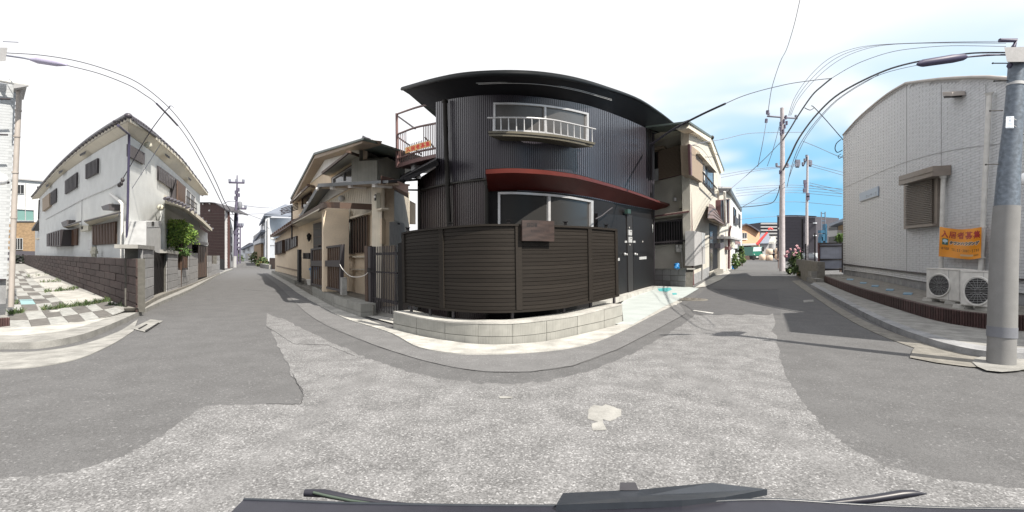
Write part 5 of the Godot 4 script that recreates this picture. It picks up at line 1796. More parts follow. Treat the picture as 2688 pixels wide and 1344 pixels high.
	var sh := qd(467, 472, 488, 491, 487, 546, 466, 536)
	pan(r2, sh, 0.3, 0.3)
	var sc := done("shutter_case", "dark_metal", t)
	for k in 6:
		pan(r2, sh, 0.33, 0.05, k / 6.0 + 0.02, (k + 1) / 6.0 - 0.03, 0.02, 0.98)
		done("panel", "timber_dark", sc)
	win(r2, qd(489, 494, 514, 518, 513, 560, 488, 545), t, {"frame": "alu", "glass": "glass_dim", "fw": 1.4, "d": 0.05, "mull": [0.5]})
	for e in [[490, 515, 517, 536], [489, 545, 516, 561], [489.5, 530, 516.5, 549]]:
		tube([onw(r2, e[0], e[1], 0.6), onw(r2, e[2], e[3], 0.6)], 0.03, 5)
		done("balcony_rail", "dark_metal", t)
	for k in 8:
		var u := lerpf(490, 516, k / 7.0)
		tube([onw(r2, u, lerpf(515, 536, k / 7.0), 0.6), onw(r2, u, lerpf(545, 561, k / 7.0), 0.6)], 0.018, 4)
		done("baluster", "dark_metal", t)
	# porch on the right face
	loft([onw(r2, 431, 523, 0.9), onw(r2, 486, 546, 1.2), onw(r2, 532, 583, 1.5), onw(r2, 557, 607, 1.5)], [onw(r2, 435, 535, 0.0), onw(r2, 486, 556, 0.0), onw(r2, 528, 590, 0.0), onw(r2, 548, 607, 0.0)], Vector3(0, 0.16, 0))
	var pr := done("porch_roof", "soffit_white", t)
	for k in 14:
		var u := lerpf(433, 555, k / 13.0)
		var p := onw(r2, u, cv([[431, 521], [486, 543], [532, 580], [557, 604]], u), 1.3)
		tube([p, p + Vector3(-0.12, 0.07, -0.35)], 0.055, 6)
		done("roof_tile", "tile_dark", pr)
	pan(r2, qd(432, 545, 545, 612, 545, 700, 432, 700), 0.15, 0.15)
	done("porch_wall", "stucco_white", t)
	fp("porch_window", "glass", t, r2, qd(507, 628, 516, 630, 515, 660, 506, 660), 0.2, 0.04)
	for e in [[389, 381], [421, 545]]:
		ball(onw(r2, e[0], e[1], 0.2), Vector3.ONE * 0.13, 8, 6)
	stuff(done("vent_cap", "ivory_plastic", t))
	pan(r2, qd(384, 582, 422, 580, 422, 690, 384, 690), 0.6, 0.6)
	var ub := done("utility_cabinet", "grey_metal", t)
	fp("cabinet_vent", "ink", ub, r2, qd(400, 582, 405, 582, 405, 592, 400, 592), 0.62, 0.02)
	pan(r2, [[[386, 596], [422, 595]], [[386, 597], [422, 596]]], 0.61, 0.02)
	done("cabinet_seam", "plinth", ub)
	# garden shrub
	var c := at(472, 616, 22.8)
	var bt := thing("garden_shrub", "bright green leafy shrub between the white house and the grey block wall", "shrub", c * Vector3(1, 0, 1))
	for e in [[0, 0, 0], [0.3, 0.1, 0.1], [-0.3, 0.05, 0.0]]:
		tube([c * Vector3(1, 0, 1), c + Vector3(e[0] * 0.5, -0.5, e[2]), c + Vector3(e[0], e[1], e[2])], [0.06, 0.045, 0.02], 6)
	done("stem", "timber_dark", bt)
	var cols := [Color(0.15, 0.27, 0.05), Color(0.21, 0.33, 0.06), Color(0.09, 0.16, 0.04), Color(0.06, 0.11, 0.03), Color(0.28, 0.36, 0.09)]
	leaves(c, Vector3(0.80, 0.70, 0.5), 3600, 0.05, cols)
	leaves(c + Vector3(-0.1, 0.45, 0), Vector3(0.65, 0.32, 0.5), 1200, 0.045, [cols[1], cols[4], cols[0]])
	leaves(c + Vector3(0.35, 0.15, 0.1), Vector3(0.5, 0.4, 0.4), 1200, 0.045, cols)
	leaves(c + Vector3(-0.35, -0.3, 0.1), Vector3(0.4, 0.4, 0.4), 900, 0.045, cols)
	leaves(c + Vector3(0.2, -0.75, 0.1), Vector3(0.5, 0.25, 0.3), 260, 0.07, [cols[2], cols[3]])
	stuff(done("foliage", "leaf", bt))
	# dark red block wall
	var fr := [[57, 719.8], [357, 832.5]]
	var rw := thing("red_block_wall", "dark red split-face block wall beside the checkered lane", "wall", plan(fr, 357))
	var up := qd(57, 669, 357, 679, 357, 820, 57, 691)
	pan(fr, up, -0.03, 0.2)
	done("core", "mortar", rw)
	var a0 := plan(fr, 57)
	var a1 := plan(fr, 357)
	for r in 6:
		for k in 25:
			var s := []
			for e in [k + 0.5 * (r % 2) - 0.5, k + 0.5 * (r % 2) + 0.5]:
				var p := a1.lerp(a0, clampf(e / 24.5, 0, 1))
				s.append(clampf((1344.0 + 1344.0 * p.x / -p.z - 57) / 300.0, 0, 1))
			if absf(s[0] - s[1]) < 0.001:
				continue
			var gap := 0.0012
			blk(fr, up, s[1] + gap * 0.5, s[0] - gap * 0.5, r / 6.0 + 0.004, (r + 1) / 6.0 - 0.004, 0.02 * rng.randf(), 0.05, 0.012)
			done("block", "red_block%d" % (rng.randi() % 4), rw)
	# grey block wall on the street
	var gw := thing("grey_block_wall", "grey block wall with gate posts along the street by the white house", "wall", plan(FG, 440))
	var segs := [[368, 404, 650, 654, 6, 1], [440, 467, 663, 667, 6, 1], [467, 497, 709, 708, 3, 1], [497, 520, 664, 664, 5, 1], [546, 556, 671, 671, 4, 1], [556, 571, 694, 692, 2, 1], [571, 577, 671, 671, 4, 1]]
	for e in segs:
		var p := [[[e[0], e[2]], [e[1], e[3]]], [[e[0], cv(FG, e[0]) - 2], [e[1], cv(FG, e[1]) - 2]]]
		pan(FG, p, -0.012, 0.35)
		done("mortar", "mortar", gw)
		for r in e[4]:
			blk(FG, p, 0.0, 1.0, (r + 0.02) / e[4], (r + 0.98) / e[4], 0.005 * rng.randf(), 0.06, 0.01)
			done("block", "grey_block%d" % (rng.randi() % 4), gw)
	for e in [[362, 406, 642, 646, 652, 656], [437, 469, 655, 660, 664, 668]]:
		pan(FG, qd(e[0], e[2], e[1], e[3], e[1], e[5], e[0], e[4]), 0.06, 0.5)
		done("cap", "concrete", gw)
	pan(FG, [[[362, 808], [420, 776], [497, 748], [577, 716]], [[366, 823], [420, 792], [497, 757], [577, 721]]], 0.08, 0.3)
	done("footing", "concrete_dirty", gw)
	fp("end_face", "grey_block3", gw, [[350, 810], [369, 822]], qd(359, 650, 368.5, 650, 367, 824, 357, 818), 0.0, 0.06)
	var doors := [[404, 440, 657, 666, "dark sheet gate between the first two grey gate posts"], [520, 546, 642, 646, "pair of brown sliding doors under a white lintel in the grey wall"], [577, 590, 680, 682, "low dark gate at the far end of the grey wall"]]
	for e in doors:
		org = plan(FG, (e[0] + e[1]) / 2.0)
		var g := thing("gate", e[4], "gate", org)
		var p := [[[e[0], e[2]], [e[1], e[3]]], [[e[0], cv(FG, e[0]) - 14], [e[1], cv(FG, e[1]) - 8]]]
		pan(FG, p, -0.15, 0.05)
		var gl := done("leaf", "dark_paint", g)
		for k in 4:
			pan(FG, p, -0.12, 0.03, k / 4.0 + 0.02, (k + 1) / 4.0 - 0.02, 0.03, 0.97)
			done("panel", "timber_dark" if e[0] == 520 else "dark_paint", gl)
	pan(FG, qd(519, 633, 547, 637, 547, 644, 519, 641), 0.1, 0.3)
	tag(done("lintel", "far_grey"), "white beam over the brown sliding doors", "beam")
	org = plan(FG, 482)
	var fe := thing("slat_fence", "brown slatted fence panel set on the grey wall between two posts", "fence", org + Vector3(0, 1, 0))
	for k in 6:
		blk(FG, qd(468, 663, 497, 664, 497, 706, 468, 708), (k + 0.04) / 6.0, (k + 0.96) / 6.0, 0, 1, -0.1, 0.05, 0.015)
		done("slat", "brown_metal", fe)
	fp("frame", "dark_metal", fe, FG, qd(467, 704, 498, 703, 498, 708, 467, 709), -0.06, 0.08)

# ---------- left edge of the place ----------
func left_edge() -> void:
	var f := [[-400, 890], [60, 839]]
	var t := thing("tiled_house_corner", "corner of a pale tiled house with a beige downpipe at the left edge", "house", plan(f, 17))
	var p := [[[-260, 186], [42, 223]], [[-260, 735], [17, 735]]]
	pan(f, p, -0.0015, 0.3)
	done("wall", "wall_tile_joint", t)
	var n := 70
	for r in n:
		for k in 13:
			var s0 := (k + 0.5 * (r % 2)) / 13.5
			var s1 := s0 + 1 / 13.5
			var d := 0.0005 * rng.randf()
			var q := []
			for e in [[s0 + 0.001, r / float(n) + 0.0008], [minf(1, s1) - 0.001, r / float(n) + 0.0008], [minf(1, s1) - 0.001, (r + 1) / float(n) - 0.001], [s0 + 0.001, (r + 1) / float(n) - 0.001]]:
				q.append(pp(f, p, e[0], e[1], d))
			hexa(q, [q[0] + Vector3(0, 0, -0.04), q[1] + Vector3(0, 0, -0.04), q[2] + Vector3(0, 0, -0.04), q[3] + Vector3(0, 0, -0.04)])
	stuff(done("wall_tiles", "wall_tile", t))
	fp("plinth", "plinth", t, f, [[[-260, 734], [0, 734], [16, 734]], [[-260, 800], [0, 798], [15.5, 797]]], -0.06, 0.3)
	fp("drip_edge", "dark_metal", t, f, [[[-260, 732], [16.5, 732]], [[-260, 735.5], [16.5, 735.5]]], 0.04, 0.06)
	hexa([onw(f, 36, 221, 0.9), onw(f, 71, 222, 0.9), onw(f, 71, 226, 0.9), onw(f, 36, 232, 0.9)], [onw(f, 36, 221, -3), onw(f, 66, 240, -3), onw(f, 62, 262, -3), onw(f, 36, 262, -3)])
	done("eave", "far_grey", t)
	tube([onw(f, -260, 186, 0.3), onw(f, 0, 210, 0.3), onw(f, 71, 222, 0.3)], 0.06, 6)
	done("gutter", "white_plastic", t)
	var q2 := []
	for e in [[51, 233], [47, 320], [41, 450], [36, 570], [29, 806]]:
		q2.append(onw(f, e[0], e[1], 0.35))
	tube(q2, 0.055, 10)
	var dp := done("downpipe", "pipe_beige", t)
	for e in [[48, 290], [44, 358], [40, 453], [36, 572]]:
		tube([onw(f, e[0], e[1] - 2, 0.35), onw(f, e[0], e[1] + 2, 0.35)], 0.068, 10)
		done("clip", "pipe_beige", dp)
	for e in [[354, 20], [260, 27]]:
		tube([onw(f, e[1] - 36, e[0] - 1, 0.5), onw(f, e[1], e[0], 0.5)], 0.022, 5)
	stuff(done("step_bolt", "dark_metal", t))
	var f2 := [[-400, 930], [-100, 880], [26, 867]]
	var b := thing("brick_plinth", "low dark red brick plinth at the foot of the tiled corner", "plinth", plan(f2, 26))
	pan(f2, ph(f2, -200, 26, 0.0, 0.27), -0.02, 1.6)
	done("core", "concrete_dirty", b)
	for k in 12:
		blk(f2, ph(f2, 26 - (k + 1) * 6.4 + 0.4, 26 - k * 6.4, 0.0, 0.275), 0, 1, 0, 1, 0.005 * rng.randf(), 0.1, 0.014)
		done("brick", "red_brick%d" % (rng.randi() % 4), b)
	# apartment block far up the lane
	var fa := [[20, 706.7], [116, 705]]
	var a := thing("apartment_block", "pale apartment block with tan lower storey at the end of the checkered lane", "building", plan(fa, 70))
	fp("wall", "stucco_white", a, fa, [[[20, 468], [116, 476]], [[20, 583], [116, 583]]], 0, 6)
	fp("lower_wall", "tan_brick", a, fa, [[[20, 583], [116, 583]], [[20, 700], [116, 700]]], -0.02, 6)
	fp("roof_edge", "far_grey", a, fa, [[[20, 466], [117, 474]], [[20, 469], [117, 477]]], 0.3, 4)
	fp("downpipe", "far_grey", a, fa, qd(67, 480, 68, 480, 68, 580, 67, 580), 0.1, 0.1)
	win(fa, qd(44, 484, 64, 485, 64, 509, 44, 510), a, {"frame": "alu", "glass": "glass", "mull": [0.5], "fw": 1.2, "d": 0.12})
	win(fa, qd(44, 548, 90, 551, 90, 580, 44, 580), a, {"frame": "alu", "glass": "glass_green", "mull": [0.5], "fw": 1.6, "d": 0.2})
	win(fa, qd(38, 625, 60, 625, 60, 656, 38, 656), a, {"frame": "grey_metal", "glass": "glass", "mull": [0.35, 0.65], "fw": 1.2, "d": 0.12})
	win(fa, qd(98, 489, 106, 489, 106, 496, 98, 496), a, {"frame": "dark_metal", "glass": "glass", "fw": 1.0, "d": 0.12})
	fp("step_wall", "far_dark", a, fa, qd(20, 658, 116, 660, 116, 692, 20, 692), 2.0, 0.4)
	var fe := [[86, 712], [107, 715]]
	a = thing("side_house", "narrow white side house with a small porch roof behind the white house", "house", plan(fe, 96))
	fp("wall", "stucco_white", a, fe, qd(92, 598, 106, 585, 106, 680, 92, 680), 0, 3)
	pan(fe, qd(82, 602, 106, 566, 106, 572, 83, 606), 0.6, 2)
	done("roof", "dark_metal", a)
	pan(fe, qd(92, 626, 120, 620, 120, 624, 92, 630), 0.6, 0.8)
	done("porch_roof", "soffit_white", a)
	win(fe, qd(108, 633, 117, 631, 117, 672, 108, 672), a, {"frame": "alu", "glass": "glass", "fw": 1.0, "d": 0.1})
	# bicycle-like dark clutter at the head of the lane
	var bc := at(50, 682, 43)
	org = bc
	begin()
	leaves(bc, Vector3(0.5, 0.6, 0.4), 220, 0.12, [Color(0.03, 0.04, 0.03), Color(0.02, 0.02, 0.025)])
	tag(done("dark_shrub", "leaf"), "small dark shrub at the far end of the checkered lane", "shrub")

# ---------- the street to the left ----------
func left_street() -> void:
	var fr := [[520, 701], [597, 704.5]]
	var fs := [[597, 704.5], [611, 700]]
	var t := thing("dark_red_building", "dark red clad building with sloping roofline beyond the white house", "building", plan(fr, 597))
	fp("wall", "red_wall", t, fr, [[[520, 532], [562, 532], [563, 532.5], [597, 553]], [[520, 701], [562, 703], [563, 703], [597, 704.5]]], 0, 0.3)
	pan(fr, [[[519, 530.5], [562, 530.5], [563, 531], [598, 552]], [[519, 532.5], [562, 532.5], [563, 533], [598, 555]]], 0.25, 0.3, 0, 1, 0, 1, 0, 0, Vector3(-1, 0, -7))
	done("roof", "dark_metal", t)
	for k in 18:
		fp("board_course", "timber_dark", t, fr, [[[526, 560 + k * 7.6], [597, 560 + k * 8]], [[526, 560.7 + k * 7.6], [597, 560.7 + k * 8]]], 0.04, 0.05)
	fp("side_wall", "far_grey", t, fs, [[[597, 553], [604, 570], [611, 600]], [[597, 704], [604, 702], [611, 700]]], 0, 0.3)
	fp("side_panel", "dark_metal", t, fs, qd(600, 580, 606, 596, 606, 668, 600, 670), 0.1, 0.1)
	for k in 4:
		win(fs, qd(607, 598 + k * 23, 610, 601 + k * 23, 610, 616 + k * 23, 607, 615 + k * 23), t, {"frame": "dark_metal", "glass": "glass", "fw": 0.5, "d": 0.1})
	for e in [[550, 553], [533, 535.5], [551, 534.5]]:
		ball(onw(fr, e[0], e[1], 0.1), Vector3.ONE * 0.14, 8, 6)
	stuff(done("wall_cap", "white_plastic", t))
	# white and blue-grey house on the right of the street
	var f1 := [[684, 694], [702, 699]]
	var f2 := [[702, 699], [772, 694]]
	t = thing("pale_blue_house", "pale blue-white house with grey hipped roof and snow guards beyond the cream house", "house", plan(f2, 702))
	fp("wall", "far_white", t, f1, [[[684, 593], [702, 571]], [[684, 694], [702, 699]]], 0, 0.3)
	fp("wall", "far_white", t, f2, [[[702, 571], [772, 573]], [[702, 699], [772, 694]]], 0, 0.3)
	loft([at(680, 594, 93), at(694, 567, 79), at(775, 571, 83)], [at(700, 570, 110), at(748, 541, 100), at(775, 545, 100)], Vector3(0, 0.35, 0))
	var rf := done("roof", "far_roof", t)
	for e in [[715, 562], [722, 558], [730, 563], [738, 553], [746, 559], [752, 552], [760, 558]]:
		box(at(e[0], e[1], 84), Vector3(0.4, 0.15, 0.2))
		done("snow_guard", "tile_dark", rf)
	box(at(716, 549, 95), Vector3(1.2, 1.0, 1.2))
	done("dormer", "far_white", rf)
	win(f1, qd(689, 592, 694, 588, 694, 612, 689, 613), t, {"frame": "grey_metal", "glass": "glass", "fw": 0.7, "d": 0.1})
	win(f1, qd(690, 618, 694, 617, 694, 638, 690, 638), t, {"frame": "grey_metal", "glass": "glass", "fw": 0.7, "d": 0.1})
	fp("downpipe", "far_grey", t, f2, qd(703, 574, 704.5, 574, 704.5, 695, 703, 695), 0.15, 0.1)
	fp("band", "far_grey", t, f2, qd(704, 643, 770, 644, 770, 645.5, 704, 644.5), 0.05, 0.06)
	org = plan(f2, 700)
	begin()
	pan([[676, 701], [706, 706]], qd(682, 692, 706, 695, 706, 706, 682, 703), 0, 0.5)
	tag(done("low_wall", "concrete"), "small concrete wall at the corner before the pale blue house", "wall")
	org = plan(f2, 716)
	begin()
	pan([[704, 705], [726, 707]], qd(707, 677, 726, 677, 726, 707, 707, 706), 0, 0.3)
	tag(done("brown_fence", "timber_dark"), "dark brown fence panel in front of the pale blue house", "fence")
	# further houses
	var fh := [[631, 684.5], [668, 685]]
	t = thing("far_house", "low white house with grey lower storey at the end of the left street", "house", plan(fh, 648))
	fp("wall", "far_white", t, fh, [[[632, 656], [650, 645], [665, 640]], [[632, 685], [650, 685], [665, 685]]], 0, 8)
	fp("lower_wall", "far_grey", t, fh, qd(644, 665, 664, 664, 664, 688, 644, 688), 0.3, 0.3)
	fp("roof", "far_roof", t, fh, qd(630, 653, 664, 637, 664, 641, 630, 657), 0.8, 6)
	for e in [[649, 650, 653, 659], [650, 670, 653, 678], [637, 655, 640, 664]]:
		win(fh, qd(e[0], e[1], e[2], e[1], e[2], e[3], e[0], e[3]), t, {"frame": "grey_metal", "glass": "glass", "fw": 0.5, "d": 0.4})
	fh = [[664, 690], [686, 696]]
	t = thing("far_house", "grey-brown house half hidden by shrubs before the pale blue house", "house", plan(fh, 675))
	fp("wall", "far_grey", t, fh, qd(665, 620, 685, 605, 685, 696, 665, 690), 0, 8)
	fp("roof", "far_roof", t, fh, qd(663, 632, 684, 603, 685, 608, 664, 637), 1.2, 6)
	fp("balcony", "far_white", t, fh, qd(666, 635, 684, 626, 684, 637, 666, 643), 1.0, 1.0)
	fp("lower_wall", "tan_brick", t, fh, qd(667, 645, 685, 640, 685, 696, 667, 690), 0.4, 0.4)
	win(fh, qd(670, 622, 680, 615, 680, 626, 670, 631), t, {"frame": "grey_metal", "glass": "glass", "fw": 0.6, "d": 0.3})
	fh = [[612, 684], [636, 684.3]]
	t = thing("far_house", "small dark-roofed house closing the left street", "house", plan(fh, 628))
	fp("wall", "far_grey", t, fh, qd(620, 662, 640, 650, 640, 684, 620, 684), 0, 6)
	fp("roof", "far_dark", t, fh, qd(618, 660, 655, 637, 655, 645, 618, 664), 0.8, 6)
	for e in [[672, 676, 100, 1.3, "rounded green shrub on the right side of the far left street"], [628, 678, 150, 1.4, "dark shrub on the left side of the far left street"], [690, 690, 78, 0.9, "low shrub at the corner of the pale blue house"]]:
		var c := at(e[0], e[1], e[2])
		org = c * Vector3(1, 0, 1)
		begin()
		leaves(c, Vector3.ONE * e[3] * 1.2, 420, 0.22, [Color(0.05, 0.09, 0.03), Color(0.09, 0.14, 0.05), Color(0.13, 0.12, 0.05)])
		tag(done("street_shrub", "leaf"), e[4], "shrub")

# ---------- sand-coloured house ----------
const F3 := [[1712, 747], [1816, 750]]
const F4 := [[1816, 750], [1894, 710]]

func sand_house() -> void:
	var t := thing("sand_house", "two-storey sand stucco house with a louvred shutter box and maroon downpipe", "house", plan(F3, 1816))
	pan(F3, [[[1700, 372], [1810, 340]], [[1700, 735], [1818, 750]]], 0, 0.4)
	done("wall", "stucco_sand", t)
	pan(F4, qd(1808, 322, 1868, 364, 1872, 721, 1816, 750), 0, 0.4)
	pan(F4, qd(1868, 364, 1891, 440, 1893, 711, 1872, 721), 0, 0.4)
	done("wall", "stucco_sand", t)
	# eaves
	loft([at(1690, 363, 28.2), at(1809, 320, 26.9)], [onw(F3, 1700, 379, -0.02), onw(F3, 1808, 345, -0.02)], Vector3(0, 0.12, 0))
	done("eave", "soffit_white", t)
	tube([at(1690, 360, 28.2), at(1809, 317, 26.9)], 0.07, 6)
	done("roof_edge", "roof_slate", t)
	for e in [[1809, 321, 1869, 362, 1868, 376, 1808, 336], [1869, 362, 1901, 450, 1894, 455, 1867, 377]]:
		pan(F4, qd(e[0], e[1], e[2], e[3], e[4], e[5], e[6], e[7]), 0.5, 0.55)
		var bb := done("barge_board", "soffit_white", t)
		pan(F4, qd(e[0], e[1] - 4, e[2] + 1, e[3] - 4, e[2], e[3] + 1, e[0], e[1] + 1), 0.6, 0.4, 0, 1, 0, 1, 0, 0, Vector3(-6, 0.4, -5))
		done("roof", "roof_green", bb)
	ball(onw(F4, 1869, 361, 0.65), Vector3.ONE * 0.16, 8, 6)
	done("ridge_end", "ink", t)
	# left face: louvred shutter box and window
	var lp := qd(1727, 398, 1791, 376, 1793, 456, 1727, 472)
	pan(F3, lp, 0.30, 0.3)
	var lb := done("shutter_box", "pipe_maroon", t)
	for k in 24:
		pan(F3, lp, 0.36, 0.05, 0.02, 0.98, (k + 0.15) / 24.0, (k + 0.7) / 24.0)
		done("louvre", "timber_tan", lb)
	pan(F3, qd(1790, 374, 1794, 373, 1796, 456, 1792, 457), 0.4, 0.4)
	done("frame", "dark_metal", lb)
	win(F3, qd(1700, 404, 1726, 397, 1726, 474, 1700, 480), t, {"frame": "dark_metal", "glass": "glass", "fw": 2.0, "d": 0.08})
	pan(F3, qd(1704, 388, 1742, 382, 1742, 388, 1704, 396), 0.7, 0.7)
	done("window_hood", "timber_tan", t)
	pan(F3, qd(1714, 445, 1728, 442, 1728, 474, 1714, 476), 0.5, 0.05)
	done("balcony_panel", "grey_metal", t)
	loft([onw(F3, 1712, 570, 0.8), onw(F3, 1808, 556, 0.8)], [onw(F3, 1712, 580, 0.0), onw(F3, 1800, 568, 0.0)], Vector3(0, 0.08, 0))
	var aw := done("awning", "soffit_white", t)
	pan(F3, qd(1710, 567, 1809, 553, 1809, 557, 1710, 571), 0.82, 0.06)
	done("awning_edge", "pipe_maroon", aw)
	win(F3, qd(1706, 585, 1800, 573, 1801, 638, 1706, 644), t, {"frame": "dark_metal", "glass": "glass_dim", "fw": 2.0, "d": 0.4, "mull": [0.3, 0.6], "bars": 14})
	for v in [[632, 636], [580, 582]]:
		pan(F3, qd(1706, v[0] + 4, 1803, v[0] - 3, 1803, v[1] - 3, 1706, v[1] + 4), 0.55, 0.06)
		done("rail", "dark_metal", t)
	tube([onw(F3, 1772, 519, 0.3), onw(F3, 1772, 528, 0.3)], 0.12, 10)
	done("vent_cap", "alu", t)
	for e in [[1783, 526, 1796, 524, 1796, 545, 1783, 546], [1793, 499, 1800, 498, 1800, 507, 1793, 508]]:
		fp("wall_box", "ivory_plastic", t, F3, qd(e[0], e[1], e[2], e[3], e[4], e[5], e[6], e[7]), 0.3, 0.3)
	tube([onw(F3, 1801, 370, 0.1), onw(F3, 1803, 450, 0.1), onw(F3, 1802, 555, 0.1)], 0.03, 6)
	done("conduit", "ivory_plastic", t)
	box(onw(F3, 1781, 657, 0.3), Vector3(0.28, 0.2, 0.2))
	for e in [1777, 1787]:
		tube([onw(F3, e, 643, 0.3), onw(F3, e, 652, 0.3)], 0.09, 8)
	tube([onw(F3, 1789, 655, 0.25), onw(F3, 1791, 705, 0.25)], 0.035, 6)
	stuff(done("gas_meter", "white_plastic", t))
	tube([onw(F3, 1797, 331, 0.5), onw(F3, 1803, 342, 0.2), onw(F3, 1808, 348, 0.14), onw(F3, 1812, 480, 0.14), onw(F3, 1816, 620, 0.14), onw(F3, 1820, 749, 0.14)], 0.055, 8)
	done("downpipe", "pipe_maroon", t)
	fp("plinth", "plinth", t, F3, qd(1800, 725, 1817, 724, 1818, 751, 1800, 749), 0.06, 0.1)
	# right face
	pan(F4, qd(1812, 380, 1845, 405, 1845, 479, 1815, 459), 0.45, 0.45)
	var sb := done("shutter_box", "timber_tan", t)
	fp("frame", "pipe_maroon", sb, F4, qd(1811, 378, 1815, 381, 1817, 461, 1814, 459), 0.5, 0.1)
	win(F4, qd(1845, 412, 1874, 447, 1874, 513, 1845, 480), t, {"frame": "dark_metal", "glass": "glass", "fw": 1.6, "d": 0.08, "mull": [0.4]})
	fp("curtain", "white_panel", t, F4, qd(1846, 425, 1851, 431, 1851, 482, 1846, 477), 0.1, 0.03)
	pan(F4, qd(1838, 399, 1882, 449, 1882, 453, 1838, 403), 0.9, 0.9)
	done("window_hood", "soffit_white", t)
	for e in [[1845, 452, 1881, 494], [1846, 480, 1876, 514]]:
		tube([onw(F4, e[0], e[1], 0.5), onw(F4, e[2], e[3], 0.7)], 0.06, 5)
		done("balcony_rail", "dark_metal", t)
	for k in 8:
		var u := lerpf(1847, 1875, k / 7.0)
		tube([onw(F4, u, lerpf(454, 488, k / 7.0), 0.55), onw(F4, u, lerpf(481, 513, k / 7.0), 0.55)], 0.025, 4)
		done("baluster", "dark_metal", t)
	# pent roof over the door
	loft([onw(F4, 1857, 574, 1.6), onw(F4, 1873, 574, 2.2), onw(F4, 1901, 590, 2.2)], [onw(F4, 1861, 534, 0.3), onw(F4, 1871, 538, 0.6), onw(F4, 1892, 566, 0.3)], Vector3(0, -0.05, 0))
	var pr := done("pent_roof", "tile_brown", t)
	for k in 4:
		var s := k / 4.0
		tube([onw(F4, lerpf(1857, 1861, s), lerpf(574, 534, s), lerpf(1.66, 0.36, s)), onw(F4, lerpf(1873, 1871, s), lerpf(574, 538, s), lerpf(2.26, 0.66, s)), onw(F4, lerpf(1901, 1892, s), lerpf(590, 566, s), lerpf(2.26, 0.36, s))], 0.04, 5)
		done("tile_course", "timber_dark", pr)
	loft([onw(F4, 1857, 575, 1.6), onw(F4, 1873, 577, 2.2), onw(F4, 1901, 593, 2.2)], [onw(F4, 1860, 577, 0.0), onw(F4, 1875, 586, 0.0), onw(F4, 1892, 594, 0.0)], Vector3(0, 0.05, 0))
	done("soffit", "timber_tan", pr)
	fp("door", "door_dark", t, F4, qd(1862, 585, 1887, 594, 1887, 703, 1863, 712), 0.05, 0.06)
	fp("door", "glass", t, F4, qd(1864, 608, 1871, 608, 1871, 706, 1865, 709), 0.08, 0.04)
	pan(F4, qd(1823, 606, 1851, 612, 1851, 692, 1823, 698), 0.45, 0.45)
	var mc := done("meter_cabinet", "far_grey", t)
	fp("cabinet_door", "grey_metal", mc, F4, qd(1842, 610, 1850, 613, 1850, 648, 1842, 647), 0.5, 0.06)
	tube([onw(F4, 1843, 648, 0.5), onw(F4, 1843, 735, 0.4)], 0.05, 6)
	done("conduit", "far_grey", mc)
	fp("plinth", "plinth", t, F4, qd(1818, 722, 1862, 700, 1863, 725, 1818, 749), 0.05, 0.1)
	# steps
	org = plan(F4, 1880)
	begin()
	pan([[1860, 728], [1902, 718]], qd(1862, 716, 1884, 713, 1884, 727, 1863, 728), 0, 1.5)
	pan([[1860, 728], [1902, 718]], qd(1884, 713, 1899, 706, 1899, 716, 1884, 727), 0, 1.5)
	tag(done("doorsteps", "concrete_dirty"), "grey doorsteps before the dark door of the sand house", "step")
	# little block wall
	var fb := [[1715, 749], [1805, 756]]
	var w := thing("garden_wall", "low grey block wall under the window of the sand house", "wall", plan(fb, 1760))
	var p := qd(1719, 708, 1801, 707, 1799, 755, 1719, 750)
	pan(fb, p, -0.012, 0.5)
	done("mortar", "mortar", w)
	for r in 3:
		for k in 4:
			blk(fb, p, (k + 0.015 + 0.0) / 4.0, (k + 0.985) / 4.0, (r + 0.03) / 3.0, (r + 0.97) / 3.0, 0.004 * rng.randf(), 0.08, 0.012)
			done("block", "grey_block%d" % (rng.randi() % 4), w)
	pan(fb, qd(1717, 705, 1803, 704, 1803, 708, 1717, 709), 0.04, 0.55)
	done("cap", "concrete", w)
	org = at(1774, 700, 25)
	begin()
	for k in 9:
		ball(at(1774 + rng.randf_range(-6, 6), 699 + rng.randf_range(-4, 4), 25.0 + rng.randf_range(-0.1, 0.1)), Vector3(rng.randf_range(0.07, 0.14), rng.randf_range(0.05, 0.1), 0.08), 8, 6)
	tag(done("blue_bag", "blue_plastic"), "crumpled blue bag on the low wall by the gas meter", "bag")

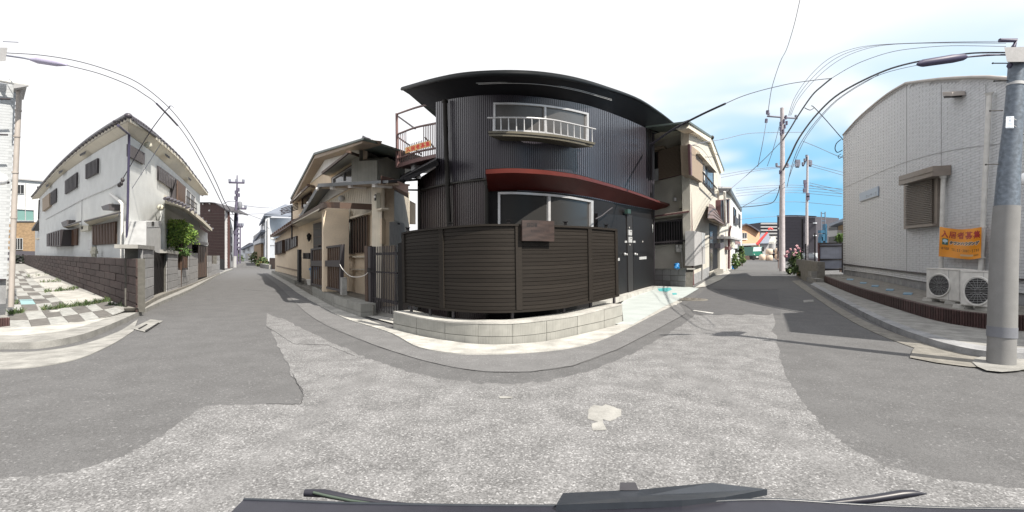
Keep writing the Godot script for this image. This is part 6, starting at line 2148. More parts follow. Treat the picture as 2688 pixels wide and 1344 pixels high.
# ---------- the street to the right ----------
func right_street() -> void:
	var f1 := [[1888, 716], [1921, 707]]
	var f2 := [[1919, 707], [1950, 690]]
	var t := thing("white_shop_house", "white two-storey house with dark boxed windows beyond the sand house", "house", plan(f1, 1911))
	fp("wall", "stucco_sand", t, f1, qd(1888, 500, 1919, 500, 1919, 708, 1890, 715), 0, 0.4)
	fp("wall", "stucco_white", t, f2, [[[1919, 503], [1947, 556]], [[1919, 707], [1949, 690]]], 0, 0.4)
	loft([onw(f1, 1884, 494, 1.0), onw(f1, 1921, 494, 1.0)], [onw(f1, 1888, 506, 0), onw(f1, 1920, 506, 0)], Vector3(0, 0.15, 0))
	done("eave", "far_grey", t)
	pan(f2, qd(1918, 493, 1948, 548, 1947, 556, 1918, 504), 1.0, 1.2)
	done("roof", "roof_slate", t)
	win(f1, qd(1891, 525, 1915, 522, 1915, 586, 1891, 588), t, {"frame": "pipe_maroon", "glass": "glass", "fw": 1.6, "d": 0.5, "mull": [0.5], "bars": 5})
	tube([onw(f1, 1902, 503, 1.2), onw(f1, 1904, 560, 1.2), onw(f1, 1905, 592, 1.2)], 0.12, 8)
	done("white_pipe", "white_plastic", t)
	win(f2, qd(1927, 543, 1933, 552, 1933, 592, 1927, 586), t, {"frame": "dark_metal", "glass": "glass", "fw": 1.0, "d": 0.6})
	win(f2, qd(1940, 560, 1944, 566, 1944, 600, 1940, 594), t, {"frame": "dark_metal", "glass": "glass", "fw": 1.0, "d": 0.6})
	fp("balcony", "dark_metal", t, f2, qd(1930, 566, 1938, 575, 1938, 592, 1930, 586), 1.2, 0.2)
	fp("pent_roof", "far_grey", t, f2, qd(1918, 620, 1946, 628, 1946, 632, 1918, 626), 2.0, 2.0)
	fp("entrance", "glass", t, f2, qd(1930, 632, 1944, 635, 1944, 660, 1930, 664), 0.2, 0.2)
	fp("window_slot", "far_dark", t, f1, qd(1893, 616, 1900, 616, 1900, 635, 1893, 637), 0.1, 0.1)
	for e in [[1891, 638, 1900, 652, "far_dark"], [1922, 630, 1928, 650, "ivory_plastic"], [1929, 642, 1936, 652, "white_plastic"], [1914, 647, 1920, 656, "pipe_maroon"]]:
		fp("wall_box", e[4], t, f2 if e[0] > 1915 else f1, qd(e[0], e[1], e[2], e[1], e[2], e[3], e[0], e[3]), 0.8, 0.8)
	tube([onw(f1, 1918, 594, 1.0), onw(f1, 1914, 610, 0.6), onw(f1, 1913, 705, 0.4)], 0.12, 6)
	done("downpipe", "pipe_maroon", t)
	# plants before it
	var marks := [[1929, 684, 60, 10, 24, "tall leafy pot plants before the white house, nearest the blue bucket"], [1946, 662, 85, 9, 22, "dark round bush by the corner of the white house"], [1949, 682, 80, 9, 10, "low green plants at the kerb beyond the white house"], [1936, 692, 66, 8, 9, "small plants beside the blue bucket"]]
	for e in marks:
		var c := at(e[0], e[1], e[2])
		var k: float = e[2] / 1344.0
		org = c * Vector3(1, 0, 1)
		var b := thing("plant", e[5], "plant", org)
		tube([org, c], [0.06, 0.03], 5)
		done("stem", "timber_dark", b)
		leaves(c, Vector3(e[3] * k, e[4] * k, e[3] * k), 420, 3.2 * k, [Color(0.05, 0.10, 0.03), Color(0.10, 0.17, 0.05), Color(0.16, 0.20, 0.06), Color(0.03, 0.06, 0.025)])
		stuff(done("foliage", "leaf", b))
	var bc := onto(1922, 706)
	t = thing("bucket", "blue bucket on the kerb before the white house", "bucket", bc)
	tube([bc, bc + Vector3(0, 0.55, 0)], [0.28, 0.38], 12)
	done("tub", "blue_plastic", t)
	tube([bc + Vector3(0, 0.52, 0), bc + Vector3(0, 0.6, 0)], 0.42, 12)
	done("rim", "blue_plastic", t)
	# orange house
	var fo := [[1949, 682], [1995, 681.5]]
	t = thing("orange_house", "salmon orange gabled house at the far end of the right street", "house", plan(fo, 1970))
	fp("wall", "far_orange", t, fo, [[[1948, 594], [1956, 588], [1970, 592], [1994, 606]], [[1948, 682], [1956, 682], [1970, 682], [1994, 682]]], 0, 0.5)
	pan(fo, [[[1946, 593], [1956, 586], [1970, 590], [1996, 606]], [[1946, 596], [1956, 589], [1970, 593], [1996, 610]]], 2.0, 0.5, 0, 1, 0, 1, 0, 0, Vector3(3, 0, -14))
	done("roof", "tile_dark", t)
	win(fo, qd(1949, 611, 1961, 611, 1961, 626, 1949, 626), t, {"frame": "grey_metal", "glass": "glass", "mull": [0.5], "fw": 0.8, "d": 0.4})
	fp("sill", "white_panel", t, fo, qd(1948, 627, 1962, 627, 1962, 629, 1948, 629), 0.5, 0.4)
	fp("lower_storey", "timber_dark", t, fo, qd(1950, 642, 1992, 641, 1992, 682, 1950, 682), 0.6, 0.5)
	fp("shed_roof", "far_grey", t, fo, qd(1950, 640, 1994, 638, 1994, 643, 1950, 645), 4, 3)
	# far apartment block with bands
	var fb := [[1990, 677.5], [2048, 677.5]]
	t = thing("banded_apartment_block", "long grey apartment block with banded balconies far behind the orange house", "building", plan(fb, 2018))
	fp("wall", "far_dark", t, fb, qd(1997, 584, 2046, 584, 2046, 677, 1997, 677), 0, 20)
	for k in 10:
		fp("balcony_band", "far_grey", t, fb, qd(1998, 585 + k * 8.6, 2045, 585 + k * 8.6, 2045, 589 + k * 8.6, 1998, 589 + k * 8.6), 1.5, 1.5)
	fb = [[2138, 678], [2172, 678]]
	t = thing("stepped_apartment_block", "pale stepped apartment block behind the blue drilling rig", "building", plan(fb, 2155))
	fp("wall", "far_grey", t, fb, [[[2141, 570], [2152, 576], [2168, 582]], [[2141, 678], [2152, 678], [2168, 678]]], 0, 20)
	for k in 7:
		fp("balcony_band", "far_white", t, fb, qd(2142, 578 + k * 8, 2167, 584 + k * 8, 2167, 587 + k * 8, 2142, 581 + k * 8), 1.5, 1.5)
		fp("window_row", "far_dark", t, fb, qd(2142, 582 + k * 8, 2167, 588 + k * 8, 2167, 590.5 + k * 8, 2142, 585 + k * 8), 0.5, 0.5)
	# low grey-roofed house beyond the truck
	fb = [[1990, 680], [2024, 680]]
	t = thing("grey_roof_house", "low house with slate-grey roof behind the crane truck", "house", plan(fb, 2005))
	fp("wall", "far_grey", t, fb, qd(1994, 639, 2020, 639, 2020, 680, 1994, 680), 0, 8)
	loft([onw(fb, 1990, 640, 2), onw(fb, 2024, 639, 2)], [onw(fb, 1996, 616, -6), onw(fb, 2018, 614, -6)], Vector3(0, 0.3, 0))
	done("roof", "far_roof", t)
	# dark cube building
	var fd := [[2038, 686], [2142, 687]]
	t = thing("dark_block_building", "dark grey windowless block building behind the utility pole", "building", plan(fd, 2090))
	pan(fd, [[[2040, 567], [2085, 566], [2140, 568.5]], [[2040, 686], [2085, 686], [2140, 687]]], 0, 12)
	done("wall", "far_dark", t)
	for k in 14:
		fp("board_course", "far_dark", t, fd, [[[2041, 574 + k * 8], [2139, 575 + k * 8]], [[2041, 575 + k * 8], [2139, 576 + k * 8]]], 0.1, 0.1)
	fp("roof_edge", "dark_metal", t, fd, [[[2039, 565.5], [2085, 564.5], [2141, 567]], [[2039, 567.5], [2085, 566.5], [2141, 569]]], 0.3, 0.5)
	fp("downpipe", "ink", t, fd, qd(2103, 575, 2106, 575, 2106, 686, 2104, 686), 0.3, 0.3)
	ball(onw(fd, 2045, 600, 0.4), Vector3.ONE * 0.3, 8, 6)
	done("wall_cap", "white_plastic", t)
	var fd2 := [[2142, 687], [2153, 685]]
	fp("side_wall", "far_dark", t, fd2, qd(2142, 585, 2153, 588, 2153, 685, 2142, 687), 0, 3)
	for e in [[584, 586.5], [617, 619.5]]:
		fp("ledge", "far_white", t, fd2, qd(2141, e[0], 2153, e[0] + 1, 2153, e[1] + 1, 2141, e[1]), 0.6, 0.6)
	win(fd2, qd(2144, 603, 2151, 604, 2151, 615, 2144, 616), t, {"frame": "far_white", "glass": "glass_dim", "fw": 1.0, "d": 0.3})
	# crane truck
	var tf := [[1970, 683], [2010, 683]]
	t = thing("crane_truck", "green crane truck with raised red boom seen from the front, far down the right street", "truck", plan(tf, 1988))
	pan(tf, [[[1977, 648], [2001, 647]], [[1976, 671], [2002, 671]]], 0, 8)
	var cab := done("cab", "truck_green", t)
	fp("windscreen", "truck_glass", cab, tf, qd(1978, 649, 2000, 648, 2001, 659, 1977, 660), 0.1, 0.1)
	fp("bumper", "ink", t, tf, qd(1976, 671, 2002, 671, 2001, 681, 1978, 681), 0.4, 3)
	fp("number_plate", "white_plastic", t, tf, qd(1985, 673, 1991, 673, 1991, 676, 1985, 676), 0.6, 0.2)
	fp("mirror", "ink", t, tf, qd(2001, 648, 2006, 648, 2006, 660, 2001, 660), 0.4, 0.2)
	for e in [1979, 1999]:
		var c := onw(tf, e, 679, 0.3)
		tube([c, c + Vector3(0, 0, -0.6)], 0.55, 12)
		done("wheel", "ink", t)
	for e in [1980, 1998]:
		ball(onw(tf, e, 668, 0.15), Vector3.ONE * 0.22, 8, 6)
		done("headlight", "white_plastic", t)
	tube([at(1987, 642, 190), at(2000, 626, 190), at(2014, 610, 190)], [0.6, 0.48, 0.36], 4)
	done("boom", "boom_red", t)
	tube([at(2017, 603, 192), at(2022, 599, 192), at(2028, 602, 192)], 0.4, 4)
	done("boom_tip", "boom_red", t)
	# bulk bags
	var bags := [[2001, 683, 15, "single low bulk bag beside the truck"], [2019, 684, 17, "bulk bag at the bottom of the left stack"], [2019, 668, 17, "bulk bag on top of the left stack"], [2041, 681, 13, "bulk bag at the bottom of the stack nearest the pole"], [2041, 666, 13, "bulk bag on top of the stack nearest the pole"]]
	for e in bags:
		var z := 176.0
		var k := z / 1344.0
		var b := at(e[0], e[1], z)
		var h: float = 15.0 * k
		var r: float = e[2] * 0.5 * k
		var bg := thing("bulk_bag", e[3], "bag", b, "bulk bags stacked at the far end of the right street")
		tube([b, b + Vector3(0, h * 0.1, 0), b + Vector3(0, h * 0.5, 0), b + Vector3(0, h * 0.88, 0), b + Vector3(0, h, 0)], [r * 0.85, r, r * 1.06, r * 0.96, r * 0.6], 12)
		done("sack", "sack", bg)
	# tank under a sheet
	var tk := at(2027, 655, 195)
	t = thing("water_tank", "grey covered tank behind the stacked bags", "tank", tk)
	tube([tk, tk + Vector3(0, 2.2, 0)], 1.2, 12)
	done("drum", "far_grey", t)
	hexa([at(2018, 635, 194), at(2030, 634, 194), at(2033, 640, 194), at(2018, 640, 194)], [at(2024, 622, 197), at(2036, 620, 197), at(2038, 634, 197), at(2024, 634, 197)])
	done("cover", "concrete_pale", t)
	# drilling rig
	var rg := at(2162, 686, 120)
	t = thing("drilling_rig", "blue drilling rig mast above the grey panel fence", "rig", rg * Vector3(1, 0, 1))
	for u in [2156, 2166]:
		tube([at(u, 690, 120), at(u, 556, 120)], 0.12, 5)
		done("mast", "far_roof", t)
	for k in 7:
		tube([at(2156, 560 + k * 10, 120), at(2166, 560 + k * 10, 120)], 0.09, 4)
		done("rung", "rig_blue", t)
	for e in [[2155, 604, 2168, 612], [2157, 614, 2169, 632], [2167, 588, 2171, 640], [2155, 622, 2160, 640]]:
		pan([[2150, 693], [2175, 693]], qd(e[0], e[1], e[2], e[1], e[2], e[3], e[0], e[3]), -0.3, 1.0)
		done("machinery", "rig_blue", t)
	# house behind the panel fence
	var fq := [[2168, 694], [2216, 698]]
	t = thing("grey_balcony_house", "grey house with sloping roof behind the panel fence", "house", plan(fq, 2195))
	fp("wall", "far_grey", t, fq, [[[2175, 590], [2216, 576]], [[2175, 694], [2216, 698]]], 0, 5)
	pan(fq, qd(2174, 588, 2216, 572, 2216, 579, 2174, 596), 1.5, 4)
	done("roof", "far_roof", t)
	fp("recess", "ink", t, fq, qd(2175, 598, 2199, 590, 2199, 605, 2175, 611), 0.2, 0.3)
	fp("balcony", "far_grey", t, fq, qd(2172, 606, 2198, 604, 2198, 620, 2172, 620), 1.0, 1.0)
	fp("lower_recess", "ink", t, fq, qd(2175, 622, 2196, 620, 2196, 638, 2175, 638), 0.2, 0.3)
	fp("side_wall", "tan_brick", t, fq, qd(2200, 590, 2216, 584, 2216, 612, 2200, 612), 0.3, 0.3)
	for e in [[2206, 624, 52, 13, 15, "small green tree behind the panel fence at the grey house wall"]]:
		var c := at(e[0], e[1], e[2])
		var k: float = e[2] / 1344.0
		org = c * Vector3(1, 0, 1)
		var b := thing("small_tree", e[5], "tree", org)
		tube([org, c], [0.1, 0.05], 6)
		done("trunk", "timber_dark", b)
		leaves(c, Vector3(e[3], e[4], e[3]) * k, 600, 0.12, [Color(0.08, 0.15, 0.03), Color(0.14, 0.24, 0.05), Color(0.05, 0.09, 0.025)])
		stuff(done("crown", "leaf", b))
	# blue-grey panel fence
	var fp1 := [[2146, 731], [2215, 733]]
	t = thing("panel_fence", "blue-grey sheet panel fence in a dark frame beside the grey house", "fence", plan(fp1, 2180))
	for e in [[647, 680], [682.5, 705]]:
		fp("panel", "panel_blue", t, fp1, qd(2151, e[0], 2212, e[0], 2212, e[1] - 1, 2151, e[1] + 1), 0, 0.05)
	for e in [[637, 640], [644, 647.5], [679, 682.5], [705, 710]]:
		fp("rail", "dark_metal", t, fp1, qd(2149, e[0], 2213, e[0], 2213, e[1] - 1, 2149, e[1] + 1), 0.08, 0.12)
	fp("top_panel", "panel_blue", t, fp1, qd(2151, 640, 2212, 640, 2212, 644, 2151, 644), 0, 0.05)
	fp("post", "pipe_maroon", t, fp1, qd(2146, 637, 2151, 637, 2151, 733, 2147, 731), 0.12, 0.2)
	fp("post", "dark_metal", t, fp1, qd(2209, 637, 2213, 637, 2213, 716, 2209, 716), 0.12, 0.2)
	# concrete wall and mesh fence
	var fc := [[2085, 722], [2112, 737], [2146, 744]]
	t = thing("concrete_wall", "low weathered concrete wall between the roses and the panel fence", "wall", plan(fc, 2125))
	fp("wall_face", "concrete_dirty", t, fc, [[[2090, 680], [2118, 684], [2145, 688]], [[2090, 724], [2112, 737], [2145, 744]]], 0, 0.4)
	fp("step_block", "concrete", t, fc, qd(2117, 728, 2141, 732, 2141, 743, 2117, 738), 0.4, 0.4)
	fp("valve_box", "concrete", t, fc, qd(2121, 712, 2130, 712, 2130, 730, 2121, 728), 0.3, 0.3)
	t = thing("mesh_fence", "thin black mesh fence posts on the low concrete wall", "fence", plan(fc, 2125) + Vector3(0, 0.9, 0))
	for e in [[2115, 640, 685], [2139, 612, 687], [2104, 655, 682]]:
		tube([onw(fc, e[0], e[1], -0.2), onw(fc, e[0], e[2], -0.2)], 0.035, 6)
		done("post", "ink", t)
	for k in 3:
		tube([onw(fc, 2104, 656 + k * 9, -0.2), onw(fc, 2139, 656 + k * 10, -0.2)], 0.012, 4)
		done("wire_line", "dark_metal", t)
	fp("white_fence_far", "far_white", t, [[2094, 694], [2150, 694]], qd(2096, 664, 2148, 664, 2148, 678, 2096, 678), 0, 0.1)
	# roses and flowers
	var rc := at(2084, 682, 44)
	t = thing("rose_bush", "pink flowering rose bush between the utility pole and the concrete wall", "rose bush", rc * Vector3(1, 0, 1))
	for e in [[-0.3, 0.5], [0.2, 0.9], [0.5, 0.4]]:
		tube([rc * Vector3(1, 0, 1), rc + Vector3(e[0], e[1], 0)], [0.05, 0.02], 5)
	done("stem", "timber_dark", t)
	var gc := [Color(0.045, 0.08, 0.03), Color(0.08, 0.13, 0.045), Color(0.025, 0.05, 0.02), Color(0.12, 0.15, 0.06)]
	leaves(rc + Vector3(0.1, -0.1, 0), Vector3(0.62, 0.9, 0.6), 900, 0.11, gc, 0.2)
	leaves(rc + Vector3(0.35, 0.35, 0), Vector3(0.5, 0.5, 0.5), 400, 0.10, gc, 0.2)
	leaves(rc + Vector3(-0.1, -0.85, 0.1), Vector3(0.8, 0.4, 0.5), 400, 0.12, gc, 0.2)
	stuff(done("foliage", "leaf", t))
	var pc := [Color(0.75, 0.42, 0.50), Color(0.82, 0.60, 0.62), Color(0.70, 0.35, 0.48)]
	for e in [[2066, 661, 5], [2062, 671, 6], [2092, 646, 4], [2097, 652, 3], [2087, 656, 3.5], [2089, 663, 4], [2084, 669, 3.5], [2075, 654, 2.5], [2102, 660, 3], [2063, 673, 4]]:
		var c := at(e[0], e[1], 43.2)
		leaves(c, Vector3.ONE * e[2] * 0.03, 60, 0.07, pc, 0.3)
		done("flower", "petal", t)
	for e in [[2096, 706, 38, 14, 14, "dark leafy plants at the foot of the concrete wall"], [2102, 718, 36, 9, 8, "reddish-green low plants at the kerb by the concrete wall"], [2072, 712, 44, 8, 10, "grassy tuft at the kerb behind the utility pole"]]:
		var c := at(e[0], e[1], e[2])
		var k: float = e[2] / 1344.0
		org = c * Vector3(1, 0, 1)
		var b := thing("plant", e[5], "plant", org)
		leaves(c, Vector3(e[3], e[4], e[3]) * k, 320, 0.09, gc + ([Color(0.2, 0.10, 0.05)] if e[1] == 718 else []), 0.2)
		stuff(done("foliage", "leaf", b))
	org = at(2044, 700, 62)
	begin()
	tube([at(2043, 706, 66), at(2043, 660, 66)], 0.05, 5)
	tube([at(2037, 681, 66), at(2050, 681, 66)], 0.09, 5)
	tag(done("barrier", "tile_brown"), "thin rusty barrier post just left of the tall utility pole", "barrier")

# ---------- poles and wires ----------
func pole_bits(t: Node3D, u: float, z: float, arms: Array, m := "pole_far") -> void:
	for e in arms:
		tube([at(u + e[0], e[2], z), at(u + e[1], e[3], z)], 0.002 * z, 5)
		done("cross_arm", m, t)
		for k in 3:
			var s: float = [0.05, 0.5, 0.95][k]
			var p := at(u + lerpf(e[0], e[1], s), lerpf(e[2], e[3], s) - 2, z)
			tube([p, p + Vector3(0, 0.005 * z, 0)], 0.0022 * z, 6)
			done("insulator", "cable_grey", t)

func poles_and_wires() -> void:
	# the big pole
	var z := 7.5
	var b := at(2628, 958, z)
	var t := thing("steel_utility_pole", "big leaning zinc-grey utility pole with a dark band in front of the grey house", "utility pole", b)
	for e in [[140, 541, "pole_zinc", 0.0, "shaft"], [541, 857, "pole_sheath", 0.006, "sheath"], [857, 884, "band_dark", 0.010, "band"], [884, 966, "pole_sheath", 0.0, "shaft"]]:
		var q := []
		var w := []
		for k in 9:
			var v: float = lerpf(e[0], e[1], k / 8.0)
			q.append(at(cv([[100, 2671.0], [170, 2668.0], [290, 2662.0], [432, 2650.0], [540, 2643.0], [660, 2636.0], [880, 2630.0], [962, 2627.5]], v), v, z))
			w.append(cv([[100, 15.0], [170, 16.5], [432, 23.0], [540, 26.0], [660, 27.5], [880, 29.0], [962, 29.5]], v) * z / 1344.0 + e[3])
		tube(q, w, 28)
		done(e[4], e[2], t)
	for e in [[2610, 213, 2646, 212], [2599, 291, 2632, 290], [2588, 432, 2622, 431], [2682, 248, 2710, 248], [2676, 353, 2705, 353], [2606, 166, 2645, 166]]:
		tube([at(e[0], e[1], z), at(e[2], e[3], z)], 0.008, 6)
		ball(at(e[0] if e[0] < 2640 else e[2], e[1], z), Vector3.ONE * 0.014, 6, 4)
		done("step_bolt", "ink", t)
	tube([at(2667.5, 218, z), at(2666, 226, z)], [0.106, 0.109], 28)
	done("printed_band", "grey_metal", t)
	hexa([at(2641, 306, z - 0.135), at(2662, 305, z - 0.135), at(2661, 336, z - 0.145), at(2640, 336, z - 0.145)], [at(2641, 306, z - 0.12), at(2662, 305, z - 0.12), at(2661, 336, z - 0.13), at(2640, 336, z - 0.13)])
	done("notice", pole_notice_print(), t)
	for v in [312, 330]:
		tube([at(2637, v + 3, z - 0.10), at(2641, v, z - 0.13), at(2662, v, z - 0.13), at(2668, v + 3, z - 0.10)], 0.003, 4)
		done("notice_strap", "white_plastic", t)
	# box at the top
	var zb := z - 0.17
	hexa([at(2636, 124, zb), at(2712, 122, zb), at(2702, 162, zb), at(2643, 162, zb)], [at(2640, 128, zb + 0.35) + Vector3(0.2, 0, -0.1), at(2708, 126, zb + 0.35) + Vector3(0.2, 0, -0.1), at(2700, 160, zb + 0.35) + Vector3(0.2, 0, -0.1), at(2646, 160, zb + 0.35) + Vector3(0.2, 0, -0.1)])
	done("equipment_box", "far_grey", t)
	tube([at(2648, 172, z), at(2690, 171, z)], 0.04, 6)
	done("clamp", "lamp_case", t)
	tube([at(2660, 124, z), at(2667, 106, z), at(2624, 106, z)], 0.03, 6)
	done("arm", "lamp_case", t)
	# long lamp
	org = at(2470, 160, z)
	var lt := thing("street_lamp", "long dark street lamp hanging beside the thick cable over the grey house", "street lamp", org)
	tube([at(2408, 169, z), at(2422, 166, z), at(2500, 154, z), at(2528, 150, z), at(2538, 150, z)], [0.02, 0.055, 0.062, 0.05, 0.02], 8)
	done("lamp_case", "lamp_case", lt)
	tube([at(2536, 150, z), at(2590, 144, z), at(2645, 144, z)], 0.012, 6)
	done("bracket", "lamp_case", lt)
	org = at(120, 164, 12)
	lt = thing("street_lamp", "pale violet street lamp reaching out from the box at the top left corner", "street lamp", org)
	tube([at(80, 156, 12), at(100, 158, 12), at(150, 166, 12), at(176, 171, 12)], [0.03, 0.08, 0.075, 0.02], 8)
	done("lamp_case", "lamp_pale", lt)
	tube([at(18, 146, 12), at(60, 152, 12), at(84, 157, 12)], 0.02, 6)
	done("bracket", "cable_grey", lt)
	hexa([at(-24, 124, 12), at(20, 125, 12), at(15, 160, 12), at(-20, 163, 12)], [at(-24, 126, 12.5), at(19, 127, 12.5), at(14, 158, 12.5), at(-20, 161, 12.5)])
	done("equipment_box", "far_grey", lt)
	wire("short dark rod above the box in the top left corner", [[8, 109, 12], [30, 110, 12], [48, 111, 12]], 2.0, "cable_grey")
	# two concrete poles on the right
	z = 53.8
	t = thing("utility_pole", "tall concrete utility pole at the right kerb with a wide top cross-arm", "utility pole", at(2053, 712, z))
	tube([at(2053, 713, z), at(2053, 560, z), at(2054, 400, z), at(2053, 283, z)], [0.30, 0.27, 0.23, 0.19], 14)
	done("shaft", "pole_concrete", t)
	pole_bits(t, 2053, z, [[-39, 40, 305, 311], [-16, 16, 437, 438]], "cable_grey")
	for e in [[2049, 325], [2058, 318], [2049, 338], [2060, 332], [2050, 350], [2063, 308], [2065, 323], [2056, 345], [2048, 452]]:
		tube([at(e[0], e[1] + 5, z - 0.2), at(e[0], e[1] - 5, z - 0.2)], 0.11, 6)
		done("insulator", "pole_far", t)
	tube([at(2015, 290, z), at(2015, 300, z)], 0.16, 6)
	tube([at(2012, 312, z), at(2011, 322, z)], 0.14, 6)
	stuff(done("end_insulator", "pole_far", t))
	for k in 12:
		tube([at(2046 if k % 2 == 0 else 2053, 380 + k * 24, z - 0.1), at(2053 if k % 2 == 0 else 2060, 380 + k * 24, z - 0.1)], 0.025, 4)
		done("step_bolt", "cable_grey", t)
	z = 88.0
	t = thing("utility_pole", "second, farther concrete utility pole before the dark block building", "utility pole", at(2117, 696, z))
	tube([at(2118, 696, z), at(2118, 550, z), at(2120, 409, z)], [0.26, 0.22, 0.15], 12)
	done("shaft", "pole_concrete", t)
	pole_bits(t, 2120, z, [[-13, -2, 436, 414], [-30, -22, 428, 428], [-30, -22, 434, 434], [-31, -23, 438, 438], [4, 9, 429, 430], [4, 9, 435, 436]], "cable")
	for e in [[2112, 500], [2114, 488], [2113, 478], [2121, 512], [2121, 520]]:
		box(at(e[0], e[1], z - 0.3), Vector3(0.4, 0.7, 0.3))
		done("junction_box", "pole_far", t)
	# pole on the left street
	z = 71.0
	t = thing("utility_pole", "dark utility pole with transformer down the left street", "utility pole", at(616, 702, z))
	tube([at(616, 703, z), at(617, 660, z)], [0.24, 0.22], 12)
	done("base_sleeve", "far_grey", t)
	tube([at(617, 672, z), at(618, 580, z), at(622, 510, z), at(622.5, 460, z)], [0.23, 0.20, 0.15, 0.06], 12)
	done("shaft", "pole_far", t)
	pole_bits(t, 622, z, [[-21, 19, 479, 480], [-4, 24, 547, 548]])
	var tc := at(630, 549, z)
	tube([tc, tc + Vector3(0, 0.15, 0), tc + Vector3(0, 0.95, 0), tc + Vector3(0, 1.05, 0)], [0.2, 0.27, 0.27, 0.1], 12)
	done("transformer", "band_dark", t)
	for e in [[620, 505], [626, 512], [619, 520], [625, 498], [618, 590], [616, 610], [621, 575]]:
		box(at(e[0], e[1], z - 0.2), Vector3(0.3, 0.5, 0.25))
		done("junction_box", "pole_far", t)
	z = 110.0
	t = thing("utility_pole", "thin distant utility pole at the end of the left street", "utility pole", at(630, 692, z))
	tube([at(630, 692, z), at(631, 586, z)], [0.18, 0.12], 8)
	done("shaft", "pole_far", t)
	pole_bits(t, 631, z, [[-6, 6, 595, 595]])
	z = 95.0
	t = thing("utility_pole", "slim pole with many brackets just behind the left street transformer pole", "utility pole", at(623, 694, z))
	tube([at(623, 694, z), at(624, 560, z)], [0.16, 0.10], 8)
	done("shaft", "pole_far", t)
	for k in 6:
		box(at(624, 590 + k * 12, z - 0.2), Vector3(0.5, 0.35, 0.2))
		done("bracket", "pole_far", t)
	# cables
	wire("thick dark cable from the big pole to the tall right-hand pole", [[2645, 138, 7.6], [2560, 139, 8.2], [2497, 147, 9], [2389, 166, 11], [2307, 192, 13.5], [2206, 244, 19], [2145, 299, 26], [2099, 360, 36], [2074, 410, 46], [2056, 446, 53.5]], 4.6)
	wire("thin cable close under the thick cable to the big pole", [[2640, 144, 7.6], [2540, 151, 8.8], [2440, 165, 10.5], [2310, 196, 13.5], [2210, 252, 19], [2150, 309, 26], [2104, 372, 36], [2080, 430, 48], [2066, 490, 54]], 1.6, "cable_grey")
	wire("second thin cable below the thick cable, sagging nearer the grey house", [[2306, 196, 13.6], [2200, 262, 19], [2130, 340, 29], [2096, 400, 40], [2070, 470, 54]], 1.4, "cable_grey")
	wire("dark cable curving up from the tall right-hand pole to the joint in the blue sky", [[2056, 366, 53.6], [2076, 335, 46], [2096, 302, 38], [2132, 250, 29], [2160, 224, 25], [2182, 206, 22]], 4.0)
	wire("pale continuation of the curving cable above the grey house", [[2182, 206, 22], [2225, 180, 18], [2267, 160, 16], [2333, 138, 13], [2400, 127, 11.5], [2500, 120, 10], [2640, 122, 8]], 1.6, "cable_grey")
	for k in 3:
		wire(["highest of the three faint wires fanning up from the tall pole", "middle of the three faint wires fanning up from the tall pole", "lowest of the three faint wires fanning up from the tall pole"][k], [[2070 + k * 3, 303, 53], [2085 + k * 5, 258 + k * 2, 44], [2120 + k * 8, 206 + k * 3, 34], [2170 + k * 10, 158 + k * 4, 26], [2225 + k * 12, 132 + k * 2, 21], [2300 + k * 14, 118, 17], [2460, 111 + k, 12], [2640, 108 + k * 3, 8.2]], 1.2, "cable_grey", "faint wires fanning up from the tall right-hand pole")
	wire("long thin wire from the black sleeve to the joint in the blue sky", [[1904, 272, 13], [1945, 254, 14.5], [1992, 239, 16.5], [2040, 227, 18.5], [2083, 218, 20], [2150, 209, 21.6], [2182, 206, 22]], 2.0)
	wire("black sleeved service cable reaching the dark house's roof corner", [[1708, 379, 23], [1727, 367, 20], [1770, 338, 17], [1843, 300, 14.4], [1904, 272, 13]], 5.5, "cable", "", "service_cable")
	wire("service wire from the air to the corner of the grey house", [[2130, 278, 27], [2136, 281, 27], [2160, 306, 29], [2190, 340, 31], [2213, 367, 32.5]], 2.2)
	wire("short hooked wire at the start of the service wire", [[2112, 283, 27], [2126, 289, 27], [2136, 284, 27]], 2.0)
	wire("looped cable hanging at the corner of the grey house", [[2208, 366, 32], [2196, 376, 32], [2192, 390, 32], [2198, 400, 32], [2211, 394, 32]], 2.2)
	wire("lower looped cable at the corner of the grey house", [[2213, 408, 32], [2204, 416, 32], [2200, 410, 32], [2208, 404, 32]], 1.6)
	wire("pale wire rising steeply from the left end of the tall pole's cross-arm", [[2016, 296, 53], [2024, 240, 44], [2035, 200, 36], [2050, 158, 30], [2066, 126, 26], [2086, 60, 21], [2104, -20, 18]], 1.6, "cable_grey")
	wire("thin wire hanging straight down from the cross-arm end", [[2012, 318, 53], [2003, 370, 53], [1995, 410, 54], [1989, 438, 55]], 1.5, "cable_grey")
	wire("second thin wire slanting down left of the tall pole", [[2046, 330, 53], [2030, 390, 54], [2014, 436, 55]], 1.3, "cable_grey")
	wire("long wire slanting from the tall pole down to the sand house", [[2050, 372, 53], [2010, 414, 60], [1960, 460, 66], [1921, 493, 62]], 1.7, "cable_grey")
	wire("level wire from the sand house gable across to the pole", [[1812, 382, 27], [1850, 373, 32], [1900, 365, 38], [1960, 351, 44], [2020, 348, 50], [2110, 347, 60]], 1.5, "cable_grey")
	wire("wire from hooks in the sky to the grey house wall", [[2108, 371, 40], [2116, 374, 40], [2150, 388, 38], [2190, 406, 35], [2213, 414, 33]], 1.5, "cable_grey")
	for k in 2:
		wire(["upper long wire crossing behind the tall pole at its lower arm", "lower long wire crossing behind the tall pole at its lower arm"][k], [[1893, 459 + k * 7, 70], [1950, 449 + k * 6, 74], [2000, 442 + k * 4, 78], [2060, 436 + k * 3, 82], [2092, 431 + k * 5, 86]], 1.3, "cable_grey", "long wires crossing behind the tall pole")
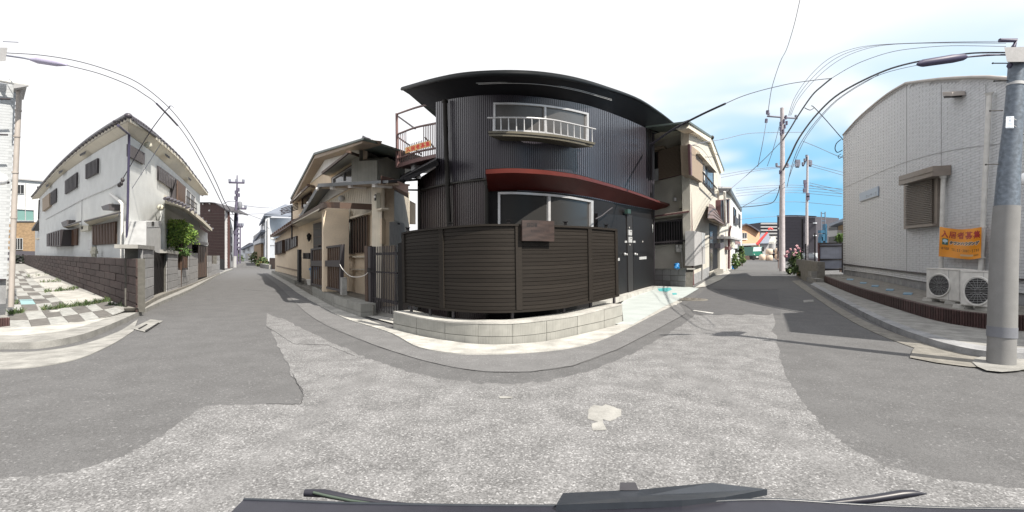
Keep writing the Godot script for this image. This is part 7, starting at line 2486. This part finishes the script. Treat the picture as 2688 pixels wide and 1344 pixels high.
	for k in 4:
		wire(["first level wire running from the farther pole to the grey house", "second level wire running from the farther pole to the grey house", "third level wire running from the farther pole to the grey house", "lowest level wire running from the farther pole to the grey house"][k], [[2126, [430, 436, 480, 486][k], 87], [2160, [439, 445, 488, 495][k], 80], [2216, [453, 461, 500, 510][k], 70]], 1.2, "cable_grey", "level wires from the farther pole to the grey house")
	for k in 6:
		var v: float = [486, 492, 499, 506, 530, 568][k]
		wire(["topmost of the level wires low in the sky between the white house and the poles", "second of the level wires low in the sky from the top", "third of the level wires low in the sky from the top", "fourth of the level wires low in the sky from the top", "lone level wire below the group of four in the sky", "lowest level wire, just above the far apartment block"][k], [[1932, v + 9, 96], [1990, v + 3, 100], [2060, v, 104], [2110, v + 1, 108], [2210, v + 10, 100]], 1.1, "cable_grey", "level wires low in the right-hand sky")
	wire("dark cable sagging from the tall pole toward the white house", [[2046, 487, 54], [2043, 505, 54], [2030, 530, 58], [2004, 538, 66], [1970, 542, 74], [1944, 544, 82]], 2.0)
	wire("wire slanting from the far roof up to the tall pole", [[1946, 545, 82], [1990, 520, 70], [2040, 494, 56]], 1.3, "cable_grey")
	# left hand cables
	wire("upper cable arching from the white sky down to the left street pole", [[18, 139, 8], [110, 145, 8.5], [210, 162, 9.5], [306, 192, 11], [373, 224, 13], [444, 283, 17], [497, 350, 24], [540, 424, 36], [568, 480, 48], [590, 530, 60], [612, 562, 71]], 2.0, "cable")
	wire("lower cable arching beside it down to the left street pole", [[178, 172, 9], [260, 193, 10], [337, 223, 11.5], [380, 249, 13], [411, 272, 14.5], [466, 328, 19], [503, 381, 27], [540, 448, 40], [566, 500, 52], [594, 556, 66], [612, 580, 71]], 2.0, "cable")
	wire("purple sleeve wrapped round the lower arching cable", [[411, 272, 14.5], [438, 299, 16.6], [466, 329, 19]], 5.0, "lamp_case", "", "cable_sleeve")
	wire("service wire from the arching cables to the corner of the white house", [[447, 279, 16.5], [440, 286, 16.5], [430, 297, 16.5], [398, 340, 16.6], [370, 385, 16.8], [345, 430, 17], [323, 468, 17]], 2.0)
	wire("thin stay wire in front of the right face of the white house", [[422, 377, 17], [395, 420, 17.2], [365, 466, 17.4], [338, 508, 17.6]], 1.5, "cable_grey")
	wire("curved wire end above the arching cables", [[441, 285, 16.5], [447, 277, 16.5], [456, 282, 16.6]], 1.4, "cable_grey")
	wire("wire from the left street transformer to the pale blue house", [[626, 537, 71], [660, 542, 75], [690, 545, 80], [716, 546, 84]], 1.4, "cable_grey")
	wire("level wire crossing the left street below the transformer", [[530, 572, 74], [580, 566, 72], [620, 563, 71], [690, 561, 76], [766, 558, 82]], 1.2, "cable_grey")
	wire("slanting wire from the transformer pole to the pale blue house wall", [[622, 548, 71], [650, 562, 75], [690, 577, 82]], 1.1, "cable_grey")
	wire("short curved wire left of the transformer pole", [[584, 537, 74], [596, 530, 73], [608, 528, 72], [618, 529, 71]], 1.4, "cable_grey")

# ---------- what carries the camera ----------
func camera_mount() -> void:
	var z := 2.75
	var t := thing("camera_cart", "black flat carrier with a raised board at the bottom edge of the view", "carrier", at(1500, 1344, z) * Vector3(1, 0, 1))
	var rim := [[640, 1311], [760, 1315], [900, 1321], [1344, 1328], [1700, 1325], [1950, 1313], [2060, 1313], [2250, 1325], [2500, 1334], [2800, 1338]]
	var a := []
	var b := []
	for k in 41:
		var u := lerpf(640, 2720, k / 40.0)
		a.append(at(u, cv(rim, u), z)); b.append(at(u, cv(rim, u), z) + Vector3(0, -0.02, 0.55))
	loft(a, b, Vector3(0, -0.06, 0))
	done("tray", "rig_black", t)
	tube(a, 0.008, 6)
	done("tray_rim", "rig_top", t)
	var p := [[1478, 1294, 2.9], [1675, 1285, 2.95], [1870, 1267, 3.0], [2014, 1284, 2.95], [1900, 1305, 2.75], [1790, 1313, 2.72], [1460, 1325, 2.7]]
	var c := at(1700, 1300, 2.85)
	var q := []
	for e in p:
		q.append(at(e[0], e[1], e[2]))
	for k in q.size():
		var n := (k + 1) % q.size()
		quad(c, c, q[n], q[k], Vector3.UP, -1)
		quad(q[k], q[n], q[n] - Vector3(0, 0.035, 0), q[k] - Vector3(0, 0.035, 0), (q[k] + q[n]) / 2 - c)
		quad(c - Vector3(0, 0.035, 0), c - Vector3(0, 0.035, 0), q[n] - Vector3(0, 0.035, 0), q[k] - Vector3(0, 0.035, 0), Vector3.DOWN, -1)
	done("board", "rig_top", t)
	hexa([at(1628, 1266, 2.95), at(1668, 1266, 2.95), at(1677, 1287, 2.93), at(1626, 1287, 2.93)], [at(1628, 1266, 3.05), at(1668, 1266, 3.05), at(1677, 1287, 3.03), at(1626, 1287, 3.03)])
	done("clip", "rig_black", t)
	for s in [[[2080, 1321], [2200, 1315], [2290, 1306], [2365, 1294], [2400, 1291], [2432, 1292]], [[800, 1290], [850, 1291], [920, 1305], [1000, 1316], [1110, 1324], [1250, 1328]]]:
		var w := []
		var r := []
		var n: int = s.size()
		for k in n:
			w.append(at(s[k][0], s[k][1] + 4, z + 0.1)); r.append([0.006, 0.016, 0.022, 0.024, 0.018, 0.003][k] if s[0][0] > 2000 else [0.02, 0.022, 0.02, 0.014, 0.008, 0.004][k])
		tube(w, r, 10)
		done("arm", "rig_black", t)
	var gs := []
	for e in [[822, 1293], [870, 1304], [920, 1314], [980, 1321]]:
		gs.append(at(e[0], e[1], z + 0.08))
	tube(gs, [0.008, 0.009, 0.008, 0.004], 6)
	done("arm_stripe", "rig_green", t)
